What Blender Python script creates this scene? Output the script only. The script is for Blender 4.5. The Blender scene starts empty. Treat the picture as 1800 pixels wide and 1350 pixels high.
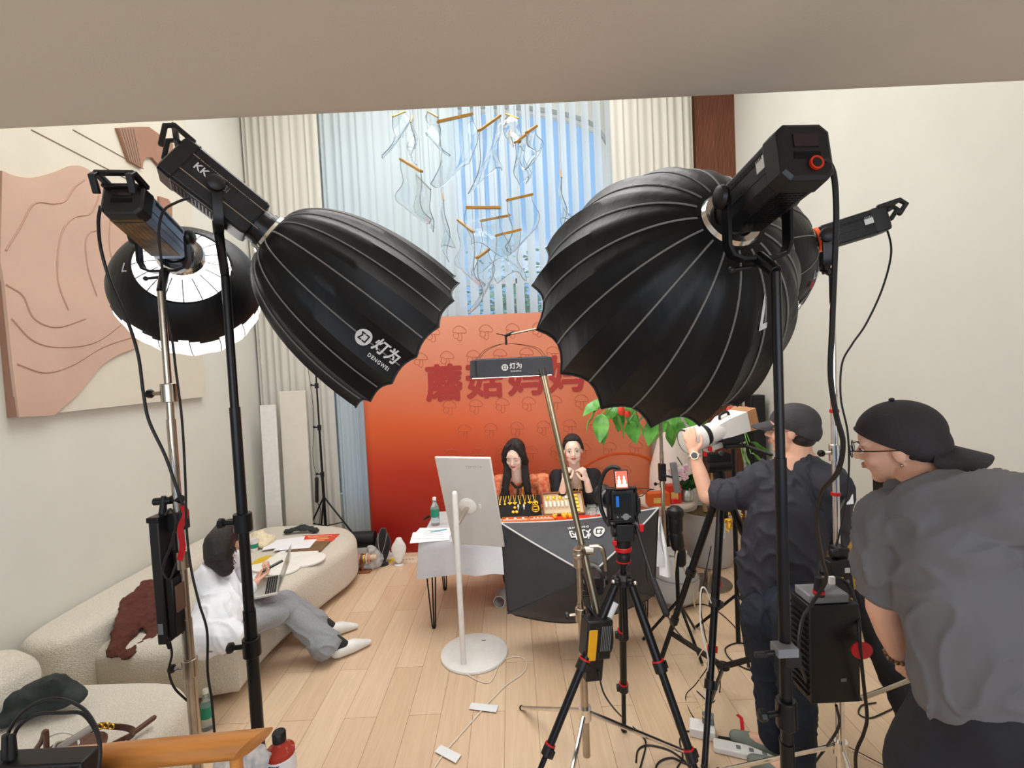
import bpy, bmesh, math, random
from mathutils import Vector, Matrix, noise
random.seed(7)
V = Vector
PI = math.pi
sc = bpy.context.scene
COL = sc.collection
# ------------------------------------------------------------------ camera
F = 850.0
CAM = V((0, 0, 2.05))
PITCH, ROLL = math.radians(2.45), math.radians(2.69)
fw = V((0, math.cos(PITCH), -math.sin(PITCH)))
U0 = V((0, math.sin(PITCH), math.cos(PITCH)))
X0 = V((1, 0, 0))
UP = U0 * math.cos(ROLL) + X0 * math.sin(ROLL)
RT = X0 * math.cos(ROLL) - U0 * math.sin(ROLL)
cd = bpy.data.cameras.new('camera')
cd.sensor_width = 36
cd.lens = F / 1800 * 36
cd.clip_start = 0.02
cam = bpy.data.objects.new('camera', cd)
COL.objects.link(cam)
m = Matrix((RT, UP, -fw)).transposed().to_4x4()
m.translation = CAM
cam.matrix_world = m
sc.camera = cam


def ray(px, py):
    return fw * F + RT * (px - 900) - UP * (py - 675)


def at(px, py, Y):
    d = ray(px, py)
    return CAM + d * (Y / d.y)


def az(px, py, z=0.0):
    d = ray(px, py)
    return CAM + d * ((z - CAM.z) / d.z)


def ax(px, py, x):
    d = ray(px, py)
    return CAM + d * (x / d.x)


# ------------------------------------------------------------------ world, light, exposure
w = bpy.data.worlds.new('sky')
sc.world = w
w.use_nodes = True
nt = w.node_tree
nt.nodes.clear()
o_ = nt.nodes.new('ShaderNodeOutputWorld')
bg = nt.nodes.new('ShaderNodeBackground')
tc = nt.nodes.new('ShaderNodeTexCoord')
mp = nt.nodes.new('ShaderNodeMapping')
mp.inputs['Scale'].default_value = (1, 1, 2.2)
nz = nt.nodes.new('ShaderNodeTexNoise')
nz.inputs['Scale'].default_value = 3.2
nz.inputs['Detail'].default_value = 6
cr = nt.nodes.new('ShaderNodeValToRGB')
cr.color_ramp.elements[0].position = .53
cr.color_ramp.elements[0].color = (.23, .45, .78, 1)
cr.color_ramp.elements[1].position = .74
cr.color_ramp.elements[1].color = (.82, .90, 1, 1)
nt.links.new(tc.outputs['Generated'], mp.inputs['Vector'])
nt.links.new(mp.outputs['Vector'], nz.inputs['Vector'])
nt.links.new(nz.outputs['Fac'], cr.inputs['Fac'])
nt.links.new(cr.outputs['Color'], bg.inputs['Color'])
nt.links.new(bg.outputs['Background'], o_.inputs['Surface'])
bg.inputs['Strength'].default_value = 1.1
vs = sc.view_settings
vs.view_transform = 'Standard'
vs.look = 'None'
vs.gamma = 1
vs.use_curve_mapping = False
vs.exposure = 0.10


def area(name, loc, target, size, power, color=(1, 1, 1), size_y=None, shape='RECTANGLE', spread=None):
    l = bpy.data.lights.new(name, 'AREA')
    l.shape = shape
    l.size = size
    if shape in ('RECTANGLE', 'ELLIPSE'):
        l.size_y = size_y or size
    l.energy = power
    l.color = color
    if spread:
        l.spread = spread
    o = bpy.data.objects.new(name, l)
    COL.objects.link(o)
    o.location = loc
    o.rotation_euler = (V(target) - V(loc)).to_track_quat('-Z', 'Y').to_euler()
    return o


# daylight through the arched window, plus two added fill panels
area('window_daylight', (0.2, 9.0, 8.6), (0.2, 5.8, 3.0), 3.5, 300, (.86, .93, 1), 3.0)
area('overhead_fill_light', (-.2, 3.6, 5.7), (-.2, 3.6, 0), 3.5, 185, (1, .985, .955), 3.0)  # unseen panel added overhead to fill the tall room
area('rear_fill_light', (0.3, -2.6, 1.9), (0, 3, 1.6), 4.6, 66, (1, .975, .94), 1.6)  # unseen fill panel added behind the camera, no window there

# ------------------------------------------------------------------ mesh helpers


def lin(c):
    r = []
    for x in c[:3]:
        x = x / 255.0
        r.append(x / 12.92 if x <= .04045 else ((x + .055) / 1.055) ** 2.4)
    return (r[0], r[1], r[2], 1)


def frame(a, hint=(0, 0, 1)):
    """orthonormal (u, v, a): v leans to the hint"""
    a = V(a).normalized()
    h = V(hint)
    if abs(a.dot(h.normalized())) > .98:
        h = V((0, 1, 0)) if abs(a.y) < .9 else V((1, 0, 0))
    u = h.cross(a).normalized()
    v = a.cross(u)
    return u, v, a


def catmull(pts, n=6):
    pts = [V(p) for p in pts]
    if len(pts) < 3:
        return pts
    P = [pts[0] * 2 - pts[1]] + pts + [pts[-1] * 2 - pts[-2]]
    out = []
    for i in range(1, len(P) - 2):
        a, b, c, d = P[i - 1:i + 3]
        for k in range(n):
            t = k / n
            out.append(.5 * ((2 * b) + (c - a) * t + (2 * a - 5 * b + 4 * c - d) * t * t + (3 * b - a - 3 * c + d) * t ** 3))
    out.append(pts[-1])
    return out


class MB:
    def __init__(s):
        s.v = []
        s.f = []

    def add(s, vs_, fs):
        n = len(s.v)
        s.v += [V(p) for p in vs_]
        s.f += [tuple(i + n for i in f) for f in fs]
        return s

    def box(s, c, sz, ax_=None, taper=1.0):
        """c centre, sz full sizes, ax_ three axes"""
        A = ax_ or (V((1, 0, 0)), V((0, 1, 0)), V((0, 0, 1)))
        c = V(c)
        p = []
        for k in (-1, 1):
            q = taper if k > 0 else 1
            for i, j in ((-1, -1), (1, -1), (1, 1), (-1, 1)):
                p.append(c + A[0] * (i * sz[0] / 2 * q) + A[1] * (j * sz[1] / 2 * q) + A[2] * (k * sz[2] / 2))
        return s.add(p, [(3, 2, 1, 0), (4, 5, 6, 7), (0, 1, 5, 4), (1, 2, 6, 5), (2, 3, 7, 6), (3, 0, 4, 7)])

    def rings(s, rings, closed_ends=True, wrap=True):
        n = len(rings[0])
        vs_ = [p for r in rings for p in r]
        fs = []
        for i in range(len(rings) - 1):
            for j in range(n if wrap else n - 1):
                k = (j + 1) % n
                fs.append((i * n + j, i * n + k, (i + 1) * n + k, (i + 1) * n + j))
        if closed_ends:
            fs.append(tuple(reversed(range(n))))
            b = (len(rings) - 1) * n
            fs.append(tuple(range(b, b + n)))
        return s.add(vs_, fs)

    def cyl(s, a, b, r0, r1=None, seg=16, caps=True, hint=(0, 0, 1)):
        a, b = V(a), V(b)
        r1 = r0 if r1 is None else r1
        u, v, w_ = frame(b - a, hint)
        R = []
        for c, r in ((a, r0), (b, r1)):
            R.append([c + (u * math.cos(2 * PI * i / seg) + v * math.sin(2 * PI * i / seg)) * r for i in range(seg)])
        return s.rings(R, caps)

    def lathe(s, o, axis, prof, seg=24, caps=True, hint=(0, 0, 1), ph=0, sx=1, sy=1):
        """prof: (distance along the axis, radius)"""
        u, v, a = frame(axis, hint)
        o = V(o)
        R = [[o + a * t + (u * math.cos(2 * PI * i / seg + ph) * sx + v * math.sin(2 * PI * i / seg + ph) * sy) * max(r, 1e-4) for i in range(seg)] for t, r in prof]
        return s.rings(R, caps)

    def tube(s, pts, r, seg=8, smooth=6, r1=None):
        P = catmull(pts, smooth) if smooth else [V(p) for p in pts]
        n = len(P)
        R = []
        t0 = (P[1] - P[0]).normalized()
        u, v, _ = frame(t0)
        for i, p in enumerate(P):
            t = (P[min(i + 1, n - 1)] - P[max(i - 1, 0)])
            if t.length < 1e-9:
                t = t0
            t.normalize()
            q = t0.rotation_difference(t)
            u = q @ u
            v = q @ v
            t0 = t
            rr = r if r1 is None else r + (r1 - r) * i / (n - 1)
            R.append([p + (u * math.cos(2 * PI * k / seg) + v * math.sin(2 * PI * k / seg)) * rr for k in range(seg)])
        return s.rings(R)

    def strap(s, pts, w, t, wd):
        """flat bar of width w (along wd) and thickness t through pts"""
        P = [V(p) for p in pts]
        wd = V(wd).normalized()
        R = []
        for i, p in enumerate(P):
            d = (P[min(i + 1, len(P) - 1)] - P[max(i - 1, 0)]).normalized()
            k = wd.cross(d).normalized()
            e = (wd - d * wd.dot(d)).normalized()
            R.append([p + e * w / 2 + k * t / 2, p - e * w / 2 + k * t / 2, p - e * w / 2 - k * t / 2, p + e * w / 2 - k * t / 2])
        return s.rings(R)

    def ell(s, c, r, ax_=None, seg=14, rg=9):
        A = ax_ or (V((1, 0, 0)), V((0, 1, 0)), V((0, 0, 1)))
        c = V(c)
        if not hasattr(r, '__len__'):
            r = (r, r, r)
        R = []
        for i in range(rg + 1):
            th = PI * (i if 0 < i < rg else (.01 if i == 0 else rg - .01)) / rg
            R.append([c + A[0] * (r[0] * math.sin(th) * math.cos(2 * PI * j / seg)) + A[1] * (r[1] * math.sin(th) * math.sin(2 * PI * j / seg)) - A[2] * (r[2] * math.cos(th)) for j in range(seg)])
        return s.rings(R)

    def cap(s, a, b, r0, r1=None, seg=14, flat=1.0, hint=(0, 0, 1)):
        """tapered limb with round ends; flat squashes it along the hint-side axis"""
        a, b = V(a), V(b)
        r1 = r0 if r1 is None else r1
        d = b - a
        if d.length < 1e-6:
            return s.ell(a, max(r0, r1))
        u, v, w_ = frame(d, hint)
        R = []
        for th in (-88, -60, -30, 0):
            t = math.radians(th)
            R.append((a + w_ * math.sin(t) * r0, r0 * math.cos(t)))
        for th in (0, 30, 60, 88):
            t = math.radians(th)
            R.append((b + w_ * math.sin(t) * r1, r1 * math.cos(t)))
        return s.rings([[c + (u * math.cos(2 * PI * i / seg) + v * (math.sin(2 * PI * i / seg) * flat)) * r for i in range(seg)] for c, r in R])

    def limb(s, pts, seg=14, flat=1.0, hint=(0, 0, 1)):
        """pts: list of (point, radius)"""
        for (a, ra), (b, rb) in zip(pts, pts[1:]):
            s.cap(a, b, ra, rb, seg, flat, hint)
        return s

    def prism(s, poly, thick, o=(0, 0, 0), A=None):
        """poly 2D, extruded by thick along A[2] from o"""
        A = A or (V((1, 0, 0)), V((0, 1, 0)), V((0, 0, 1)))
        o = V(o)
        n = len(poly)
        lo = [o + A[0] * x + A[1] * y for x, y in poly]
        hi = [p + A[2] * thick for p in lo]
        fs = [tuple(reversed(range(n))), tuple(range(n, 2 * n))]
        fs += [(i, (i + 1) % n, (i + 1) % n + n, i + n) for i in range(n)]
        return s.add(lo + hi, fs)

    def grid(s, fn, nu, nv, thick=0.0):
        """sheet fn(u, v) -> point, u and v in 0..1; thick gives it a second side"""
        P = [[V(fn(i / nu, j / nv)) for j in range(nv + 1)] for i in range(nu + 1)]
        if not thick:
            vs_ = [p for r in P for p in r]
            return s.add(vs_, [(i * (nv + 1) + j, (i + 1) * (nv + 1) + j, (i + 1) * (nv + 1) + j + 1, i * (nv + 1) + j + 1) for i in range(nu) for j in range(nv)])
        N = []
        for i in range(nu + 1):
            for j in range(nv + 1):
                du = P[min(i + 1, nu)][j] - P[max(i - 1, 0)][j]
                dv = P[i][min(j + 1, nv)] - P[i][max(j - 1, 0)]
                nrm = du.cross(dv)
                N.append(nrm.normalized() if nrm.length > 1e-12 else V((0, 0, 1)))
        a = [p for r in P for p in r]
        b = [p - n * thick for p, n in zip(a, N)]
        W = nv + 1
        T = len(a)
        fs = []
        for i in range(nu):
            for j in range(nv):
                q = (i * W + j, (i + 1) * W + j, (i + 1) * W + j + 1, i * W + j + 1)
                fs.append(q)
                fs.append(tuple(x + T for x in reversed(q)))
        edge = [i * W for i in range(nu)] + [nu * W + j for j in range(nv)] + [i * W + nv for i in range(nu, 0, -1)] + [j for j in range(nv, 0, -1)]
        for k in range(len(edge)):
            p, q = edge[k], edge[(k + 1) % len(edge)]
            fs.append((q, p, p + T, q + T))
        return s.add(a + b, fs)

    def xf(s, fn):
        s.v = [V(fn(p)) for p in s.v]
        return s

    def build(s, name, mat_, parent=None, smooth=35, bevel=0, sub=0, loc=None, origin=None, bseg=2, weld=0):
        org = V(origin) if origin is not None else (V(parent['_o']) if parent is not None else V(loc) if loc is not None else None)
        if org is None:
            mn = [min(p[i] for p in s.v) for i in range(3)]
            mx = [max(p[i] for p in s.v) for i in range(3)]
            org = V(((mn[0] + mx[0]) / 2, (mn[1] + mx[1]) / 2, mn[2]))
        me = bpy.data.meshes.new(name)
        me.from_pydata([tuple(p - org) for p in s.v], [], s.f)
        me.validate()
        bm = bmesh.new()
        bm.from_mesh(me)
        if weld:
            bmesh.ops.remove_doubles(bm, verts=bm.verts, dist=weld)
        bmesh.ops.recalc_face_normals(bm, faces=bm.faces)
        if smooth is not None:
            for f in bm.faces:
                f.smooth = True
            lim = math.radians(smooth)
            for e in bm.edges:
                if len(e.link_faces) == 2 and e.calc_face_angle(0) > lim:
                    e.smooth = False
        bm.to_mesh(me)
        bm.free()
        me.materials.append(mat_)
        o = bpy.data.objects.new(name, me)
        COL.objects.link(o)
        if parent is not None:
            o.parent = parent
            o['_o'] = tuple(org)
        else:
            o.location = org
            o['_o'] = tuple(org)
        if bevel:
            b = o.modifiers.new('bevel', 'BEVEL')
            b.width = bevel
            b.segments = bseg
            b.limit_method = 'ANGLE'
            b.angle_limit = math.radians(40)
        if sub:
            b = o.modifiers.new('sub', 'SUBSURF')
            b.levels = b.render_levels = sub
        return o


def fuse(mb, voxel=.006, it=6, fn=None):
    """voxel-union everything in mb into one continuous surface"""
    me = bpy.data.meshes.new('tmp')
    me.from_pydata([tuple(p) for p in mb.v], [], mb.f)
    bm = bmesh.new()
    bm.from_mesh(me)
    bmesh.ops.recalc_face_normals(bm, faces=bm.faces)
    bm.to_mesh(me)
    bm.free()
    o = bpy.data.objects.new('tmp', me)
    COL.objects.link(o)
    r = o.modifiers.new('r', 'REMESH')
    r.mode = 'VOXEL'
    r.voxel_size = voxel
    r.adaptivity = 0
    if it:
        q = o.modifiers.new('s', 'SMOOTH')
        q.iterations = it
        q.factor = .5
    dg = bpy.context.evaluated_depsgraph_get()
    me2 = bpy.data.meshes.new_from_object(o.evaluated_get(dg))
    out = MB()
    if fn:
        out.v = [V(fn(v.co, v.normal)) for v in me2.vertices]
    else:
        out.v = [v.co.copy() for v in me2.vertices]
    out.f = [tuple(p.vertices) for p in me2.polygons]
    bpy.data.objects.remove(o)
    bpy.data.meshes.remove(me)
    bpy.data.meshes.remove(me2)
    return out


def text_mb(txt, size=1.0, depth=.002, bold=0.0, res=3, spacing=1.0):
    cu = bpy.data.curves.new('t', 'FONT')
    cu.body = txt
    cu.size = size
    cu.extrude = depth / 2
    cu.offset = bold
    cu.resolution_u = res
    cu.align_x = 'CENTER'
    cu.align_y = 'CENTER'
    cu.space_character = spacing
    o = bpy.data.objects.new('t', cu)
    COL.objects.link(o)
    dg = bpy.context.evaluated_depsgraph_get()
    me = bpy.data.meshes.new_from_object(o.evaluated_get(dg))
    r = MB()
    r.v = [v.co.copy() for v in me.vertices]
    r.f = [tuple(p.vertices) for p in me.polygons]
    bpy.data.objects.remove(o)
    bpy.data.meshes.remove(me)
    return r


def heavy(txt, size, depth, w_):
    """bold lettering: shifted copies at slightly different depths"""
    b_ = text_mb(txt, size, depth)
    r = MB()
    for k, (dx, dy) in enumerate(((0, 0), (w_, 0), (-w_, 0), (0, w_), (0, -w_), (w_ * .7, w_ * .7), (-w_ * .7, w_ * .7), (w_ * .7, -w_ * .7), (-w_ * .7, -w_ * .7))):
        r.add([p + V((dx, dy, .00004 * k * size / .4)) for p in b_.v], b_.f)
    return r


def place(mb, o, A):
    o = V(o)
    return mb.xf(lambda p: o + A[0] * p.x + A[1] * p.y + A[2] * p.z)


def merge(*ms):
    r = MB()
    for q in ms:
        r.add(q.v, q.f)
    return r


def tag(o, label=None, cat=None, group=None, kind=None):
    if label:
        o['label'] = label
    if cat:
        o['category'] = cat
    if group:
        o['group'] = group
    if kind:
        o['kind'] = kind
    return o


def thing(name, loc, label, cat, group=None):
    o = bpy.data.objects.new(name, None)
    o.empty_display_size = .05
    COL.objects.link(o)
    o.location = V(loc)
    o['_o'] = tuple(V(loc))
    return tag(o, label, cat, group)


def copy_thing(root, delta, label=None, rotz=0, scale=None):
    """copy a thing with its parts and sub-parts, no bpy.ops"""
    def cp(o, par):
        c = o.copy()
        COL.objects.link(c)
        c.parent = par
        for ch in list(o.children):
            cp(ch, c)
        return c
    c = cp(root, None)
    c.location = root.location + V(delta)
    c.rotation_euler.z += rotz
    if scale:
        c.scale = (scale, scale, scale)
    if label:
        c['label'] = label
    c['_o'] = tuple(c.location)
    return c


# ------------------------------------------------------------------ materials
_mats = {}


def mat(name, col, rough=.6, metal=0.0, var=0.0, vs_=8.0, bump=0.0, bs=60.0, trans=0.0, ior=1.45, emit=None, es=0.0, alpha=1.0, col2=None, coat=0.0, sheen=0.0, stretch=None, spec=None, detail=3.0):
    if name in _mats:
        return _mats[name]
    m_ = bpy.data.materials.new(name)
    m_.use_nodes = True
    n = m_.node_tree.nodes
    L = m_.node_tree.links
    b = n['Principled BSDF']
    c = lin(col)
    b.inputs['Base Color'].default_value = c
    b.inputs['Roughness'].default_value = rough
    b.inputs['Metallic'].default_value = metal
    b.inputs['IOR'].default_value = ior
    if trans:
        b.inputs['Transmission Weight'].default_value = trans
    if coat:
        b.inputs['Coat Weight'].default_value = coat
    if sheen:
        b.inputs['Sheen Weight'].default_value = sheen
    if spec is not None:
        b.inputs['Specular IOR Level'].default_value = spec
    b.inputs['Alpha'].default_value = alpha
    if emit:
        b.inputs['Emission Color'].default_value = lin(emit)
        b.inputs['Emission Strength'].default_value = es
    tcn = n.new('ShaderNodeTexCoord')
    src = tcn.outputs['Object']
    if stretch:
        q = n.new('ShaderNodeMapping')
        q.inputs['Scale'].default_value = stretch
        L.new(src, q.inputs['Vector'])
        src = q.outputs['Vector']
    if var or col2:
        t = n.new('ShaderNodeTexNoise')
        t.inputs['Scale'].default_value = vs_
        t.inputs['Detail'].default_value = detail
        L.new(src, t.inputs['Vector'])
        r = n.new('ShaderNodeValToRGB')
        c2 = lin(col2) if col2 else tuple(min(1, x * (1 + var)) for x in c[:3]) + (1,)
        c1 = c if col2 else tuple(x * (1 - var) for x in c[:3]) + (1,)
        r.color_ramp.elements[0].position = .35
        r.color_ramp.elements[1].position = .65
        r.color_ramp.elements[0].color = c1
        r.color_ramp.elements[1].color = c2
        L.new(t.outputs['Fac'], r.inputs['Fac'])
        L.new(r.outputs['Color'], b.inputs['Base Color'])
    if bump:
        t = n.new('ShaderNodeTexNoise')
        t.inputs['Scale'].default_value = bs
        t.inputs['Detail'].default_value = detail
        L.new(src, t.inputs['Vector'])
        bp = n.new('ShaderNodeBump')
        bp.inputs['Strength'].default_value = min(1, bump)
        bp.inputs['Distance'].default_value = .01 if bump <= 1 else .01 * bump
        L.new(t.outputs['Fac'], bp.inputs['Height'])
        L.new(bp.outputs['Normal'], b.inputs['Normal'])
    _mats[name] = m_
    return m_


BLACK = mat('black_plastic', (17, 17, 19), .42, var=.2, vs_=30)
BLACKM = mat('black_painted_metal', (20, 20, 22), .3, metal=.3, var=.2, vs_=20)
RUBBER = mat('black_rubber', (18, 18, 19), .7, var=.2, vs_=40)
CABLE = mat('black_cable_rubber', (22, 21, 22), .5, var=.15, vs_=30)
CHROME = mat('chrome', (225, 222, 218), .14, metal=1.0, var=.06, vs_=20)
STEEL = mat('satin_steel', (176, 166, 152), .25, metal=1.0, var=.1, vs_=15)
GREYP = mat('grey_plastic', (120, 122, 126), .45, var=.1, vs_=20)
WHITEP = mat('white_plastic', (232, 230, 226), .35, var=.03, vs_=20)
RED = mat('red_plastic', (200, 18, 28), .4, var=.1, vs_=20)
WPRINT = mat('white_print', (235, 235, 235), .6, var=.02, vs_=50)
GOLD = mat('polished_gold', (246, 190, 62), .22, metal=.85, var=.1, vs_=60)
BLOUT = mat('piping_grey', (120, 118, 114), .5, var=.1, vs_=60)
FABRIC_B = mat('black_nylon', (13, 13, 15), .45, var=.25, vs_=9, bump=.5, bs=14, spec=.32, stretch=(1, 1, .35))
# ------------------------------------------------------------------ setting
YB = 5.85
XL = at(455, 560, YB).x
XR = at(1288, 300, YB).x
ZC = 6.1
SOFZ = az(900, 190, 2.75).z
SOFY = az(900, 193, 2.75).y
WALLM = mat('cream_wall_paint', (216, 215, 206), .85, var=.02, vs_=2, bump=.06, bs=300)
SOFM = mat('soffit_paint', (222, 214, 202), .85, var=.03, vs_=1.5, bump=.05, bs=200)
YR = -2.8


def struct(o):
    o['kind'] = 'structure'
    return o


# floor: oak planks running away from the camera
fm = bpy.data.materials.new('oak_planks')
fm.use_nodes = True
n = fm.node_tree.nodes
L = fm.node_tree.links
b = n['Principled BSDF']
b.inputs['Roughness'].default_value = .42
tcn = n.new('ShaderNodeTexCoord')
mpn = n.new('ShaderNodeMapping')
mpn.inputs['Rotation'].default_value = (0, 0, math.radians(90))
L.new(tcn.outputs['Object'], mpn.inputs['Vector'])
br = n.new('ShaderNodeTexBrick')
br.inputs['Scale'].default_value = 1
br.inputs['Brick Width'].default_value = 1.25
br.inputs['Row Height'].default_value = .19
br.inputs['Mortar Size'].default_value = .0016
br.inputs['Mortar Smooth'].default_value = .3
br.inputs['Color1'].default_value = lin((228, 202, 172))
br.inputs['Color2'].default_value = lin((216, 186, 154))
br.inputs['Mortar'].default_value = lin((150, 118, 88))
br.offset = .37
L.new(mpn.outputs['Vector'], br.inputs['Vector'])
mg = n.new('ShaderNodeMapping')
mg.inputs['Scale'].default_value = (14, .9, 1)
L.new(tcn.outputs['Object'], mg.inputs['Vector'])
ng = n.new('ShaderNodeTexNoise')
ng.inputs['Scale'].default_value = 2.6
ng.inputs['Detail'].default_value = 6
ng.inputs['Distortion'].default_value = 1.2
L.new(mg.outputs['Vector'], ng.inputs['Vector'])
rg = n.new('ShaderNodeValToRGB')
rg.color_ramp.elements[0].position = .3
rg.color_ramp.elements[0].color = (.86, .83, .80, 1)
rg.color_ramp.elements[1].position = .7
rg.color_ramp.elements[1].color = (1, 1, 1, 1)
L.new(ng.outputs['Fac'], rg.inputs['Fac'])
mx = n.new('ShaderNodeMix')
mx.data_type = 'RGBA'
mx.blend_type = 'MULTIPLY'
mx.inputs['Factor'].default_value = .8
L.new(br.outputs['Color'], mx.inputs['A'])
L.new(rg.outputs['Color'], mx.inputs['B'])
L.new(mx.outputs['Result'], b.inputs['Base Color'])
q = MB().box(((XL + XR) / 2, (YB + YR) / 2, -.05), (XR - XL + .4, YB - YR + .4, .1))
struct(q.build('floor', fm, smooth=None))
struct(MB().box((XL - .1, (YB + YR) / 2, ZC / 2), (.2, YB - YR + .4, ZC)).build('wall_left', WALLM, smooth=None))
struct(MB().box((XR + .1, (YB + YR) / 2, ZC / 2), (.2, YB - YR + .4, ZC)).build('wall_right', WALLM, smooth=None))
struct(MB().box(((XL + XR) / 2, YB / 2 + .9, ZC + .1), (XR - XL + .4, YB - 1.2, .2)).build('ceiling', WALLM, smooth=None))
# lower ceiling over the camera ends in a rounded soffit edge; its drop goes up to the tall ceiling
q = MB()
prof = [(YR, SOFZ), (SOFY - .06, SOFZ), (SOFY - .015, SOFZ + .006), (SOFY, SOFZ + .03), (SOFY, ZC), (SOFY - .2, ZC), (SOFY - .2, SOFZ + .25), (YR, SOFZ + .25)]
R = [[V((x, y, z)) for y, z in prof] for x in (XL - .1, XR + .1)]
q.rings(R)
struct(q.build('ceiling_soffit', SOFM, smooth=50))
# back wall with an arched window opening
x0, x1 = at(575, 560, YB).x, at(1076, 400, YB).x
ztop = at(960, 176, YB).z
zs = at(1072, 245, YB).z
zb = .55


def archz(x):
    t = (x - (x0 + x1) / 2) / ((x1 - x0) / 2)
    return zs + (ztop - zs) * math.sqrt(max(0, 1 - t * t))


q = MB()
NA = 24
xs = [x0 + (x1 - x0) * i / NA for i in range(NA + 1)]
for yy0, yy1 in ((YB, YB + .25),):
    q.box(((XL + x0) / 2 - .1, YB + .125, ZC / 2), (x0 - XL + .2, .25, ZC))
    q.box(((XR + x1) / 2 + .1, YB + .125, ZC / 2), (XR - x1 + .2, .25, ZC))
    q.box(((x0 + x1) / 2, YB + .125, zb / 2), (x1 - x0, .25, zb))
    for i in range(NA):
        a, c = xs[i], xs[i + 1]
        q.prism([(a, archz(a)), (c, archz(c)), (c, ZC), (a, ZC)], .25, (0, YB + .25, 0), (V((1, 0, 0)), V((0, 0, 1)), V((0, -1, 0))))
struct(q.build('wall_back', WALLM, smooth=None))
# window frame with mullions
wf = bpy.data.objects.new('window_1', None)
COL.objects.link(wf)
wf.location = ((x0 + x1) / 2, YB + .12, zb)
wf['_o'] = tuple(wf.location)
struct(wf)
q = MB()
arc = [V((x, YB + .12, archz(x) - .03)) for x in xs]
q.tube([V((x0 + .03, YB + .12, zb)), V((x0 + .03, YB + .12, zs - .05))] + arc[1:-1] + [V((x1 - .03, YB + .12, zs - .05)), V((x1 - .03, YB + .12, zb))], .035, 6, 0)
for k in (1, 2):
    xx = x0 + (x1 - x0) * k / 3
    q.box((xx, YB + .12, (zb + archz(xx)) / 2), (.05, .06, archz(xx) - zb))
q.box(((x0 + x1) / 2, YB + .12, 3.05), (x1 - x0, .06, .06))
q.build('window_frame', WHITEP, wf)
gm = mat('window_pane_glass', (245, 250, 252), .0, trans=1.0, ior=1.02, spec=.1)
q = MB()
q.prism([(x0 + .03, zb)] + [(x1 - .03, zb)] + [(x, archz(x) - .03) for x in reversed(xs[1:-1])], .008, (0, YB + .124, 0), (V((1, 0, 0)), V((0, 0, 1)), V((0, -1, 0))))
q.build('window_pane', gm, wf, smooth=None)
# slatted timber column in the right-hand corner
cx0, cx1 = at(1222, 300, YB - .05).x, XR
q = MB()
ns = 30
q.box(((cx0 + cx1) / 2, YB - .03, ZC / 2), (cx1 - cx0, .06, ZC))
for i in range(ns):
    xx = cx0 + (cx1 - cx0) * (i + .5) / ns
    q.box((xx, YB - .07, ZC / 2), ((cx1 - cx0) / ns * .6, .03, ZC))
wd = mat('brown_slatted_timber', (128, 78, 56), .5, var=.15, vs_=6, stretch=(6, 6, .5))
struct(q.build('trim_1', wd, smooth=None))


# curtains
def fabric(name, col, transp, translu=.6):
    m_ = bpy.data.materials.new(name)
    m_.use_nodes = True
    n = m_.node_tree.nodes
    L = m_.node_tree.links
    n.clear()
    out = n.new('ShaderNodeOutputMaterial')
    d = n.new('ShaderNodeBsdfDiffuse')
    t = n.new('ShaderNodeBsdfTranslucent')
    tr = n.new('ShaderNodeBsdfTransparent')
    c = lin(col)
    tcn = n.new('ShaderNodeTexCoord')
    mp_ = n.new('ShaderNodeMapping')
    mp_.inputs['Scale'].default_value = (160, 20, 4)
    nz_ = n.new('ShaderNodeTexNoise')
    L.new(tcn.outputs['Object'], mp_.inputs['Vector'])
    L.new(mp_.outputs['Vector'], nz_.inputs['Vector'])
    rr = n.new('ShaderNodeValToRGB')
    rr.color_ramp.elements[0].color = tuple(x * .93 for x in c[:3]) + (1,)
    rr.color_ramp.elements[1].color = c
    L.new(nz_.outputs['Fac'], rr.inputs['Fac'])
    for s_ in (d, t):
        L.new(rr.outputs['Color'], s_.inputs['Color'])
    a = n.new('ShaderNodeMixShader')
    a.inputs[0].default_value = translu
    L.new(d.outputs[0], a.inputs[1])
    L.new(t.outputs[0], a.inputs[2])
    k = n.new('ShaderNodeMixShader')
    k.inputs[0].default_value = transp
    L.new(a.outputs[0], k.inputs[1])
    L.new(tr.outputs[0], k.inputs[2])
    L.new(k.outputs[0], out.inputs['Surface'])
    return m_


def pleats(xa, xb, y, amp, wl, z0=.02, z1=5.6, seed=0, top=1.0):
    def fn(u, v):
        x = xa + (xb - xa) * u
        ph = 2 * PI * (xb - xa) * u / wl
        a = amp * (.75 + .35 * math.sin(seed + 5.1 * u))
        return (x + .012 * math.sin(ph * .5 + seed), y + a * math.sin(ph + .5 * math.sin(3 * v + seed)) + .012 * math.sin(9 * u + seed), z0 + (z1 - z0) * v)
    n_ = max(8, int((xb - xa) / wl * 10))
    return MB().grid(fn, n_, 10, .002)


DR = fabric('cream_drape_cloth', (236, 233, 224), 0, .3)
DRW = fabric('white_drape_cloth', (224, 233, 236), .05, .42)
VAN = fabric('sheer_vane_cloth', (235, 242, 246), .25, .55)
GAU = fabric('gauze_cloth', (235, 243, 248), .88, .5)
xa, xb_, xc, xd = XL + .02, at(575, 500, YB - .2).x, at(1074, 400, YB - .2).x, at(1221, 300, YB - .2).x
yc = YB - .16
o = pleats(xa, xb_ - .03, yc, .018, .085, seed=1).build('drape', DR, smooth=60)
tag(o, 'cream floor-length drape hanging left of the arched window', 'curtain', 'drapes beside the window')
o = pleats(xc + .02, xd, yc, .018, .085, seed=3).build('drape', DR, smooth=60)
tag(o, 'cream drape hanging between the arched window and the timber column', 'curtain', 'drapes beside the window')
o = thing('sheer_curtain', ((xb_ + xc) / 2, yc, .02), 'white sheer curtain of alternating vanes across the arched window', 'curtain')
xm = at(800, 400, yc).x
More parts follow.
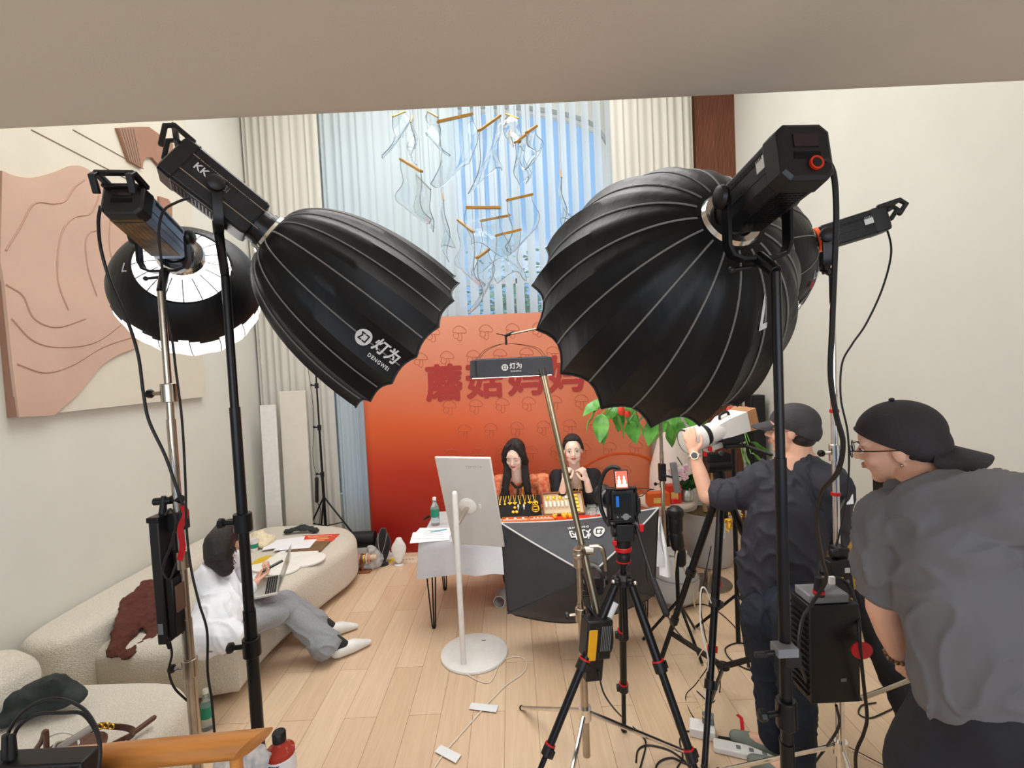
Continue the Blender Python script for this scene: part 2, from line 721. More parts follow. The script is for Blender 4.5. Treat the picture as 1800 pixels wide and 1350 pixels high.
pleats(xb_, xm, yc, .016, .095, seed=2).build('closed_vanes', DRW, o, smooth=60)
q = MB()
x = xm + .01
i = 0
while x < xc - .02:
    wv = .088 + .008 * math.sin(i * 2.3)

    def fn(u, v, x=x, wv=wv, i=i):
        return (x + wv * u, yc - .02 + .05 * (u - .5) + .012 * math.sin(PI * u), .02 + 5.58 * v)
    q.grid(fn, 4, 4, .002)
    x += .136
    i += 1
vv = q.build('open_vanes', VAN, o, smooth=60)
pleats(xm, xc, yc + .03, .012, .136, seed=4).build('gauze', GAU, o, smooth=60)
rl = MB().cyl((xa, yc, 5.62), (xd, yc, 5.62), .015).build('curtain_rail', WHITEP)
tag(rl, 'white ceiling rail carrying the curtains', 'curtain rail')

# trees outside the window
lf = mat('outdoor_foliage', (96, 140, 70), .8, col2=(150, 185, 110), vs_=4)
for k, (px, py, sz, lab) in enumerate(((905, 560, 1.5, 'green treetop seen through the sheer curtain above the orange backdrop'), (1062, 430, 1.1, 'green treetop seen through the right side of the sheer curtain'))):
    c = at(px, py, 12.0 + 4 * k)
    q = MB()
    random.seed(40 + k)
    for i in range(1500):
        d = V((random.gauss(0, .34), random.gauss(0, .34), random.gauss(0, .42))) * sz
        u, v, a = frame(V((random.gauss(0, 1), random.gauss(0, 1), random.gauss(0, 1))) + V((0, 0, .01)))
        s_ = .09
        p = c + d
        q.add([p, p + u * s_ + v * s_ * .4, p + u * s_ * 2, p + u * s_ - v * s_ * .4], [(0, 1, 2, 3)])
    t = thing('tree', (c.x, c.y, 0), lab, 'tree')
    q.build('foliage', lf, t)
    MB().cyl((c.x, c.y, 0), c + V((0, 0, .3)), .12, .05).build('trunk', mat('bark', (90, 72, 58), .9, var=.2), t)
struct(MB().box((0, 13, -.1), (30, 14, .1)).build('ground', mat('outdoor_ground', (120, 130, 95), .9, var=.2)))

# ------------------------------------------------------------------ relief picture on the left wall
XW = XL


def wl(px, py, off=0.0):
    return ax(px, py, XW + off)


pic = thing('relief_painting', (XW, 4.3, wl(30, 735).z), 'large cream wall panel with layered dusty pink wavy relief shapes', 'picture')


def wallpoly(pix, off, th):
    P = [wl(x, y, off + th) for x, y in pix]
    n_ = len(P)
    fs = [tuple(range(n_)), tuple(reversed(range(n_, 2 * n_)))] + [(i, (i + 1) % n_, (i + 1) % n_ + n_, i + n_) for i in range(n_)]
    return MB().add(P + [p - V((th, 0, 0)) for p in P], fs)


CANV = mat('canvas_cream', (214, 208, 192), .9, var=.02, vs_=5, bump=.15, bs=250)
PINK = mat('dusty_pink_relief', (198, 166, 148), .8, var=.05, vs_=2, bump=.2, bs=200)
PINKD = mat('brown_relief', (160, 120, 100), .8, var=.06, vs_=5, bump=.2, bs=120)
p0, p1 = wl(34, 733, .05), wl(362, 693, .05)
yA, yB_, zA, zB = p0.y, p1.y, min(p0.z, p1.z), 4.75
MB().box((XW + .025, (yA + yB_) / 2, (zA + zB) / 2), (.05, yB_ - yA, zB - zA)).build('canvas', CANV, pic, smooth=None)
MB().box((XW + .028, yA - .012, (zA + zB) / 2), (.056, .024, zB - zA)).build('frame_edge', PINKD, pic, smooth=None)


def crv(pts, n_=5):
    return [(p.x, p.y) for p in catmull([V((a, b_, 0)) for a, b_ in pts], n_)]


top = crv([(4, 300), (30, 310), (62, 312), (98, 303), (132, 291), (158, 300), (185, 330), (225, 400), (262, 470), (275, 520), (262, 560), (246, 590)])
bot = crv([(246, 590), (240, 610), (212, 622), (180, 642), (140, 690), (96, 730)])
edge = [(34, 733), (22, 640), (8, 500), (1, 460)]
wallpoly(top + bot[1:] + edge, .05, .02).build('pink_relief', PINK, pic, smooth=None)
q = MB()
for ln in ([(10, 440), (35, 400), (60, 358), (95, 358), (115, 352), (130, 330), (148, 316)], [(120, 545), (103, 500), (101, 450), (110, 405), (130, 382), (158, 375), (172, 350), (176, 320)],
           [(170, 520), (155, 475), (150, 430), (156, 410), (170, 405)], [(205, 480), (193, 440), (193, 395), (200, 370)], [(20, 560), (60, 600), (110, 610), (170, 600), (225, 560)],
           [(30, 640), (80, 655), (130, 640), (180, 610), (240, 590)], [(10, 500), (40, 520), (60, 560), (100, 575), (150, 560)]):
    q.tube([wl(a, b_, .0695) for a, b_ in ln], .006, 6, 6)
q.build('relief_ridge', mat('pink_ridge', (180, 144, 126), .8, var=.05), pic)
wallpoly([(207, 225), (235, 223), (262, 223), (305, 254), (302, 275), (299, 322), (289, 305), (279, 290), (268, 277), (258, 277), (252, 285), (251, 296), (227, 282)], .05, .025).build('brown_relief', PINKD, pic, smooth=None)
wallpoly([(280, 345), (296, 350), (303, 360), (303, 385), (282, 372)], .05, .02).build('brown_relief', PINKD, pic, smooth=None)
q = MB()
for a, b_ in (((55, 228), (222, 314)), ((128, 228), (252, 296))):
    pa, pb = wl(a[0], a[1], .052), wl(b_[0], b_[1], .052)
    q.cyl(pa, pb, .004, seg=6)
for k in range(6):
    q.cyl(wl(210 + k * 5, 226, .078), wl(228 + k * 4, 282 + k * 2, .078), .003, seg=6)
q.build('incised_line', mat('line_grey', (150, 136, 120), .8, var=.05), pic)
# ------------------------------------------------------------------ studio lights
LOGO_BG = mat('logo_light_grey', (214, 214, 214), .6, var=.02, vs_=50)
HUSK = mat('lamp_housing_black', (30, 30, 32), .38, metal=.25, var=.2, vs_=30, bump=.1, bs=200)
HUSKG = mat('lamp_housing_blue_grey', (104, 122, 146), .4, metal=.4, var=.1, vs_=20)
VENT = mat('vent_dark', (14, 14, 14), .6, var=.2, vs_=30)
DIFF = mat('glowing_diffuser', (255, 255, 255), .9, var=.01, emit=(255, 250, 242), es=4.0)
LANT = mat('glowing_lantern_cloth', (255, 255, 255), .9, var=.01, emit=(255, 253, 250), es=1.6)
STICK = mat('white_sticker', (225, 225, 222), .6, var=.03)


def light_stand(name, top, label, m_pole, r=.017, spread=.45, group=None, hub=.32, knobs=(), zfloor=0.0, parent_pts=None, cat='light stand', legm=None, hub_z=None, rot=.4):
    """telescopic stand: top point, straight down to the floor, three legs"""
    top = V(top)
    base = V((top.x, top.y, zfloor))
    t = thing(name, base, label, cat, group)
    h = top.z
    legm = legm or m_pole
    segs = [(.06, .48, r), (.46, .80, r * .84), (.79, 1.0, r * .68)]
    for k, (a, b_, rr) in enumerate(segs):
        MB().cyl(base + V((0, 0, max(.08, h * a))), base + V((0, 0, h * b_)), rr, seg=20).build('pole', m_pole, t)
    for k in knobs:
        z = k
        q = MB().cyl(base + V((0, 0, z - .035)), base + V((0, 0, z + .035)), r * 1.45, seg=16)
        q.cyl(base + V((-r * 1.2, 0, z)), base + V((-r * 3.2, -.004, z)), r * .42, seg=10)
        c_ = q.build('collar', m_pole if m_pole is not STEEL else STEEL, t, bevel=.003)
        kn = MB().lathe(base + V((-r * 3.0, -.004, z)), (-1, 0, 0), [(0, r * .6), (.006, r * .9), (.018, r * .9), (.024, r * .5)], seg=8)
        kn.build('knob', BLACKM if m_pole is not BLACKM else BLACK, c_)
    hz = hub
    MB().cyl(base + V((0, 0, hz - .03)), base + V((0, 0, hz + .03)), r * 1.7, seg=18).build('leg_hub', legm, t)
    for k in range(3):
        a = rot + k * 2 * PI / 3
        d = V((math.cos(a), math.sin(a), 0))
        q = MB().cyl(base + V((0, 0, hz)) + d * r, base + d * spread + V((0, 0, .012)), r * .6, seg=10)
        lg = q.build('leg', legm, t)
        MB().ell(base + d * spread + V((0, 0, .013)), (.014, .014, .013)).build('rubber_foot', RUBBER, lg)
    return t


def softbox(name, apex, rimc, R, ribs, label, up=(0, 0, 1), r0=.07, p=2.2, sag=.05, scal=.04, lip=.05, phase=0.0, light=None):
    apex, rimc = V(apex), V(rimc)
    a = (rimc - apex)
    Lx = a.length
    u, v, a = frame(a, up)
    t = thing(name, apex, label, 'softbox')
    half = PI / ribs

    def S(th, s_, off=0.0):
        k = ((th - phase + half) % (2 * half)) - half
        w_ = 1 - (k / half) ** 2
        g = (1 - abs(1 - s_) ** p) ** (1 / p)
        r = r0 + (R - r0) * g
        ch = math.cos(half) / max(.2, math.cos(half - abs(k)))
        r = r * (1 - (1 - ch) * .9) * (1 - sag * w_ * s_) if False else r * (1 - sag * w_ * (.45 + .55 * s_))
        x = Lx * s_ * (1 - scal * w_ * s_ ** 3)
        r += off
        return apex + a * x + (u * math.cos(th) + v * math.sin(th)) * r
    NT = ribs * 6
    NS = 26
    q = MB()
    q.grid(lambda i, j: S(phase + 2 * PI * i, j ** 1.8), NT, NS)
    # inner side, a little inside
    q.grid(lambda i, j: S(phase + 2 * PI * i, j ** 1.8, -.004), NT, NS)
    q.build('fabric_shell', FABRIC_B, t, smooth=40)
    for k in range(ribs):
        th = phase + 2 * PI * k / ribs
        MB().tube([S(th, .004 + .98 * (i / 20) ** 1.9, .002) for i in range(21)], .0030, 6, 1).build('rib', BLOUT, t)
    # rim binding
    q = MB()
    q.tube([S(phase + 2 * PI * i / NT, 1.0, .001) for i in range(NT + 1)], .004, 6, 0)
    q.build('rim_binding', mat('rim_black', (40, 40, 42), .5, var=.1), t)
    # diffuser set back from the rim
    q = MB()
    n_ = NT
    ring = [S(phase + 2 * PI * i / n_, .93, -.008) for i in range(n_)]
    c = sum(ring, V((0, 0, 0))) / n_
    q.add(ring + [c], [(i, (i + 1) % n_, n_) for i in range(n_)])
    q.build('front_diffuser', DIFF, t)
    # speed ring
    q = MB().lathe(apex - a * .012, a, [(0, r0 * .80), (0, r0 * 1.08), (.012, r0 * 1.16), (.022, r0 * 1.02), (.034, r0 * 1.12), (.046, r0 * 1.0), (.046, r0 * .75)], seg=36)
    sr = q.build('speed_ring', CHROME, t)
    q = MB()
    for k in range(ribs):
        th = phase + 2 * PI * k / ribs
        d = u * math.cos(th) + v * math.sin(th)
        q.box(apex + d * r0 * 1.1 + a * .02, (.014, .012, .03), (d.cross(a), d, a))
    q.build('rib_socket', CHROME, sr, bevel=.002)
    return t, S, (u, v, a, apex, Lx)


def on_shell(S, mb, th0, s0, a, Lx, R, ang, off=.004, scale=1.0, sgn=-1):
    """lay flat lettering (xy) on the shell around (th0, s0), turned by ang"""
    ca, sa = math.cos(ang), math.sin(ang)

    def fn(p):
        x, y = p.x * scale, p.y * scale
        X, Y = x * ca - y * sa, x * sa + y * ca
        return S(th0 + sgn * Y / R, s0 + X / Lx, off + p.z)
    return mb.xf(fn)


def logo_parts(size=1.0, latin=True):
    """round badge with an open bracket mark, then the two characters and the latin line"""
    disc = MB().prism([(math.cos(2 * PI * i / 32) * .5, math.sin(2 * PI * i / 32) * .5) for i in range(32)], .002, (-1.35, .1, 0))
    mk = MB()

    def bar(x0_, y0_, x1_, y1_, w_=.085):
        a_ = V((x0_, y0_, 0))
        b_ = V((x1_, y1_, 0))
        d = (b_ - a_).normalized()
        n_ = V((-d.y, d.x, 0)) * w_ / 2
        a_ -= d * w_ / 2
        b_ += d * w_ / 2
        P = [a_ - n_, b_ - n_, b_ + n_, a_ + n_]
        mk.prism([(p.x, p.y) for p in P], .001, (-1.35, .1, .0025))
    for sg in (1, -1):
        bar(-.24 * sg, .22, -.06 * sg, .22)
        bar(-.24 * sg, .22, -.24 * sg, -.2) if sg < 0 else (bar(-.24, .22, -.14, .06), bar(-.14, .06, -.24, -.2))
        bar(-.24 * sg, -.2, -.06 * sg, -.2)
    txt = heavy('灯为', .95, .002, .024)
    txt.xf(lambda p: V((p.x + .28, p.y + .22, p.z)))
    if latin:
        t2 = text_mb('DENGWEI', .30, .002, .006, spacing=1.25)
        t2.xf(lambda p: V((p.x + .28, p.y - .52, p.z)))
        txt = merge(txt, t2)
    return disc, mk, txt


def yoke(t, P, u, down, half, ln, foot, m_=BLACKM, w=.034):
    """U bracket around pivot P with arms at +-u*half going down to foot"""
    q = MB()
    dn = V(down).normalized()
    pts = []
    for k in range(9):
        ph = PI * k / 8
        # rounded U
        pts.append(None)
    cr_ = half * .45
    L_ = [P + u * half, P + u * half + dn * (ln - cr_), P + u * (half - cr_ * .3) + dn * (ln - cr_ * .3), P + u * (half - cr_) + dn * ln,
          P - u * (half - cr_) + dn * ln, P - u * (half - cr_ * .3) + dn * (ln - cr_ * .3), P - u * half + dn * (ln - cr_), P - u * half]
    wd = u.cross(dn)
    q.strap(L_, w, .010, wd)
    y_ = q.build('yoke', m_, t, bevel=.0015)
    for sg in (1, -1):
        k_ = MB().lathe(P + u * sg * (half + .003), u * sg, [(0, .026), (.008, .03), (.018, .028), (.024, .018)], seg=20)
        k_.build('tilt_knob', BLACK, y_)
    c = P + dn * ln
    MB().cyl(c - dn * .004, V(foot), .017, .015, seg=16).build('spigot', BLACKM, t, bevel=.002)
    lv = MB().cyl(c + dn * .02 + u * .01, c + dn * .025 + u * .07, .006, .005).ell(c + dn * .025 + u * .07, .009)
    lv.build('locking_lever', BLACK, t)
    return y_


def lamp(name, back, front, w_, h_, foot, label, up=(0, 0, 1), housing=HUSK, sides=8, pivot=.55, ydown=(0, 0, -1), handle=True, fs=1.0, side_mat=None, yl=None):
    back, front = V(back), V(front)
    u, v, a = frame(front - back, up)
    L_ = (front - back).length
    t = thing(name, foot, label, 'studio lamp')
    ch = .3 if sides == 8 else .12

    def sec(k, t_, sc_=1.0):
        o = back + a * t_
        W, H = w_ / 2 * sc_, h_ / 2 * sc_
        cx = W * ch * 1.0
        P = [(W, -H + cx), (W, H - cx), (W - cx, H), (-W + cx, H), (-W, H - cx), (-W, -H + cx), (-W + cx, -H), (W - cx, -H)]
        return [o + u * x + v * y for x, y in P]
    q = MB().rings([sec(0, .03, .97), sec(0, .035), sec(0, L_ * .80), sec(0, L_ * .84, .93)])
    bd = q.build('housing', housing, t, smooth=20, bevel=.002)
    q = MB().lathe(back + a * L_ * .82, a, [(0, h_ * .44), (L_ * .10, h_ * .44), (L_ * .10, h_ * .48), (L_ * .16, h_ * .48), (L_ * .18, h_ * .42)], seg=32)
    q.build('front_collar', BLACKM, t)
    # ribbed control end
    q = MB().rings([sec(0, 0, .86), sec(0, .006, 1.0), sec(0, .05, 1.04), sec(0, .056, 1.0)])
    bp_ = q.build('control_panel', BLACK, t, smooth=20, bevel=.002)
    q = MB().box(back + v * h_ * .18 - a * .001, (w_ * .46, h_ * .22, .004), (u, v, a))
    q.build('display', mat('lamp_display', (44, 30, 32), .2, var=.1), bp_)
    q = MB()
    for k in range(7):
        q.box(back + v * (-h_ * .02 - k * h_ * .018) - a * .001, (w_ * .5, h_ * .007, .003), (u, v, a))
    q.build('heat_slot', VENT, bp_)
    # side vents
    for sg in (1, -1):
        q = MB()
        n_ = 26
        for k in range(n_):
            tt = L_ * (.20 + .5 * k / n_)
            q.box(back + a * tt + u * sg * (w_ / 2) + v * h_ * .22, (.003, h_ * .10, .004), (u, v, a))
        q.box(back + a * L_ * .45 + u * sg * (w_ / 2) - v * h_ * .12, (.002, .002, L_ * .6), (u, v, a))
        q.build('vent_strip', VENT, bd)
    # underside grille
    q = MB()
    n_ = 16
    for k in range(n_):
        tt = L_ * (.12 + .56 * k / n_)
        q.box(back + a * tt - v * h_ * .5, (w_ * .56, .003, .006), (u, v, a))
    for k in range(5):
        q.box(back + a * L_ * .4 - v * h_ * .5 + u * w_ * .24 * (k - 2) / 2, (.002, .004, L_ * .56), (u, v, a))
    q.build('grille', BLACKM, bd)
    if handle:
        q = MB()
        H = h_ / 2
        pts = [back + a * .03 + v * H, back - a * .045 + v * (H + .002), back - a * .062 + v * (H - .02), back - a * .055 + v * (H * .25), back + a * .01 + v * (H * .1)]
        q2 = MB()
        for sg in (1, -1):
            q2.strap([p + u * sg * w_ * .42 for p in pts[:3] + [back + v * (-h_ * .05) - a * .03]], .020, .016, u)
        q2.strap([pts[1] + u * w_ * .46, pts[1] - u * w_ * .46], .02, .012, a)
        q2.strap([back - a * .012 + v * h_ * .30 + u * w_ * .42, back - a * .012 + v * h_ * .30 - u * w_ * .42], .02, .012, a)
        q2.build('handle', BLACK, t, bevel=.003)
    MB().box(back + a * .07 + u * w_ * .502 + v * h_ * .1, (.002, .03, .03), (u, v, a)).build('sticker', STICK, bd)
    if foot is not None:
        P = back + a * L_ * pivot
        d = V(foot) - P
        ln = yl or min(.17, max(.1, d.length * .75))
        yoke(t, P, u, d if abs(d.normalized().z) < .9 else V((0, 0, -1)), w_ / 2 + .02, ln, foot)
    return t, (u, v, a, back, L_)


# --- left parabolic softbox with its lamp on a black stand
AX1 = at(476, 414, 1.93)
RC1 = at(708, 596, 2.2)
sbx, S1, fr1 = softbox('parabolic_softbox', AX1, RC1, .372, 16, 'black parabolic softbox with a white round logo, left of the orange backdrop', p=2.0, r0=.078, sag=.06, scal=.02, phase=.12)
d_ = (AX1 - RC1).normalized()
foot2 = at(396, 486, 1.80)
lamp('studio_lamp', AX1 + d_ * .39, AX1 + d_ * .0, .15, .158, foot2,
     'black lamp head with white lettering on its side, on the black stand left of centre', housing=HUSK, sides=4, pivot=.42, handle=True, yl=.15)
st2 = light_stand('light_stand', foot2, 'black light stand rising in front of the woman on the sofa', BLACKM, .0225, .5, knobs=(.52, 1.02, 1.5), hub=.36)
# lettering
lamp2 = [o for o in bpy.data.objects if o.name == 'studio_lamp'][0]
u_, v_, a_ = frame(-d_, (0, 0, 1))
bk = AX1 + d_ * .39
side = u_ if u_.y < 0 else -u_
tx = text_mb('KK', .036, .001, .0006)
for ch_, col_ in ((tx, LOGO_BG),):
    place(ch_, bk + side * .0765 + a_ * .10 + v_ * .012, (a_, v_, side)).build('lettering', col_, lamp2)
place(text_mb('600Bi', .034, .001), bk + side * .0765 + a_ * .165 + v_ * .012, (a_, v_, side)).build('lettering', GREYP, lamp2)
q = MB()
for vv_ in (.04, -.03):
    q.box(bk + side * .0755 + a_ * .20 + v_ * vv_, (.30, .003, .002), (a_, v_, side))
q.build('trim_line', STEEL, lamp2)


def shell_logo(S, fr, R, px, py, ang, scale, parent, latin=True):
    """find the shell point seen at a pixel and lay the logo there"""
    best = None
    want = ray(px, py).normalized()
    for i in range(180):
        for j in range(20, 96, 2):
            pnt = S(2 * PI * i / 180, j / 100)
            d = (pnt - CAM)
            if best is None or d.normalized().dot(want) > best[0] + 1e-7:
                mid = fr[3] + fr[2] * (fr[4] * j / 100)
                if (pnt - mid).dot(CAM - pnt) > 0:
                    best = (d.normalized().dot(want), i, j)
    th, s0 = 2 * PI * best[1] / 180, best[2] / 100
    for mb, mt in zip(logo_parts(latin=latin), (LOGO_BG, VENT, LOGO_BG)):
        on_shell(S, mb, th, s0, fr[2], fr[4], R, ang, .006, scale).build('logo', mt, parent)
    return th, s0


shell_logo(S1, fr1, .34, 668, 620, 0.0, .063, sbx)

# --- lantern softbox at far left, glowing
LC = at(334, 514, 2.22)
LR = .292
bk1 = at(214, 348, 1.64)
ft1 = at(316, 446, 1.98)
la = (LC - ft1).normalized()
lan = thing('lantern_softbox', LC, 'glowing white lantern softbox under a black skirt, far left in front of the relief picture', 'softbox')
u, v, a = frame(la)


def sph(th, ph, r, sq=.86):
    return LC - a * (r * sq * math.cos(th)) + (u * math.cos(ph) + v * math.sin(ph)) * (r * math.sin(th))


MB().grid(lambda i, j: sph(.30 + (PI - .32) * j, 2 * PI * i, LR * (1 + .012 * math.cos(16 * 2 * PI * i))), 64, 24).build('lantern_cloth', LANT, lan)
q = MB()
NT, NS = 96, 60
keep = lambda c: (c - LC).normalized().dot(-a) > .24 + .03 * math.sin(c.x * 40)
for i in range(NT):
    for j in range(NS):
        th0_, th1_ = .62 + (PI - .64) * j / NS, .62 + (PI - .64) * (j + 1) / NS
        p0_, p1_ = 2 * PI * i / NT, 2 * PI * (i + 1) / NT
        P = [sph(th0_, p0_, LR * 1.035), sph(th1_, p0_, LR * 1.035), sph(th1_, p1_, LR * 1.035), sph(th0_, p1_, LR * 1.035)]
        if keep(sum(P, V()) / 4):
            q.add(P, [(0, 1, 2, 3)])
sk_ = q.build('light_skirt', FABRIC_B, lan, weld=.0005)
m_ = sk_.modifiers.new('s', 'SOLIDIFY')
m_.thickness = .004
for k in range(16):
    ph = 2 * PI * k / 16
    MB().tube([sph(.3 + 2.8 * i / 14, ph, LR * 1.006) for i in range(15)], .0028, 5, 2).build('rib', mat('rib_wire_grey', (110, 110, 114), .5, var=.05), lan)
MB().lathe(ft1 - la * .01, la, [(0, .058), (0, .082), (.012, .088), (.024, .078), (.036, .086), (.046, .072)], seg=36).build('speed_ring', CHROME, lan)
lam1, f1 = lamp('studio_lamp', bk1, ft1, .13, .12, at(283, 512, 1.80), 'blue-grey and black lamp head with a handle, leftmost, above the glowing lantern', housing=HUSKG, pivot=.66, yl=.13)
gr_ = mat('amber_lit_grille', (120, 84, 40), .5, col2=(30, 26, 24), vs_=14)
MB().box(bk1 + f1[2] * f1[4] * .42 - f1[1] * .0605, (.10, .003, f1[4] * .66), f1[:3]).build('heat_grille', gr_, lam1)
st1 = light_stand('light_stand', at(283, 512, 1.80), 'chrome light stand with a black battery controller clamped on it, leftmost', STEEL, .0185, .5, knobs=(.95, 1.37, 2.0), hub=.36)
# letters on the skirt
for s_, px, py, z_ in (('Lantern', 372, 445, .075), ('L', 238, 478, .06)):
    c = at(px, py, 2.0)
    n_ = (c - LC).normalized()
    uu, vv, nn = frame(n_)
    rr = LR * 1.03

    def fn(p, n_=n_, uu=uu, vv=vv):
        d = n_ + uu * (p.x / rr) + vv * (p.y / rr)
        d.normalize()
        k = d.dot(a)
        # ellipsoid radius in direction d
        r = 1 / math.sqrt((k / (.86 * rr)) ** 2 + (1 - k * k) / rr ** 2)
        return LC + d * (r + .004)
    text_mb(s_, z_, .0005, .0008).xf(fn).build('lettering', WPRINT, lan)
c = at(215, 485, 2.0)
# --- big right softbox with its lamp on a black stand
AX3 = at(1285, 386, 1.35)
RC3 = at(1146, 545, 1.80)
sb3, S3, fr3 = softbox('parabolic_softbox', AX3, RC3, .455, 16, 'large black parabolic softbox right of the window, seen from behind with its ribs fanning out', p=1.85, sag=.075, scal=.08, r0=.076, phase=.05)
d_ = (AX3 - RC3).normalized()
bk3 = at(1418, 265, 1.04)
foot3 = at(1364, 478, 1.165)
lam3, f3 = lamp('studio_lamp', bk3, AX3, .118, .128, foot3, 'large black lamp head with a red socket on its back, top right', pivot=.60, handle=False, yl=.155)
MB().lathe(bk3 - f3[1] * .030 - f3[0] * .014 - f3[2] * .002, -f3[2], [(0, .015), (.006, .015), (.006, .0105), (.001, .010)], seg=24).build('power_socket', mat('orange_red_plastic', (190, 44, 18), .4, var=.05), lam3)
MB().cyl(bk3 - f3[1] * .030 - f3[0] * .014 - f3[2] * .002, bk3 - f3[1] * .030 - f3[0] * .014 - f3[2] * .0086, .0095, seg=20).build('socket_core', BLACK, lam3)
light_stand('light_stand', foot3, 'thick black light stand in front of the photographer in the dark shirt', BLACKM, .0165, .5, knobs=(.62, 1.15), hub=.36)
place(text_mb('Λ', .034, .001, .0015), bk3 + f3[2] * f3[4] * .60 - f3[0] * .083, (V((0, 0, 0)) + f3[2].cross(-f3[0]) * 0 + V((.8, -.6, 0)), V((0, 0, 1)), V((-.6, -.8, 0)))).build('lettering', WPRINT, lam3) if False else None
# 7 mark on the shell
best = shell = None


def put_text(S, fr, R, px, py, txt, size, ang, parent, mt=LOGO_BG, bold=.002):
    best = None
    want = ray(px, py).normalized()
    for i in range(240):
        for j in range(10, 96, 2):
            pnt = S(2 * PI * i / 240, j / 100)
            mid = fr[3] + fr[2] * (fr[4] * j / 100)
            if (pnt - mid).dot(CAM - pnt) > 0:
                k = (pnt - CAM).normalized().dot(want)
                if best is None or k > best[0]:
                    best = (k, i, j)
    th, s0 = 2 * PI * best[1] / 240, best[2] / 100
    on_shell(S, text_mb(txt, size, .0005, bold), th, s0, fr[2], fr[4], R, ang, .005).build('lettering', mt, parent)


put_text(S3, fr3, .42, 1340, 545, '7', .09, -1.6, sb3)
# --- second lamp on the right with a dark lantern softbox
R4 = .30
ft4 = at(1418, 428, 2.0)
bk4 = at(1556, 385, 1.92)
a4 = (ft4 - bk4).normalized()
LC4 = ft4 + a4 * (R4 * .86)
ln4 = thing('lantern_softbox', LC4, 'dark skirted lantern softbox half hidden behind the large right softbox', 'softbox')
u, v, a = frame((LC4 - ft4))
LCs, LRs = LC4, R4


def sph4(th, ph, r, sq=.9):
    return LC4 - a * (r * sq * math.cos(th)) + (u * math.cos(ph) + v * math.sin(ph)) * (r * math.sin(th))


MB().grid(lambda i, j: sph4(.25 + (PI - .27) * j, 2 * PI * i, R4), 64, 24).build('lantern_cloth', LANT, ln4)
q = MB()
for i in range(72):
    for j in range(40):
        th0_, th1_ = .2 + 1.9 * j / 40, .2 + 1.9 * (j + 1) / 40
        p0_, p1_ = 2 * PI * i / 72, 2 * PI * (i + 1) / 72
        P = [sph4(th0_, p0_, R4 * 1.03), sph4(th1_, p0_, R4 * 1.03), sph4(th1_, p1_, R4 * 1.03), sph4(th0_, p1_, R4 * 1.03)]
        if (sum(P, V()) / 4).z - LC4.z > -.62 * R4:
            q.add(P, [(0, 1, 2, 3)])
sk_ = q.build('light_skirt', FABRIC_B, ln4, weld=.0005)
m_ = sk_.modifiers.new('s', 'SOLIDIFY')
m_.thickness = .004
for k in range(12):
    ph = 2 * PI * k / 12
    MB().tube([sph4(.3 + 1.9 * i / 14, ph, R4 * 1.036) for i in range(15)], .0022, 5, 2).build('rib', BLOUT, ln4)
for s_, px, py, z_, mt in (('Lantern', 1396, 474, .05, WPRINT), ('●', 1373, 486, .04, RED)):
    n_ = (at(px, py, 1.95) - LC4).normalized()
    uu, vv, nn = frame(n_)
    uu, vv = uu * .95 + vv * .3, vv * .95 - uu * .3
    rr = R4 * 1.035

    def fn(p, n_=n_, uu=uu, vv=vv):
        d = (n_ + uu * (p.x / rr) + vv * (p.y / rr)).normalized()
        k = d.dot(a)
        r = 1 / math.sqrt((k / (.9 * rr)) ** 2 + (1 - k * k) / rr ** 2)
        return LC4 + d * (r + .005)
    text_mb(s_, z_, .0005, .0006).xf(fn).build('lettering', mt, ln4)
MB().lathe(ft4 - a4 * .02, a4, [(0, .05), (0, .062), (.02, .07), (.05, .062), (.05, .05)], seg=30).build('speed_ring', CHROME, ln4)
lam4, f4 = lamp('studio_lamp', bk4, ft4, .085, .095, at(1462, 480, 1.98), 'slim black lamp head with a copper ring, far right above the chrome stand', sides=4, pivot=.80, yl=.12)
MB().lathe(ft4 - a4 * .045, a4, [(0, .049), (.0, .051), (.014, .051), (.014, .049)], seg=30).build('copper_ring', mat('copper_ring', (232, 96, 50), .3, metal=.6, var=.1, emit=(255, 90, 40), es=.15), lam4)
place(text_mb('LED 300W', .028, .001), bk4 + a4 * .14 - f4[0] * .0 + V((0, -.047, 0)), (a4 * -1, V((0, 0, 1)), V((0, -1, 0)))) .build('lettering', GREYP, lam4) if False else None
light_stand('light_stand', at(1462, 480, 1.98), 'chrome light stand with red cable ties on the far right', CHROME, .016, .5, knobs=(.70, 1.12, 1.62), hub=.36)
# ------------------------------------------------------------------ orange backdrop
YBD = 5.30
xbl, xbr = at(640, 800, YBD).x, at(1150, 800, YBD).x
zbt = at(900, 551, YBD).z
bm_ = bpy.data.materials.new('orange_backdrop_gradient')
bm_.use_nodes = True
n = bm_.node_tree.nodes
L = bm_.node_tree.links
b = n['Principled BSDF']
b.inputs['Roughness'].default_value = .45
tcn = n.new('ShaderNodeTexCoord')
sp = n.new('ShaderNodeSeparateXYZ')
L.new(tcn.outputs['Object'], sp.inputs[0])
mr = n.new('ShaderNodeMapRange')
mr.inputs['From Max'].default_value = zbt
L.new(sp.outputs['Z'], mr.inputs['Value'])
r1 = n.new('ShaderNodeValToRGB')  # deep red at the foot, paler salmon towards the top
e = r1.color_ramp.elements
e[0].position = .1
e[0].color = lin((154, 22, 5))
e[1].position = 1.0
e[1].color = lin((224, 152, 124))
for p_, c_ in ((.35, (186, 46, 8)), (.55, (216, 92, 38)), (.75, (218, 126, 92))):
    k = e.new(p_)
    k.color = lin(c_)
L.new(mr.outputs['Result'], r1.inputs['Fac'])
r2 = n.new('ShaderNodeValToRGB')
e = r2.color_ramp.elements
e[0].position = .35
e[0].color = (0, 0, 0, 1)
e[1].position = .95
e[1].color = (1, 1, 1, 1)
mr2 = n.new('ShaderNodeMapRange')
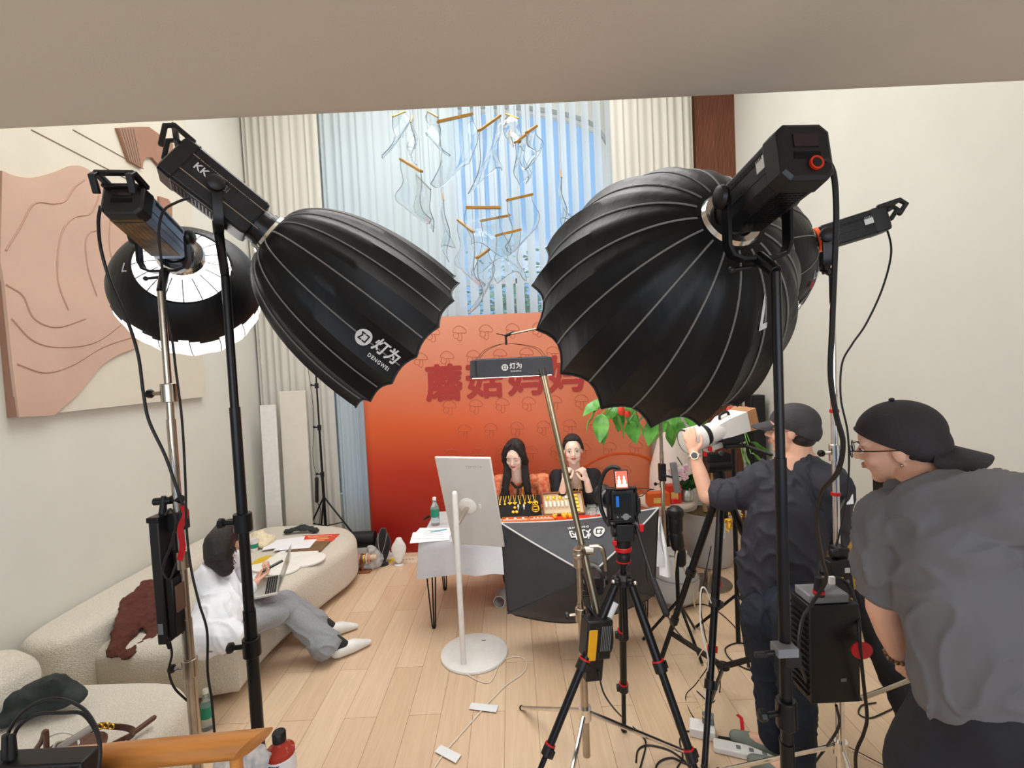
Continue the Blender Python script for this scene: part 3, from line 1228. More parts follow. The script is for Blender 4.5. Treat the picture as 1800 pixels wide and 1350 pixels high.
mr2.inputs['From Min'].default_value = -(xbr - xbl) / 2
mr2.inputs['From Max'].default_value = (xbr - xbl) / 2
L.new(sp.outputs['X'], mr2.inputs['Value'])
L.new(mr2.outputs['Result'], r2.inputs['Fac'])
mx = n.new('ShaderNodeMix')
mx.data_type = 'RGBA'
L.new(r2.outputs['Color'], mx.inputs['Factor'])
L.new(r1.outputs['Color'], mx.inputs['A'])
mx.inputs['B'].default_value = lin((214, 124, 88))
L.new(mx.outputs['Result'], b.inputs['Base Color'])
bd = thing('backdrop', ((xbl + xbr) / 2, YBD, 0), 'wide orange printed backdrop with large red characters and mushroom outlines', 'backdrop')
P = []
rr = .1
for cx_, sg in ((xbr - rr, 1), (xbl + rr, -1)):
    for k in range(7):
        a = PI / 2 * k / 6
        P.append((cx_ + sg * rr * math.sin(PI / 2 - a if sg > 0 else a), YBD + rr - rr * math.cos(PI / 2 - a if sg > 0 else a)))
P = [(xbl, YBD + .2)] + [(xbl + rr - rr * math.cos(PI / 2 * k / 6), YBD + rr - rr * math.sin(PI / 2 * k / 6)) for k in range(7)] + [(xbr - rr + rr * math.sin(PI / 2 * k / 6), YBD + rr - rr * math.cos(PI / 2 * k / 6)) for k in range(7)] + [(xbr, YBD + .2)]
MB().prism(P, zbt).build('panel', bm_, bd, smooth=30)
LET = mat('lettering_red', (172, 50, 42), .5, var=.03)
for ch_, px, py in (('蘑', 781, 678), ('菇', 852, 673), ('妈', 925, 668), ('妈', 996, 662)):
    c = at(px, py, YBD)
    tm = heavy(ch_, .42, .004, .014)
    place(tm, (c.x, YBD - .003, c.z - .0), (V((1, 0, 0)), V((0, 0, 1)), V((0, -1, 0)))).build('lettering', LET, bd)
q = MB()


def mush(cx_, cz, s_):
    y_ = YBD - .001
    f = lambda pts: q.tube([V((cx_ + a * s_, y_, cz + c * s_)) for a, c in pts], .0028, 4, 3)
    f([(-.5, .05), (-.45, .28), (-.2, .48), (.1, .5), (.4, .3), (.52, .02), (.3, -.04), (.12, .0), (-.1, -.02), (-.3, .06), (-.5, .05)])
    f([(-.1, -.02), (-.06, -.25), (-.16, -.45), (-.02, -.6), (.16, -.5), (.16, -.2), (.12, 0)])
    f([(-.38, .0), (-.48, -.2), (-.38, -.38), (-.2, -.4)])


zz = .25
row = 0
while zz < zbt - .1:
    xx = xbl + .25 + (.14 if row % 2 else 0)
    while xx < xbr - .15:
        px_off = (zz - .25)
        if (xx > xbl + .9 or zz > 1.9) and not (1.62 < zz < 2.02 and at(745, 680, YBD).x < xx < at(1035, 680, YBD).x):
            mush(xx, zz, .145)
        xx += .29
    zz += .27
    row += 1
q.build('mushroom_outline_pattern', mat('print_line_brown', (190, 96, 64), .5, var=.05), bd)
c = at(1095, 905, YBD)
q = MB()
rad = (at(1095, 797, YBD) - c).length
q.tube([V((c.x + rad * math.cos(math.radians(a)), YBD - .001, c.z + rad * math.sin(math.radians(a)))) for a in range(0, 150, 8)], .016, 6, 0)
q.xf(lambda p: V((p.x, YBD + (p.y - YBD) * .15, p.z)))
q.build('printed_arc', mat('print_arc_orange', (206, 84, 22), .5, var=.05), bd)

# ------------------------------------------------------------------ table
TZ = .71
tyf, tyb = 3.66, 4.42
txl, txr = az(733, 962, TZ).x, 1.08
tb = thing('trestle_table', ((txl + txr) / 2, (tyf + tyb) / 2, 0), 'long table on black hairpin legs behind the white monitor', 'table')
MB().box(((txl + txr) / 2, (tyf + tyb) / 2, TZ - .02), (txr - txl - .04, tyb - tyf - .04, .03)).build('tabletop', mat('table_board', (90, 66, 50), .6, var=.2), tb, bevel=.004)
for sx in (0, 1):
    for sy in (0, 1):
        x = (txl + .04) if sx == 0 else (txr - .09)
        y = (tyf + .06) if sy == 0 else (tyb - .06)
        dx = .08 * (1 if sx == 0 else -1)
        q = MB()
        q.tube([(x - dx * .3, y, TZ - .03), (x + dx * .15, y, .012), (x + dx * .3, y, .006), (x + dx * .45, y, .012), (x + dx * .9, y, TZ - .03)], .006, 8, 0)
        q.tube([(x + dx * .3, y + (.07 if sy == 0 else -.07), TZ - .03), (x + dx * .3, y, .012)], .006, 8, 0)
        q.cyl((x + dx * .3, y, 0), (x + dx * .3, y, .012), .014)
        q.build('leg', BLACKM, tb)
CLG = mat('grey_tablecloth', (196, 196, 200), .8, var=.04, vs_=6, bump=.35, bs=18)
q = MB()


def rrect(off, z, wave=0.0, n_=160):
    R = []
    x0_, x1_, y0_, y1_ = txl - off, txr + off, tyf - off, tyb + off
    per = 2 * ((x1_ - x0_) + (y1_ - y0_))
    for i in range(n_):
        d = per * i / n_
        W_, H_ = x1_ - x0_, y1_ - y0_
        if d < W_:
            p = V((x0_ + d, y0_, z)); nn = V((0, -1, 0))
        elif d < W_ + H_:
            p = V((x1_, y0_ + d - W_, z)); nn = V((1, 0, 0))
        elif d < 2 * W_ + H_:
            p = V((x1_ - (d - W_ - H_), y1_, z)); nn = V((0, 1, 0))
        else:
            p = V((x0_, y1_ - (d - 2 * W_ - H_), z)); nn = V((-1, 0, 0))
        wv = wave * (math.sin(d * 17) + .6 * math.sin(d * 29 + 1))
        R.append(p + nn * wv + V((0, 0, wave * .8 * math.sin(d * 5))))
    return R


q.rings([rrect(-.3, TZ + .003), rrect(-.004, TZ + .003), rrect(.006, TZ - .004), rrect(.012, TZ - .06, .004), rrect(.02, TZ - .16, .010), rrect(.028, TZ - .27, .016)], False)
q.f.append(tuple(range(160)))
o = q.build('tablecloth', CLG, smooth=50)
tag(o, 'light grey cloth draped over the table with its corner hanging left', 'tablecloth')
TT = TZ + .004


def ontop(px, py, dz=0.0):
    return az(px, py, TT + dz)


# jewellery display boards
VEL = mat('black_velvet', (16, 15, 17), .9, var=.2, sheen=.4)
TRW = mat('brown_wood_tray', (150, 96, 62), .5, var=.1, vs_=10, stretch=(2, 14, 2))
DY, DZ = .17, .14
nv = V((0, -DZ, DY)).normalized()
tv = V((0, DY, DZ)).normalized()
ln_ = math.hypot(DY, DZ)
bx0, bx1 = at(874, 890, 4.2).x, at(951, 890, 4.2).x
y0b = 4.12


def bpt(o_, s_, x, h=0.0):
    """point on an inclined board: x across, s_ 0..1 upward"""
    return V((x, y0b + DY * s_, TT + .01 + DZ * s_)) + nv * h


vb = thing('jewellery_display_board', (bx0, y0b, TT), 'tilted black velvet jewellery board hung with gold necklaces', 'display board')
cx_ = (bx0 + bx1) / 2
MB().box(bpt(0, .5, cx_, -.008), (bx1 - bx0, ln_, .016), (V((1, 0, 0)), tv, nv)).build('board', VEL, vb, bevel=.003)
MB().box((cx_, y0b + DY * .75, TT + DZ * .3), (bx1 - bx0 - .02, .012, DZ * .6)).build('support', VEL, vb)
wx0, wx1 = at(954, 890, 4.2).x + .005, at(1025, 885, 4.2).x
wt = thing('jewellery_tray', (wx0, y0b, TT), 'tilted brown wooden tray of gold and white jewellery, right of the velvet board', 'tray')
cx2 = (wx0 + wx1) / 2
MB().box(bpt(0, .5, cx2, -.006), (wx1 - wx0, ln_, .012), (V((1, 0, 0)), tv, nv)).build('tray_base', mat('cream_tray_lining', (226, 206, 172), .8, var=.05), wt)
q = MB()
for a, b2, c2, d2 in ((cx2, 1.0, wx1 - wx0, 0), (cx2, 0.0, wx1 - wx0, 0)):
    q.box(bpt(0, b2, a, .008), (c2, .012, .03), (V((1, 0, 0)), tv, nv))
for a in (wx0, wx1):
    q.box(bpt(0, .5, a, .008), (.012, ln_, .03), (V((1, 0, 0)), tv, nv))
q.build('rim', TRW, wt, bevel=.002)
MB().box((cx2, y0b + DY * .75, TT + DZ * .3), (wx1 - wx0 - .02, .012, DZ * .6)).build('support', TRW, wt)
# necklaces
names = ['leftmost', 'second', 'third', 'fourth', 'fifth', 'sixth', 'seventh']
for k in range(8):
    x = bx0 + (bx1 - bx0) * (.06 + .115 * k)
    t = thing('necklace', bpt(0, .8, x, .004), 'gold pendant necklace in the upper row of the black velvet board, %s from the left' % ('first second third fourth fifth sixth seventh eighth'.split()[k]), 'necklace', 'gold necklaces on the velvet board')
    MB().tube([bpt(0, 1.0, x - .012, .002), bpt(0, .8, x - .006, .004), bpt(0, .66, x, .005), bpt(0, .8, x + .007, .004), bpt(0, 1.0, x + .013, .002)], .0018, 5, 4).build('chain', GOLD, t)
    q = MB().ell(bpt(0, .60, x, .006), (.012 if k % 2 else .010, .012, .006), (V((1, 0, 0)), tv, nv))
    if k in (2, 3, 6, 7):
        for sg in (-1, 1):
            q.ell(bpt(0, .64, x + sg * .012, .006), (.010, .009, .005), (V((1, 0, 0)), tv, nv))
    q.build('pendant', GOLD, t)
# butterfly pendant and bangles
x = bx0 + (bx1 - bx0) * .40
q = MB().ell(bpt(0, .42, x, .006), (.016, .014, .007), (V((1, 0, 0)), tv, nv))
for sg in (-1, 1):
    q.ell(bpt(0, .22, x + sg * .015, .006), (.017, .017, .007), (V((1, 0, 0)), tv, nv))
tag(q.build('brooch', GOLD), 'gold leaf-shaped brooch low on the black velvet board', 'brooch')
for k, (s_, r_) in enumerate(((.58, .024), (.36, .028), (.26, .030))):
    x = bx0 + (bx1 - bx0) * .87
    c = bpt(0, s_, x, .008 + .006 * k)
    q = MB().tube([c + V((1, 0, 0)) * r_ * math.cos(a * PI / 12) + tv * r_ * .9 * math.sin(a * PI / 12) for a in range(25)], .0055, 8, 0)
    tag(q.build('bangle', GOLD), 'gold bangle on the right of the velvet board, %s one' % ('top thin', 'middle', 'bottom thick')[k], 'bangle', 'gold bangles on the velvet board')
for k in range(2):
    x = bx0 + (bx1 - bx0) * (.48 + .13 * k)
    q = MB().ell(bpt(0, .48, x, .005), (.011, .022, .005), (V((1, 0, 0)), tv, nv)).ell(bpt(0, .36, x, .005), (.006, .012, .004), (V((1, 0, 0)), tv, nv))
    tag(q.build('earring', mat('silver', (190, 190, 186), .3, metal=.8, var=.1)), 'silver leaf earring in the middle of the velvet board, %s of the pair' % ('left', 'right')[k], 'earring', 'silver earrings on the velvet board')
# gold things in the tray
YEL = mat('yellow_gold_matte', (250, 196, 60), .35, metal=.5, var=.08, vs_=60)
PEARL = mat('pearl_white', (250, 240, 225), .25, var=.03, coat=.5)
ordn = 'top second third fourth bottom'.split()
for k in range(5):
    x = wx0 + (wx1 - wx0) * .80
    q = MB().box(bpt(0, .86 - .175 * k, x, .008), (.062, .026, .012), (V((1, 0, 0)), tv, nv))
    tag(q.build('gold_bar', YEL, bevel=.003), 'small gold bar in the right column of the wooden tray, %s of five' % ordn[k], 'gold bar', 'gold bars in the wooden tray')
for k in range(4):
    x = wx0 + (wx1 - wx0) * (.12 + .16 * k)
    q = MB().ell(bpt(0, .80, x, .008), (.018, .018, .008), (V((1, 0, 0)), tv, nv))
    tag(q.build('gold_pendant', YEL if k < 3 else PEARL), ('gold round pendant in the top row of the wooden tray, %s from the left' % ('first', 'second', 'third', '')[k]) if k < 3 else 'white flower pendant in the top row of the wooden tray', 'pendant', 'round pendants in the wooden tray')
for k in range(6):
    x = wx0 + (wx1 - wx0) * (.08 + .10 * k)
    q = MB().cyl(bpt(0, .32, x, .018), bpt(0, .58, x, .018), .0125, seg=12)
    tag(q.build('white_bracelet_roll', PEARL, bevel=.002), 'upright white roll in the middle row of the wooden tray, %s from the left' % 'first second third fourth fifth sixth'.split()[k], 'jewellery roll', 'white rolls in the wooden tray')
for k in range(6):
    x = wx0 + (wx1 - wx0) * (.10 + .10 * k)
    q = MB().ell(bpt(0, .66, x, .01), (.008, .008, .008))
    tag(q.build('gold_bead', YEL), 'gold bead above the white rolls in the tray, %s from the left' % 'first second third fourth fifth sixth'.split()[k], 'bead', 'gold beads in the wooden tray')
# lower trays, red board, loose gold
OR_ = mat('orange_tray', (226, 120, 48), .6, var=.06)
PKL = mat('pink_lining', (238, 190, 170), .8, var=.05)
for k, (pa, pb) in enumerate(((882, 930), (932, 976))):
    a, c = ontop(pa, 926), ontop(pb, 924)
    y1_, y2_ = 3.90, 4.07
    w_ = c.x - a.x
    lab = ('orange tray of white pearls below the velvet board, left one', 'orange tray of small white pearls, right one of the pair')[k]
    t = thing('pearl_tray', (a.x + w_ / 2, y1_, TT), lab, 'tray', 'orange pearl trays')
    MB().box((a.x + w_ / 2, (y1_ + y2_) / 2, TT + .006), (w_ - .01, y2_ - y1_, .012)).build('tray_base', PKL, t)
    q = MB()
    for yy in (y1_, y2_, y1_ + (y2_ - y1_) * .45):
        q.box((a.x + w_ / 2, yy, TT + .014), (w_ - .008, .008, .028))
    for xx in (a.x + .004, c.x - .004):
        q.box((xx, (y1_ + y2_) / 2, TT + .014), (.008, y2_ - y1_, .028))
    q.build('rim', OR_, t, bevel=.002)
    for j in range(3 + 2 * k):
        xx = a.x + w_ * (.2 + .6 * j / (2 + 2 * k))
        o = MB().ell((xx, y1_ + .125, TT + .024), .013 if k == 0 else .009).build('pearl', PEARL)
        tag(o, ('pearl in the left orange tray, %s of three' if k == 0 else 'small pearl in the right orange tray, %s of five') % 'first second third fourth fifth'.split()[j], 'pearl', 'pearls in the orange trays')
REDB = mat('red_card', (232, 62, 28), .5, var=.05)
a, c = ontop(978, 925), ontop(1046, 905)
t = thing('red_display_card', ((a.x + c.x) / 2, 3.98, TT), 'red card lying on the table in front of the wooden tray', 'card')
MB().box(((a.x + c.x) / 2 + .02, 3.99, TT + .004), (c.x - a.x + .04, .22, .008)).build('card', REDB, t, bevel=.001)
MB().box((c.x - .03, 4.0, TT + .009), (.07, .07, .002)).build('picture', mat('card_picture', (190, 120, 60), .5, var=.2, vs_=40), t)
for k, (px, s_) in enumerate(((975, .020), (992, .026), (1003, .024))):
    c = ontop(px, 912)
    q = MB().ell((c.x, 4.03, TT + .028), (s_, s_ * .8, s_)).ell((c.x + s_ * .5, 4.02, TT + .044), (s_ * .6, s_ * .5, s_ * .6)).ell((c.x - s_ * .6, 4.03, TT + .04), (s_ * .5, s_ * .5, s_ * .6))
    tag(q.build('gold_ornament', YEL), 'chunky gold ornament at the foot of the tray, %s' % ('left one beside the orange tray', 'middle and biggest', 'right one beside the pole')[k], 'gold ornament', 'gold ornaments before the tray')
CLR = mat('clear_plastic', (240, 244, 246), .08, trans=.85, ior=1.3, var=.02)
for k, (px, py) in enumerate(((1040, 895), (1041, 906))):
    c = ontop(px, py)
    t = thing('ring_box', (c.x, 4.25 - .15 * k, TT), ('clear box with a pale ring behind another on the table', 'clear box with a pale ring at the front right of the table')[k], 'box', 'clear boxes on the table')
    MB().box((c.x, 4.25 - .15 * k, TT + .02), (.08, .07, .04)).build('box', CLR, t, bevel=.003)
    MB().box((c.x, 4.25 - .15 * k, TT + .014), (.05, .04, .018)).build('lining', PEARL, t, bevel=.004)
# bottle of water
GRN = mat('green_label', (36, 140, 110), .5, var=.08)


def bottle(name, base, h, r, label, liquid, lab_mat, cap_mat, txt=None, lt=.585):
    t = thing(name, base, label, 'bottle')
    B = V(base)
    MB().lathe(B, (0, 0, 1), [(0, r * .85), (h * .02, r), (h * .28, r), (h * .32, r * .94), (h * lt, r), (h * (lt + .05), r * .96), (h * (lt + (.9 - lt) * .45), r * .74), (h * (lt + (.9 - lt) * .75), r * .46), (h * .88, r * .40), (h * .90, r * .40)], seg=28).build('bottle_body', liquid, t)
    MB().lathe(B, (0, 0, 1), [(h * .30, r * .97), (h * .31, r * 1.02), (h * lt, r * 1.02), (h * (lt + .01), r * .97)], seg=28).build('bottle_label', lab_mat, t)
    MB().lathe(B + V((0, 0, h * .895)), (0, 0, 1), [(0, r * .46), (h * .09, r * .46), (h * .105, r * .40)], seg=20).build('cap', cap_mat, t)
    if txt:
        for i, (s_, z_, sz) in enumerate(txt):
            rr_ = r * 1.03

            def fn(p, z_=z_):
                an = p.x / rr_
                return B + V((math.sin(an) * (rr_ + p.z), -math.cos(an) * (rr_ + p.z), h * z_ + p.y))
            text_mb(s_, sz, .0005, .0006).xf(fn).build('lettering', mat('label_ink_dark', (40, 36, 60), .6, var=.05), t)
    return t


WATER = mat('clear_bottle_plastic', (225, 238, 240), .05, trans=.8, ior=1.33, var=.02)
c = ontop(771, 911)
bottle('water_bottle', (c.x, 4.05, TT), .235, .036, 'clear water bottle with a green label on the table left of the monitor', WATER, GRN, WHITEP)
# papers and pen
PAP = mat('white_paper', (240, 240, 244), .8, var=.02)
for k, (c0, rz) in enumerate((((757, 943), .1), ((762, 938), -.12))):
    c = ontop(*c0)
    q = MB().box((0, 0, 0), (.30, .24, .002))
    q.xf(lambda p: V((c.x + p.x * math.cos(rz) - p.y * math.sin(rz), c.y + p.x * math.sin(rz) + p.y * math.cos(rz), TT + .002 + .003 * k + p.z)))
    o = q.build('paper_sheet', PAP, smooth=None)
    tag(o, ('white sheet of paper overhanging the left end of the table, under another', 'topmost white sheet of printed paper at the left end of the table')[k], 'paper', 'papers on the table')
    if k:
        ql = MB()
        for j in range(4):
            ql.box((c.x - .02 + .01 * j, c.y + .06 - .035 * j, TT + .0065), (.16 - .03 * (j % 2), .003, .0006))
        ql.build('printed_line', mat('ink_grey', (110, 110, 120), .8, var=.05), o, smooth=None)
c = ontop(772, 935)
t = thing('pen', (c.x + .02, c.y, TT + .006), 'pale blue pen lying across the papers on the table', 'pen')
MB().cyl((c.x - .06, c.y - .02, TT + .012), (c.x + .06, c.y + .02, TT + .014), .0045).build('barrel', mat('pale_blue_plastic', (120, 190, 205), .4, var=.05), t)
MB().cyl((c.x - .06, c.y - .02, TT + .012), (c.x - .072, c.y - .024, TT + .0118), .0045, .001).build('tip', STEEL, t)
c = ontop(757, 905)
o = MB().tube([(c.x + .03 * math.cos(a * .6), 4.2 + .05 * math.sin(a * .9), TT + .006 + .002 * a) for a in range(9)], .006, 8, 4).build('key_cord', RUBBER)
tag(o, 'small black coiled cord on the table behind the water bottle', 'cord')

# ------------------------------------------------------------------ white monitor on its stand
C1, C2, C3, C4 = at(771, 804, 3.30), at(862, 807, 3.21), at(885, 961, 3.46), at(790, 956, 3.57)
bc = az(834, 1150, 0)
mo = thing('standing_monitor', (bc.x, bc.y, 0), 'white portrait monitor seen from behind on a white pole and disc base', 'monitor')
cc = (C1 + C2 + C3 + C4) / 4
uu = ((C2 - C1) + (C3 - C4)).normalized()
vv = ((C1 - C4) + (C2 - C3))
vv = (vv - uu * vv.dot(uu)).normalized()
nn = uu.cross(vv)  # towards the camera
if nn.y > 0:
    nn = -nn
W_ = ((C2 - C1).length + (C3 - C4).length) / 2
H_ = ((C1 - C4).length + (C2 - C3).length) / 2
MB().box(cc + nn * -.012, (W_, H_, .024), (uu, vv, nn)).build('back_shell', mat('monitor_back_grey', (206, 204, 202), .7, var=.03, vs_=3, bump=.2, bs=300), mo, bevel=.006)
MB().box(cc + nn * -.010, (W_ + .008, H_ + .008, .016), (uu, vv, nn)).build('bezel', WHITEP, mo, bevel=.006)
MB().box(cc + nn * -.026, (W_ - .02, H_ - .02, .004), (uu, vv, nn)).build('screen', mat('monitor_screen', (60, 60, 66), .2, var=.05, emit=(200, 205, 215), es=.6), mo, smooth=None)
hub = cc + uu * (-.02) + vv * (-.02)
MB().lathe(hub, nn, [(0, .066), (.006, .068), (.014, .060), (.022, .04), (.024, .0)], seg=32).build('mount_disc', WHITEP, mo)
pt = at(793, 870, 3.12)
pb = V((bc.x, bc.y, .02)) + V((-.10, -.20, 0))
pb = az(815, 1168, .02)
pole_top = V((pb.x, pb.y, at(793, 868, pb.y).z))
MB().cap(V((pb.x, pb.y, .02)), pole_top, .019, seg=20).build('pole', WHITEP, mo)
elb = V((pb.x, pb.y, at(798, 925, pb.y).z))
q = MB().strap([hub + nn * .02, (hub + nn * .04 + elb) / 2 + V((0, 0, 0)), elb], .03, .02, V((1, 0, .3)))
q.build('tilt_arm', mat('arm_satin_metal', (200, 188, 176), .35, metal=.8, var=.05), mo, bevel=.003)
MB().lathe((bc.x, bc.y, 0), (0, 0, 1), [(0, .232), (.008, .238), (.02, .236), (.026, .225), (.027, 0)], seg=64).build('disc_base', WHITEP, mo)
MB().box((bc.x + .06, bc.y + .12, .0275), (.03, .012, .001)).build('base_mark', GREYP, mo)
MB().box(cc + uu * .07 + vv * -.02 + nn * .001, (.016, .04, .004), (uu, vv, nn)).build('port_cover', WHITEP, mo, bevel=.002)
q = MB()
for k in range(7):
    q.ell(cc + uu * (.02 + .017 * k) + vv * (H_ * .41) + nn * .001, (.0035, .003, .001), (uu, vv, nn), 8, 5)
q.build('back_mark', GREYP, mo)
q = MB().tube([az(818, 1183, .01), az(840, 1196, .006), az(858, 1200, .006), az(868, 1190, .006), az(880, 1164, .006), az(900, 1155, .006), az(918, 1156, .006), az(926, 1168, .006), az(918, 1184, .006), az(890, 1204, .006), az(862, 1232, .006), az(835, 1262, .006), az(805, 1296, .006), az(780, 1325, .006), az(755, 1362, .006)], .0035, 8, 6)
tag(q.build('white_floor_cable', mat('white_cord', (226, 214, 200), .5, var=.05)), 'thin white cord running from the monitor base across the floor', 'cord')
TAPE = mat('white_tape', (228, 230, 232), .7, var=.03)
for k, pp in enumerate((((829, 1235), (876, 1240), (872, 1252), (824, 1246)), ((775, 1309), (811, 1327), (801, 1341), (764, 1321)))):
    q = MB().prism([(az(x, y, .01).x, az(x, y, .01).y) for x, y in pp], .0015, (0, 0, .0092))
    q.grid(lambda u, v: az(pp[0][0] + (pp[1][0] - pp[0][0]) * u, pp[0][1] + (pp[1][1] - pp[0][1]) * u + 1, .001 + .0095 * min(1, v * 2)), 2, 2)
    tag(q.build('tape_strip', TAPE, smooth=None), ('white tape strip holding the cord to the floor, nearer the monitor', 'white tape strip holding the cord at the bottom of the picture')[k], 'tape', 'tape strips on the floor')

# ------------------------------------------------------------------ rectangular fill softbox in front of the table
TL, TR, BR, BL = at(880, 919, 3.50), at(1157, 893, 3.50), at(1150, 1048, 3.52), at(893, 1078, 3.46)
AP = at(1037, 1012, 3.02)
fs = thing('rectangular_softbox', AP, 'dark rectangular softbox with white piping leaning upward before the table, logo upside down', 'softbox')


def rim4(t_):
    t_ = t_ % 4
    C_ = [TL, TR, BR, BL]
    i = int(t_)
    f = t_ - i
    p = C_[i] * (1 - f) + C_[(i + 1) % 4] * f
    if i == 2:
        p = p + V((0, .0, -.13 * math.sin(PI * f)))
    if i == 0:
        p = p + V((0, 0, -.03 * math.sin(PI * f)))
    return p


def S5(t_, s_, off=0.0):
    p = rim4(t_)
    q_ = AP + (p - AP) * (.10 + .90 * s_)
    c_ = (TL + TR + BR + BL) / 4
    ax5 = (c_ - AP).normalized()
    bul = math.sin(PI * s_) * .05
    out = (p - c_)
    out = (out - ax5 * out.dot(ax5)).normalized()
    return q_ + out * (bul + off)


MB().grid(lambda i, j: S5(4 * i, j), 80, 16).build('fabric_shell', mat('dark_grey_nylon', (58, 60, 66), .55, var=.12, vs_=6, bump=.6, bs=9), fs, smooth=50)
WPI = mat('white_piping', (214, 214, 214), .5, var=.03)
for k in range(4):
    MB().tube([S5(k, i / 12, .003) for i in range(13)], .0055, 6, 2).build('piping', WPI if k < 2 else mat('dark_piping', (52, 52, 56), .6, var=.05), fs)
MB().tube([rim4(i / 20) for i in range(21)], .006, 6, 0).build('rim_binding', WPI, fs)
MB().tube([rim4(1 + 3 * i / 40) for i in range(41)], .006, 6, 0).build('rim_binding', mat('rim_black', (40, 40, 42)), fs)
q = MB()
ring = [AP + (rim4(4 * i / 60) - AP) * .95 for i in range(60)]
q.add(ring + [sum(ring, V()) / 60], [(i, (i + 1) % 60, 60) for i in range(60)])
q.build('front_diffuser', mat('soft_diffuser_dim', (255, 255, 255), .9, var=.01, emit=(255, 250, 242), es=1.6), fs)
ax5 = ((TL + TR + BR + BL) / 4 - AP).normalized()
MB().lathe(AP, ax5, [(0, .06), (0, .08), (.03, .085), (.05, .075), (.05, .06)], seg=30).build('speed_ring', STEEL, fs)


def fn5(p):
    # rotated half a turn on the top panel
    sc_ = .070
    x, y = -p.x * sc_, -p.y * sc_
    return S5(.50 + x / 1.13 * 1.5, .56 + y / .33, .010 + p.z)


for mb, mt in zip(logo_parts(), (LOGO_BG, VENT, LOGO_BG)):
    mb.xf(fn5).build('logo', mt, fs)
# lamp head behind the speed ring
d_ = ax5
lp, f5 = lamp('studio_lamp', AP - ax5 * .20 + V((0, 0, -.02)), AP, .11, .11, at(1040, 1075, 2.72), 'lamp head behind the rectangular softbox, beside the chrome boom', sides=8, pivot=.5, yl=.09, handle=False)

# ------------------------------------------------------------------ chrome boom stand in the centre
BS = az(1032, 1392, 0)
BS = V((at(1026, 1200, 2.33).x, 2.33, 0))
bs = light_stand('boom_stand', V((BS.x, BS.y, at(1022, 985, 2.33).z)), 'chrome boom stand with a leaning arm in the middle foreground', STEEL, .019, .55, knobs=(.80,), hub=.30, legm=CHROME, rot=-2.0)
kn = V((BS.x, BS.y, at(1022, 985, 2.33).z))
b0, b1 = at(954, 655, 2.62), at(1058, 1112, 2.30)
q = MB().cyl(b0, b0 + (b1 - b0) * .70, .0165, seg=20).cyl(b0 + (b1 - b0) * .68, b1, .0195, seg=20)
q.build('boom_arm', mat('bronze_steel', (132, 120, 100), .28, metal=.9, var=.08), bs)
MB().cyl(b0 - (b1 - b0).normalized() * .02, b0 + (b1 - b0).normalized() * .02, .022, seg=20).build('arm_end_cap', BLACK, bs)
q = MB().cyl(kn + V((0, 0, -.03)), kn + V((0, 0, .06)), .026, seg=16)
km = b0 + (b1 - b0) * .70
q.cap(kn + V((0, 0, .03)), km, .03, .028)
q.cyl(km + V((-.04, -.02, 0)), km + V((.05, -.03, .0)), .022, seg=14)
q.build('boom_clamp', STEEL, bs, bevel=.002)
q = MB().tube([km + V((.03, -.03, .02)), km + V((.085, -.04, .02)), km + V((.10, -.04, -.03)), km + V((.105, -.04, -.10))], .010, 10, 4)
q.build('clamp_handle', STEEL, bs)
# yellow and black battery hanging from the arm
pc = at(1047, 1118, 2.28)
pk = thing('power_pack', pc, 'yellow and black power pack hanging low on the chrome boom stand', 'power pack')
A3 = (V((.95, .25, -.12)).normalized(), V((-.25, .95, 0)).normalized(), V((.12, 0, .99)).normalized())
MB().box(pc, (.13, .09, .19), A3).build('case', BLACK, pk, bevel=.008)
MB().box(pc - A3[0] * .035 - A3[2] * .02, (.045, .096, .15), A3).build('yellow_side', mat('yellow_case', (232, 170, 24), .5, var=.05), pk, bevel=.004)
q = MB()
for i in range(6):
    q.box(pc + A3[0] * (.008 + .009 * i) - A3[1] * .047 + A3[2] * .01, (.003, .003, .12), A3)
q.build('cooling_slot', GREYP, pk)
MB().tube([pc + A3[0] * .06 + A3[2] * .09, pc + A3[0] * .085 + A3[2] * .02, pc + A3[0] * .085 - A3[2] * .08, pc + A3[0] * .03 - A3[2] * .10], .007, 8, 4).build('carry_handle', BLACK, pk)
MB().box(pc + V((-.02, .0, -.155)), (.085, .05, .11), A3).build('adapter_block', BLACK, pk, bevel=.004)
MB().tube([pc + A3[2] * .09, pc + V((-.03, .02, .14)), b1], .006, 8, 4).build('hanging_strap', BLACK, pk)

# ------------------------------------------------------------------ strip softbox hung over the table
YS = 3.95
s0, s1 = at(825, 645, YS), at(973, 641, YS)
W_ = (s1 - s0).length
c = (s0 + s1) / 2
ss = thing('strip_softbox', c, 'shallow black strip softbox with a white logo hanging above the table', 'softbox')
q = MB()
zt, zl = at(900, 631, YS).z, at(900, 662, YS).z
q.rings([[V((c.x + sx * (W_ / 2 + g), YS + .22 + sy * (.22 + g), z)) for sx, sy in ((-1, -1), (1, -1), (1, 1), (-1, 1))] for z, g in ((zt + .012, -.05), (zt, -.01), (zl, .0))])
q.build('fabric_shell', mat('charcoal_nylon', (58, 60, 68), .55, var=.1, vs_=7, bump=.3, bs=14), ss, smooth=30)
MB().box((c.x, YS + .22, zl - .002), (W_ * .95, .40, .003)).build('front_diffuser', DIFF, ss, smooth=None)
MB().box((c.x - W_ * .42, YS - .008, (zt + zl) / 2), (.006, .006, zt - zl)).build('seam', VENT, ss)
sc_ = .055
for mb, mt in zip(logo_parts(), (WPRINT, VENT, WPRINT)):
    mb.xf(lambda p: V((c.x + .02 + p.x * sc_, YS - .014 - p.z, (zt + zl) / 2 + p.y * sc_))).build('logo', mt, ss)
tp = at(890, 606, YS + .2)
q = MB()
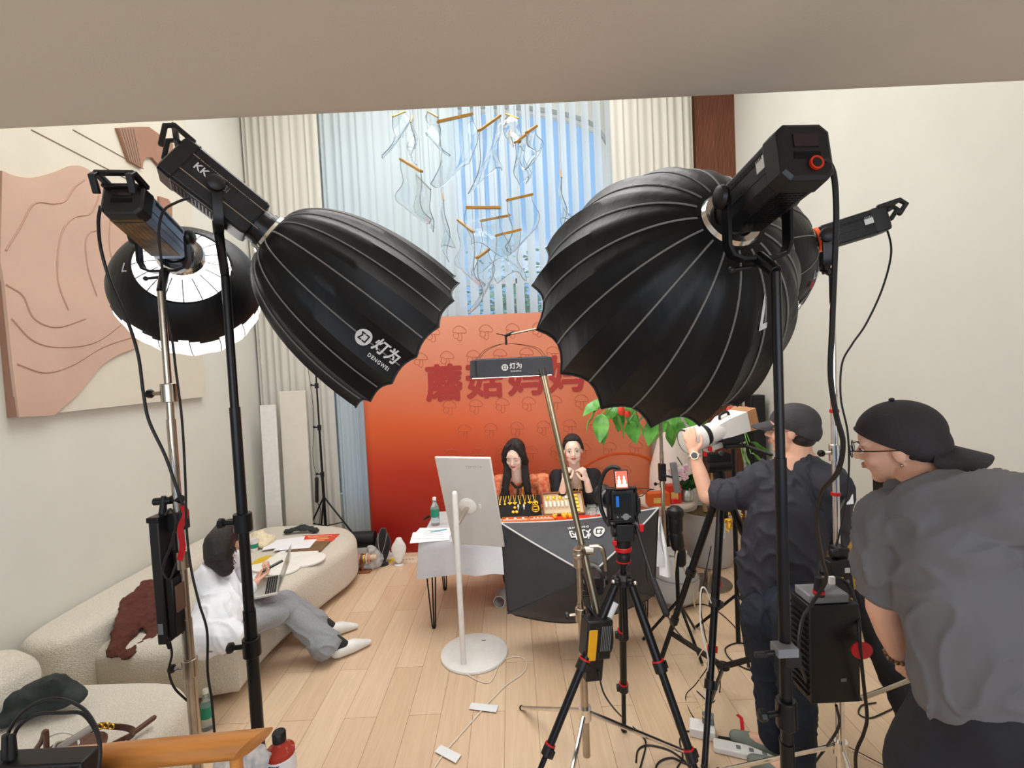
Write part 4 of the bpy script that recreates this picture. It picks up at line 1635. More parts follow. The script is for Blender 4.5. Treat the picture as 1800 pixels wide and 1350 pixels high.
for sy in (.06, .38):
    pts = [V((c.x - W_ * .42, YS + sy, zt + .01)), V((c.x - W_ * .3, YS + sy * .8 + .04, zt + .09)), V((tp.x, YS + .22, tp.z + .01)), V((c.x + W_ * .3, YS + sy * .8 + .04, zt + .09)), V((c.x + W_ * .42, YS + sy, zt + .01))]
    q.strap(catmull(pts, 8), .018, .003, V((0, 1, 0)))
q.build('hanging_strap', BLACK, ss)
# boom stand behind the table carrying it
bt = V((at(1163, 800, 4.14).x, 4.14, 2.55))
b2 = light_stand('boom_stand', bt, 'slim chrome stand behind the right end of the table, its boom holding the strip softbox', STEEL, .017, .4, knobs=(.95, 1.55), hub=.3, legm=CHROME)
e0 = V((tp.x, YS + .22, at(890, 590, YS + .22).z))
q = MB().cyl(e0 + V((.03, .01, .01)), bt + V((0, 0, -.05)), .008, .012, seg=12)
q.build('boom_arm', STEEL, b2)
q = MB().cyl(e0, V((tp.x, YS + .22, tp.z)), .010, seg=10).cap(e0 - V((.0, 0, 0)), e0 + V((.06, .02, .025)), .013).cyl(e0, e0 + V((-.08, -.02, .02)), .004)
q.build('boom_clamp', BLACK, b2)
cc_ = V((bt.x, bt.y, at(1165, 830, 4.14).z))
MB().box(cc_, (.055, .055, .15)).build('stand_clamp', BLACK, b2, bevel=.004)
t = thing('phone_clip_light', cc_ + V((.09, -.05, -.03)), 'grey upright panel device clipped to the slim chrome stand', 'panel light')
MB().box(cc_ + V((.095, -.05, -.04)), (.05, .04, .26), (V((1, 0, .12)).normalized(), V((0, 1, 0)), V((-.12, 0, 1)).normalized())).build('panel', GREYP, t, bevel=.004)
MB().cyl(cc_ + V((.0, -.02, -.02)), cc_ + V((.08, -.05, -.04)), .010).build('clip_arm', BLACK, t)
# ------------------------------------------------------------------ sofa and ottoman
BOU = mat('cream_boucle', (222, 214, 198), .95, var=.06, vs_=90, bump=1.0, bs=130, sheen=.3)


def puff(outline, z0, z1, r, n_=40, mt=BOU, name='seat', parent=None, dome=.0):
    """upholstered block from a closed outline with rolled top and bottom edges"""
    P = catmull([V((x, y, 0)) for x, y in outline] + [V((outline[0][0], outline[0][1], 0))], 8)[:-1]
    N_ = len(P)
    c = sum(P, V()) / N_
    nrm = []
    for i in range(N_):
        d = P[(i + 1) % N_] - P[i - 1]
        nn = V((d.y, -d.x, 0)).normalized()
        nrm.append(nn)
    if sum((P[i] - c).dot(nrm[i]) for i in range(N_)) < 0:
        nrm = [-k for k in nrm]
    R = []
    for k in range(5):
        a = PI / 2 * k / 4
        o = r * .6 * (1 - math.sin(a))
        R.append([p - q * o + V((0, 0, z0 + r * .6 * (1 - math.cos(a)))) for p, q in zip(P, nrm)])
    for k in range(7):
        a = PI / 2 * k / 6
        o = r * (1 - math.cos(a))
        R.append([p - q * o + V((0, 0, z1 - r + r * math.sin(a))) for p, q in zip(P, nrm)])
    m_ = MB()
    m_.rings(R)
    return m_.build(name, mt, parent, smooth=70)


sofa = thing('sofa', (-2.3, 4.0, 0), 'long curved cream boucle sofa along the left wall, the woman in white sits on it', 'sofa')
SH = .43
fl = lambda px, py: (az(px, py, 0).x, az(px, py, 0).y)
fr_ = [(-1.80, 2.96), (-1.81, 3.35), (-1.76, 3.72), (-1.67, 4.11), (-1.59, 4.42), (-1.60, 4.70), (-1.76, 4.97), (-2.02, 5.11), (-2.4, 5.17), (-2.75, 5.10), (-2.80, 4.7), (-2.80, 4.0), (-2.80, 3.2), (-2.72, 2.92), (-2.3, 2.86)]
puff(fr_, .05, SH, .09, name='seat', parent=sofa)
bk_ = [(-2.62, 2.86), (-2.60, 3.3), (-2.62, 3.9), (-2.64, 4.4), (-2.74, 4.62), (-2.90, 4.62), (-2.985, 3.8), (-2.98, 2.9), (-2.85, 2.70), (-2.7, 2.72)]
puff(bk_, .05, .585, .07, name='backrest', parent=sofa)
q = MB()
for x, y in ((-2.0, 3.1), (-1.95, 4.7), (-2.85, 3.1), (-2.70, 4.8)):
    q.cyl((x, y, 0), (x, y, .08), .03)
q.build('foot', BLACK, sofa)
ott = thing('chaise', (-2.3, 2.1, 0), 'cream boucle chaise seat at the bottom left corner, a jacket and a bag on it', 'sofa')
rx = at(336, 1232, 2.42).x
puff([(rx, 1.3), (rx + .0, 1.9), (rx, 2.35), (rx - .14, 2.55), (-2.1, 2.60), (-2.6, 2.6), (-2.93, 2.55), (-2.96, 2.0), (-2.96, 1.3), (-2.9, 1.12), (-2.2, 1.08), (rx - .1, 1.12)], .05, SH - .01, .08, name='seat', parent=ott)
q = MB()
for z_ in (.42, .52):
    q.limb([(V((-2.72, 1.35, z_)), .17), (V((-2.71, 1.9, z_)), .19), (V((-2.70, 2.38, z_)), .19)])
fuse(q, .015, 6).build('arm_cushion', BOU, ott, smooth=80)

# cloth lumps


def cloth(name, pts, th, mt, label, cat, amp=.02, fr=9, seed=1, rough=1):
    """crumpled garment: closed footprint (world points), puffed and creased"""
    P = catmull(pts + [pts[0]], 6)[:-1]
    c = sum(P, V()) / len(P)

    def mod(p, k):
        n_ = noise.noise(V((p.x * fr, p.y * fr, p.z * fr + seed))) + .5 * noise.noise(V((p.x * fr * 2.3 + 5, p.y * fr * 2.3, p.z * fr + seed)))
        return n_ * amp
    m_ = MB()
    R = []
    K = 9
    for k in range(K + 1):
        f = 1 - k / K * .98
        h = th * (1 - f ** 3) if k else 0
        row = []
        for p in P:
            q_ = c + (p - c) * f
            row.append(q_ + V((0, 0, h + .004 + (abs(mod(q_, k)) if k else 0))))
        R.append(row)
    m_.rings([[p + V((0, 0, -.0)) for p in R[0]]] + R[1:])
    o = m_.build(name, mt, smooth=80)
    tag(o, label, cat)
    return o


# brown jumper slung over the sofa back and seat
BRN = mat('dark_brown_knit', (88, 46, 36), .9, var=.15, vs_=30, bump=.6, bs=60)
A_ = [(272, 1012, 3.45), (230, 1040, 3.35), (214, 1085, 3.15), (186, 1160, 2.98), (192, 1168, 2.96), (216, 1158, 3.0), (222, 1163, 3.0), (262, 1145, 3.1), (290, 1125, 3.2), (300, 1060, 3.5)]
q = MB()
q.limb([(at(262, 1030, 3.329), .05), (at(236, 1062, 3.181), .08), (at(222, 1105, 2.995), .075), (at(200, 1148, 2.855), .045)], flat=.45, hint=(1, -.3, 1))
q.limb([(at(262, 1030, 3.329), .06), (at(270, 1075, 3.181), .075), (at(268, 1110, 3.069), .05)], flat=.5, hint=(1, -.3, 1))
q.limb([(at(285, 1095, 3.162), .05), (at(262, 1128, 2.976), .045), (at(222, 1152, 2.864), .038)], flat=.6)
q.limb([(at(262, 1030, 3.329), .05), (at(300, 1060, 3.348), .06), (at(292, 1100, 3.162), .04)], flat=.5)
jm = fuse(q, .012, 4, lambda c, n_: c + n_ * (.012 * noise.noise(c * 22) + .006 * noise.noise(c * 50)))
tag(jm.build('jumper', BRN, smooth=70), 'dark brown jumper slung over the sofa back beside the woman', 'jumper')

# black jacket on the chaise
JK = mat('black_green_cloth', (44, 50, 48), .8, var=.15, bump=.5, bs=25)
q = MB()
K_ = lambda px, py, z: az(px, py, z)
q.limb([(K_(5, 1235, .50), .06), (K_(50, 1222, .52), .08), (K_(92, 1205, .56), .07), (K_(135, 1222, .50), .05)], flat=.6)
q.limb([(K_(5, 1255, .46), .06), (K_(60, 1240, .48), .08), (K_(120, 1228, .48), .06)], flat=.5)
q.limb([(K_(68, 1212, .55), .04), (K_(90, 1198, .62), .022), (K_(104, 1215, .54), .04)])
q.limb([(K_(-40, 1260, .46), .08), (K_(10, 1262, .46), .06)], flat=.5)
jm = fuse(q, .012, 3, lambda c, n_: c + n_ * (.014 * noise.noise(c * 16) + .006 * noise.noise(c * 40)))
tag(jm.build('jacket', JK, smooth=60), 'crumpled black jacket lying on the cream chaise', 'jacket')

# brown handbag with straps on the chaise
BR2 = mat('brown_leather', (92, 58, 46), .45, var=.15, vs_=12, bump=.2, bs=80)
hb = thing('handbag', K_(130, 1300, .44), 'open brown leather handbag with a gold-ringed strap lying on the chaise', 'handbag')
q = MB()
q.limb([(K_(60, 1345, .47), .05), (K_(110, 1325, .50), .07), (K_(165, 1305, .50), .05), (K_(150, 1330, .50), .06)], flat=.7)
fuse(q, .008, 4).build('bag_body', BR2, hb, smooth=70)
q = MB().strap(catmull([K_(150, 1290, .50), K_(175, 1276, .52), K_(198, 1277, .53), K_(225, 1280, .52), K_(235, 1288, .47), K_(222, 1300, .45)], 6), .024, .006, V((.2, .2, 1)))
q.build('strap', BR2, hb, smooth=40)
q = MB().strap([K_(195, 1310, .45), K_(228, 1293, .455), K_(268, 1264, .46)], .022, .006, V((.2, .2, 1)))
q.cap(K_(232, 1290, .455), K_(270, 1262, .46), .012)
q.build('strap', BR2, hb, smooth=40)
q = MB()
for px, py in ((176, 1277), (186, 1275), (196, 1277)):
    c = K_(px, py, .54)
    q.tube([c + V((.012 * math.cos(a), 0, .012 * math.sin(a))) for a in [i * PI / 5 for i in range(11)]], .003, 6, 0)
q.build('strap_ring', GOLD, hb)
q = MB().tube([K_(45, 1340, .50), K_(72, 1305, .60), K_(80, 1285, .68), K_(82, 1320, .56)], .010, 8, 4)
q.build('bag_handle', BR2, hb)
WC = mat('white_cable', (226, 222, 214), .5, var=.04)
q = MB().tube([K_(52, 1330, .52), K_(75, 1302, .56), K_(105, 1288, .58), K_(130, 1292, .56), K_(138, 1310, .53), K_(120, 1325, .52), K_(95, 1318, .54), K_(100, 1305, .56), K_(115, 1300, .57)], .0045, 8, 6)
tag(q.build('charging_cable', WC), 'white charging cable coiled in the brown handbag', 'cable')
c = K_(108, 1312, .57)
q = MB().cap(c, c + V((.10, .03, .05)), .022, flat=.6)
tag(q.build('plastic_pouch', mat('pouch_grey_clear', (200, 196, 190), .15, trans=.5, var=.05)), 'clear plastic pouch sticking out of the brown handbag', 'pouch')

# side table below the frame, wooden bar, mixer box, bottle
ST = .76
t = thing('side_table', (-1.05, 1.25, 0), 'low table at the bottom left edge carrying the black box and the bottle', 'table')
MB().box((-1.19, 1.15, ST - .015), (1.18, .52, .03)).build('tabletop', mat('dark_board', (70, 60, 52), .5, var=.1), t, bevel=.004)
for sx in (-1.72, -.66):
    for sy in (.95, 1.36):
        MB().cyl((sx, sy, 0), (sx, sy, ST - .02), .02).build('leg', BLACKM, t)
OAK = mat('honey_wood', (196, 128, 62), .35, var=.14, vs_=3, stretch=(2, 16, 16), coat=.3)
r0_, r1_ = at(120, 1338, 1.10), at(446, 1307, 1.10)
rb = thing('wooden_rail', (r0_.x, r0_.y, ST), 'round honey-coloured wooden rail with a slanted cut end, bottom left', 'rail')
d = (r1_ - r0_).normalized()
q = MB()
R = []
u, v, a = frame(d)
for e_, cut in ((r0_ - d * .5, 0), (r1_, .5)):
    R.append([e_ + (u * math.cos(2 * PI * i / 32) + v * math.sin(2 * PI * i / 32)) * .029 + d * (cut * .032 * (math.sin(2 * PI * i / 32) * 1.6 + math.cos(2 * PI * i / 32) * 1.6)) for i in range(32)])
q.rings(R)
q.build('rail_bar', OAK, rb, smooth=40)
for f in (.12, .9):
    p = r0_ + (r1_ - r0_) * f
    MB().cyl((p.x, p.y, ST), (p.x, p.y, p.z - .02), .014).build('post', OAK, rb)
bx = at(75, 1342, .97)
bxr = at(146, 1337, .97)
mb_ = thing('equipment_box', (bx.x - .15, 1.02, ST), 'black equipment box with ports and looping cables at the bottom left corner', 'equipment')
zt = bx.z
MB().box((bxr.x - .225, .99, (ST + zt) / 2), (.45, .05, zt - ST)).build('case', BLACK, mb_, bevel=.004)
q = MB()
for k in range(3):
    q.box((bxr.x - .02 - .09 * k, .964, zt - .02), (.016, .004, .022))
q.build('port', GREYP, mb_)
for k, (xa_, top_, xb2) in enumerate(((10, (100, 1225), 168), (22, (110, 1250), 178))):
    p0 = at(xa_, 1324, .985)
    q = MB().tube([p0 + V((0, 0, -.01)), at(xa_ + 6, 1285, 1.0), at(50 + k * 12, 1243 + 14 * k, 1.0), at(top_[0], top_[1] + 3, 1.0), at(145, 1245 + 10 * k, 1.0), at(170, 1282 + 6 * k, .98), at(176, 1325, .96), at(170, 1370, .95)], .0036, 8, 8)
    q.cyl(p0 + V((0, 0, -.01)), p0 + V((.003, 0, .04)), .008, .006)
    q.build('looped_cable', CABLE, mb_)
c = at(491, 1300, 1.36)
JUI = mat('red_juice', (206, 74, 58), .1, trans=.4, ior=1.33, var=.05)
LBW = mat('white_label', (238, 232, 232), .5, var=.03)
bt_h = at(487, 1286, 1.36).z - ST
bottle('juice_bottle', (c.x, 1.36, ST), bt_h, .041, 'red drink bottle with a black cap and white label at the bottom edge', JUI, LBW, BLACK, [('EEIE', .69, .018), ('30', .60, .022)], .74)
PLF = mat('thin_clear_film', (236, 238, 240), .35, trans=.6, ior=1.1, var=.02)
q = MB()
q.limb([(at(395, 1350, 1.32), .03), (at(430, 1338, 1.32), .045), (at(455, 1335, 1.30), .03)])
o = fuse(q, .006, 2, lambda c, n_: c + n_ * .014 * noise.noise(c * 50)).build('plastic_bag', PLF, smooth=60)
tag(o, 'crumpled clear plastic bag beside the red drink bottle', 'plastic bag')
c = az(362, 1255, 0)
c = V((at(363, 1240, 2.75).x, 2.75, 0))
bottle('water_bottle', (c.x, c.y, 0), .235, .034, 'clear water bottle with a green label on the floor beside the chrome stand', WATER, GRN, WHITEP)

# things on the far end of the sofa
ZS = SH + .002
S_ = lambda px, py, dz=0.0: az(px, py, ZS + dz)
LEAF = mat('leaf_plate_white', (238, 236, 230), .5, var=.02)
c = S_(510, 985)
q = MB()
for k, (dx, dy, r_) in enumerate(((0, .12, .19), (.16, -.02, .15), (-.12, -.08, .16), (.04, -.2, .13))):
    q.lathe((c.x + dx, c.y + dy, ZS + .0012 * k), (0, 0, 1), [(0, r_), (.012, r_), (.015, r_ * .9), (.015, 0)], seg=28)
t = thing('cushion_board', (c.x, c.y, ZS), 'white cloud-shaped board with a yellow leaf shape lying on the sofa', 'board')
q.build('board', LEAF, t)
a, b2 = S_(440, 992, .02), S_(478, 976, .02)
q = MB().prism([(a.x + (b2.x - a.x) * f + .035 * math.sin(PI * f) * s_, a.y + (b2.y - a.y) * f - .05 * math.sin(PI * f) * s_) for f, s_ in [(i / 10, 1) for i in range(11)] + [(i / 10, -1) for i in range(9, 0, -1)]], .004, (0, 0, ZS + .016))
q.build('yellow_leaf', mat('mustard_yellow', (214, 176, 30), .6, var=.05), t, smooth=None)
for k, (px, py, w_, h_, rz) in enumerate(((500, 958, .34, .24, .3), (520, 962, .32, .22, .1))):
    c = S_(px, py)
    q = MB().box((0, 0, 0), (w_, h_, .002)).xf(lambda p: V((c.x + p.x * math.cos(rz) - p.y * math.sin(rz), c.y + p.x * math.sin(rz) + p.y * math.cos(rz), ZS + .02 + .003 * k + p.z)))
    tag(q.build('paper_sheet', PAP, smooth=None), ('lower white paper sheet on the sofa by the cream cloth', 'upper white paper sheet on the sofa over a brown folder')[k], 'paper', 'papers on the sofa')
c = S_(540, 962)
tag(MB().box((c.x + .02, c.y - .02, ZS + .010), (.32, .24, .016)).build('folder', mat('brown_folder', (120, 92, 62), .7, var=.1), bevel=.003), 'brown folder under the white papers on the sofa', 'folder')
c = S_(558, 947)
t = thing('leaflet', (c.x, c.y, ZS), 'red printed leaflet lying on the far end of the sofa', 'leaflet')
MB().box((c.x, c.y, ZS + .003), (.36, .20, .004)).build('sheet', mat('leaflet_red', (222, 70, 44), .5, var=.06, vs_=20), t)
q = MB()
for k in range(4):
    q.box((c.x, c.y + .06 - .04 * k, ZS + .0058), (.24 - .05 * (k % 2), .012, .0008))
q.build('printed_line', mat('leaflet_cream', (240, 200, 150), .6, var=.03), t, smooth=None)
CRM = mat('cream_cloth', (228, 216, 184), .9, var=.06, bump=.5, bs=30)
q = MB()
q.limb([(S_(438, 950, .06), .07), (S_(455, 945, .08), .08), (S_(472, 948, .05), .06), (S_(462, 955, .04), .06)], flat=.8)
tag(fuse(q, .010, 2, lambda c, n_: c + n_ * (.022 * noise.noise(c * 22) + .01 * noise.noise(c * 50))).build('cloth_bag', CRM, smooth=70), 'crumpled cream cloth bag on the sofa by the wall', 'bag')
c = S_(447, 968)
t = thing('paper_cup', (c.x, c.y, ZS), 'paper cup with a green print on the sofa beside the woman', 'cup')
MB().lathe((c.x, c.y, ZS), (0, 0, 1), [(0, .03), (.10, .04), (.102, .042), (.106, .041), (.104, .037), (.01, .028)], seg=24).build('cup_body', LBW, t)
MB().lathe((c.x, c.y, ZS + .03), (0, 0, 1), [(0, .0335), (.04, .0375)], seg=24, caps=False).build('printed_band', GRN, t)
c = S_(530, 938)
q = MB()
q.limb([(c + V((-.15, 0, .03)), .035), (c + V((0, .04, .05)), .05), (c + V((.15, 0, .03)), .035)], flat=.5)
tag(fuse(q, .009, 2, lambda c, n_: c + n_ * .016 * noise.noise(c * 28)).build('black_scarf', JK, smooth=60), 'black cloth heap at the far end of the sofa', 'cloth')

# floor things left of the backdrop
# boards leaning on the curtain
for k, (x_, w_, lab) in enumerate(((470, .17, 'tall white foam board leaning by the drape, the left narrow one'), (505, .30, 'wide cream foam board leaning by the drape, right of the narrow one'))):
    a = at(x_, 938, 5.42 + .08 * k)
    zt_ = at(470, (712, 690)[k], 5.45).z
    q = MB().box((0, 0, zt_ / 2), (w_, .03, zt_)).xf(lambda p: V((a.x + w_ / 2 + p.x, a.y + .04 * p.z / zt_ + p.y, p.z)))
    tag(q.build('foam_board', WHITEP if k == 0 else mat('cream_board', (222, 216, 204), .8, var=.02), smooth=None, bevel=.003), lab, 'board', 'foam boards by the drape')
# small tripod light stand
lsp = at(558, 700, 5.50)
ls = thing('light_stand', (lsp.x, 5.50, 0), 'thin black light stand behind the far end of the sofa', 'light stand')
X_ = lsp.x
for a_, b_, r_ in ((.12, .9, .016), (.9, 1.45, .013), (1.45, 2.2, .010)):
    MB().cyl((X_, 5.50, a_), (X_, 5.50, b_), r_, seg=12).build('pole', BLACKM, ls)
for z_ in (.88, 1.42, 1.9):
    q = MB().cyl((X_, 5.50, z_ - .03), (X_, 5.50, z_ + .03), .022, seg=10).cyl((X_, 5.50, z_), (X_ - .06, 5.50, z_ + .01), .008).ell((X_ - .06, 5.50, z_ + .01), .014)
    q.build('collar', BLACK, ls)
for an in (.35, 2.5, 4.6):
    q = MB().cyl((X_, 5.50, .62), (X_ + .42 * math.cos(an), 5.50 + .12 * math.sin(an), .02), .010, seg=8)
    q.cyl((X_, 5.50, .28), (X_ + .21 * math.cos(an), 5.50 + .06 * math.sin(an), .31), .006, seg=8)
    q.build('leg', BLACKM, ls)
q = MB().cap((X_ - .075, 5.48, .58), (X_ - .06, 5.48, .84), .020)
q.tube([(X_ - .075, 5.48, .58), (X_ - .03, 5.46, .48), (X_ - .05, 5.46, .35), (X_ - .09, 5.46, .2)], .004, 6, 5)
q.tube([(X_ - .06, 5.48, .84), (X_ - .09, 5.49, 1.1), (X_ - .05, 5.49, 1.6), (X_ - .08, 5.49, 2.1)], .003, 6, 5)
q.build('inline_adapter', CABLE, ls)
# black speaker roll, busts, bracelet holder, papers
c = az(632, 972, 0)
cy = 5.06
xx = at(632, 932, cy).x
q = MB().lathe((xx - .12, cy, .26), (1, 0, 0), [(0, .05), (.02, .085), (.28, .085), (.30, .05)], seg=24)
t = thing('bolster', (xx, cy, 0), 'black cylindrical speaker on a low stand left of the backdrop', 'speaker')
q.build('speaker_body', BLACK, t)
MB().box((xx + .02, cy, .10), (.16, .12, .18)).build('speaker_stand', WHITEP, t, bevel=.01)


def bust(px, py, Y, mt, label, h=.27):
    c = at(px, py, Y)
    t = thing('necklace_bust', (c.x, Y, 0), label, 'necklace stand')
    prof = [(0, .02, .02), (.10, .075, .03), (.17, .085, .035), (.21, .06, .035), (.24, .035, .03), (.27, .03, .028)]
    R = []
    for z_, a_, b_ in prof:
        R.append([V((c.x + a_ * math.cos(2 * PI * i / 24), Y + b_ * math.sin(2 * PI * i / 24) + z_ * .25, z_ * h / .27 + .02)) for i in range(24)])
    MB().rings(R).build('bust', mt, t, smooth=60, sub=1)
    MB().lathe((c.x, Y + .02, 0), (0, 0, 1), [(0, .05), (.012, .05), (.02, .03)], seg=24).build('bust_base', mt, t)
    return t, c


b_, c = bust(672, 960, 4.98, VEL, 'black velvet necklace bust on the floor left of the backdrop foot', .36)
MB().tube([(c.x - .05, 4.98 + .045, .33), (c.x - .035, 4.96, .22), (c.x - .005, 4.945, .14), (c.x + .03, 4.96, .22), (c.x + .045, 4.98 + .045, .33)], .003, 6, 5).build('chain', mat('silver', (190, 190, 186), .3, metal=.8), b_)
b_, c = bust(699, 960, 4.95, WHITEP, 'small white necklace bust on the floor beside the black one', .26)
c = az(665, 986, 0)
xx = az(638, 1006, 0)
t = thing('bracelet_holder', (xx.x, xx.y, 0), 'wooden T-bar holder stacked with bracelets on the floor by the sofa', 'bracelet holder')
MB().box((xx.x, xx.y, .01), (.16, .08, .02)).build('base', TRW, t, bevel=.003)
MB().cyl((xx.x, xx.y, .02), (xx.x, xx.y, .13), .014).build('post', TRW, t)
MB().cyl((xx.x - .15, xx.y, .15), (xx.x + .15, xx.y, .15), .026, seg=20).build('bar', mat('cream_leather', (214, 190, 160), .6, var=.05), t)
bcol = [mat('bracelet_pink', (206, 150, 130), .4, var=.1), mat('bracelet_brown', (110, 70, 50), .4, var=.1), GOLD, mat('bracelet_cream', (220, 200, 175), .4, var=.1)]
for k in range(9):
    x = xx.x - .13 + .026 * k
    cl = MB().tube([V((x, xx.y + .038 * math.cos(a * PI / 8), .143 + .042 * math.sin(a * PI / 8))) for a in range(17)], .009 if k % 3 else .006, 8, 0).build('bracelet', bcol[k % 4])
    tag(cl, '%s bracelet on the wooden T-bar holder, %s from the sofa' % (('pink', 'brown', 'gold', 'cream')[k % 4], 'first second third fourth fifth sixth seventh eighth ninth'.split()[k]), 'bracelet', 'bracelets on the holder')
c = az(705, 985, 0)
t = thing('printed_sheet', (c.x, c.y, 0), 'cream printed sheet with a yellow block on the floor before the backdrop', 'paper')
MB().box((c.x, c.y, .002), (.36, .17, .003)).build('sheet', mat('cream_sheet', (226, 206, 178), .7, var=.03), t, smooth=None)
MB().box((c.x - .10, c.y, .0042), (.04, .12, .001)).build('yellow_block', mat('yellow_ink', (230, 214, 40), .6, var=.03), t, smooth=None)
q = MB()
for k in range(4):
    q.box((c.x + .02 + .035 * k, c.y + .01, .0042), (.018, .012, .001))
q.build('printed_mark', mat('ink_grey', (110, 110, 120)), t, smooth=None)
for k, (px, py, Y, sc_, mt, lab) in enumerate(((652, 958, 4.9, .10, PLF, 'crumpled clear plastic bag standing on the floor by the black bust'), (676, 984, 5.02, .06, PAP, 'crumpled white tissue paper on the floor behind the bracelet holder'), (618, 965, 4.85, .09, mat('olive_bag', (150, 140, 112), .8, var=.15, bump=.4), 'olive and brown cloth bundle wedged behind the sofa end'))):
    c = at(px, py, Y)
    q = MB()
    q.limb([(V((c.x - sc_ * .5, Y, .05)), sc_ * .6), (V((c.x + sc_ * .3, Y + .04, .08)), sc_ * .8), (V((c.x, Y, .05 + sc_ * 1.6)), sc_ * .4)])
    tag(fuse(q, .010, 2, lambda c, n_: V((c.x, c.y, max(.002, c.z))) + V((n_.x, n_.y, abs(n_.z) * .3)) * .028 * noise.noise(c * 26)).build(('plastic_bag', 'tissue_paper', 'cloth_bundle')[k], mt, smooth=50), lab, ('plastic bag', 'paper', 'cloth')[k])
tag(MB().box((at(612, 975, 4.8).x + .03, 4.74, .14), (.12, .1, .27)).build('patterned_pouch', mat('striped_brown', (140, 100, 84), .8, col2=(96, 62, 52), vs_=30), bevel=.02), 'brown striped pouch standing between the sofa end and the bracelets', 'pouch')
# ------------------------------------------------------------------ plants and pots on the right behind the table
POT = mat('grey_glazed_pot', (176, 174, 172), .35, var=.06, vs_=6)
SOIL = mat('soil', (80, 66, 40), .95, var=.3, vs_=40)
LFG = mat('glossy_leaf', (62, 132, 44), .35, col2=(110, 176, 80), vs_=7, coat=.2)
LFD = mat('dark_leaf', (36, 84, 38), .4, var=.2, vs_=7)


def pot(name, c, r, h, label, mt=POT, taper=.72):
    t = thing(name, c, label, 'plant')
    MB().lathe(c, (0, 0, 1), [(0, r * taper * .9), (.01, r * taper), (h * .5, r * .92), (h * .94, r), (h, r * 1.02), (h, r * .93), (h * .9, r * .90)], seg=40, caps=False).build('pot', mt, t)
    MB().lathe(V(c) + V((0, 0, h * .90)), (0, 0, 1), [(0, r * .91), (.006, 0)], seg=30).build('soil', SOIL, t)
    return t


def leaf(q, base, d, ln, w_, droop=.4, roll=0.0):
    d = V(d).normalized()
    side = d.cross(V((0, 0, 1)))
    side = side.normalized() if side.length > .1 else V((1, 0, 0))
    upv = side.cross(d)
    side = side * math.cos(roll) + upv * math.sin(roll)
    nn = side.cross(d)

    def fn(u, v):
        wd = w_ * math.sin(PI * min(1, u * 1.02) ** .8) ** .8 if 0 < u < 1 else 0
        k = (v - .5) * 2
        return V(base) + d * (ln * u) + side * (wd * k / 2) + nn * (abs(k) * wd * .12) - V((0, 0, droop * ln * u * u)) + nn * .006 * math.sin(12 * u)
    q.grid(fn, 10, 4, .0015)


gp = az(1235, 1052, 0)
pc_ = V((at(1245, 950, 4.72).x, 4.72, .0))
pl = pot('potted_fiddle_leaf_plant', pc_, .30, at(1245, 900, 4.6).z, 'tall large-leaved plant in a grey pot behind the white-lens tripod')
MB().tube([pc_ + V((-.02, 0, .5)), pc_ + V((-.10, 0, 1.2)), pc_ + V((-.16, .0, 1.7)), pc_ + V((-.18, .1, 2.1))], .022, 10, 5, r1=.012).build('trunk', mat('tan_bark', (168, 140, 100), .8, var=.15), pl)
MB().tube([pc_ + V((.03, 0, .5)), pc_ + V((.10, 0, 1.2)), pc_ + V((.3, .0, 1.6))], .014, 8, 5, r1=.008).build('trunk', mat('tan_bark', (168, 140, 100)), pl)
random.seed(5)
lv = [(1062, 712, -.9, -.5), (1075, 725, -.4, -1), (1050, 725, -.6, -1), (1100, 722, .2, -1), (1112, 735, .4, -1), (1075, 706, .9, -.5), (1090, 712, -.6, -.8), (1058, 735, -.2, -1), (1082, 735, .3, -1),
      (1150, 745, -.3, -1), (1165, 740, .3, -1), (1180, 730, .1, -1), (1190, 745, .2, -1), (1172, 752, -.6, -.6), (1200, 735, .6, -.7), (1212, 728, .8, -.5), (1140, 730, -.7, -.7), (1225, 735, .4, -.9), (1160, 725, 0, -1), (1068, 702, -.7, -.7), (1085, 728, .0, -1), (1096, 706, .5, -.8), (1054, 745, .1, -1), (1106, 748, .2, -1), (1120, 728, .7, -.6), (1184, 752, -.2, -1), (1205, 748, .4, -.9),
      (1312, 770, .2, .9), (1318, 785, .7, -.6), (1305, 800, .3, -1), (1320, 805, .8, -.7), (1300, 770, -.5, .7), (1308, 822, .4, -.8)]
for k, (px, py, dx, dz) in enumerate(lv):
    q = MB()
    Y = 4.1 + random.uniform(-.15, .25)
    b0_ = at(px, py - 8, Y)
    leaf(q, b0_, (dx, -.25 + random.uniform(-.2, .2), dz), .19 + random.uniform(0, .05), .135, .05, random.uniform(-.5, .5))
    st_ = pc_ + V((-.17, .05, 2.0)) if px < 1250 else pc_ + V((.25, 0, 1.5))
    q.tube([b0_, (b0_ + st_) / 2 + V((0, 0, .08)), st_], .004, 5, 4)
    q.build('leaf', LFG, pl, smooth=60)
c = at(1092, 722, 4.0)
rb_ = MB().ell(c, (.03, .02, .04)).ell(c + V((.05, 0, -.03)), (.03, .02, .03))
tag(rb_.build('red_ribbon', mat('red_cloth', (226, 60, 40), .6, var=.08)), 'small red ribbon hanging among the large green leaves', 'ribbon')
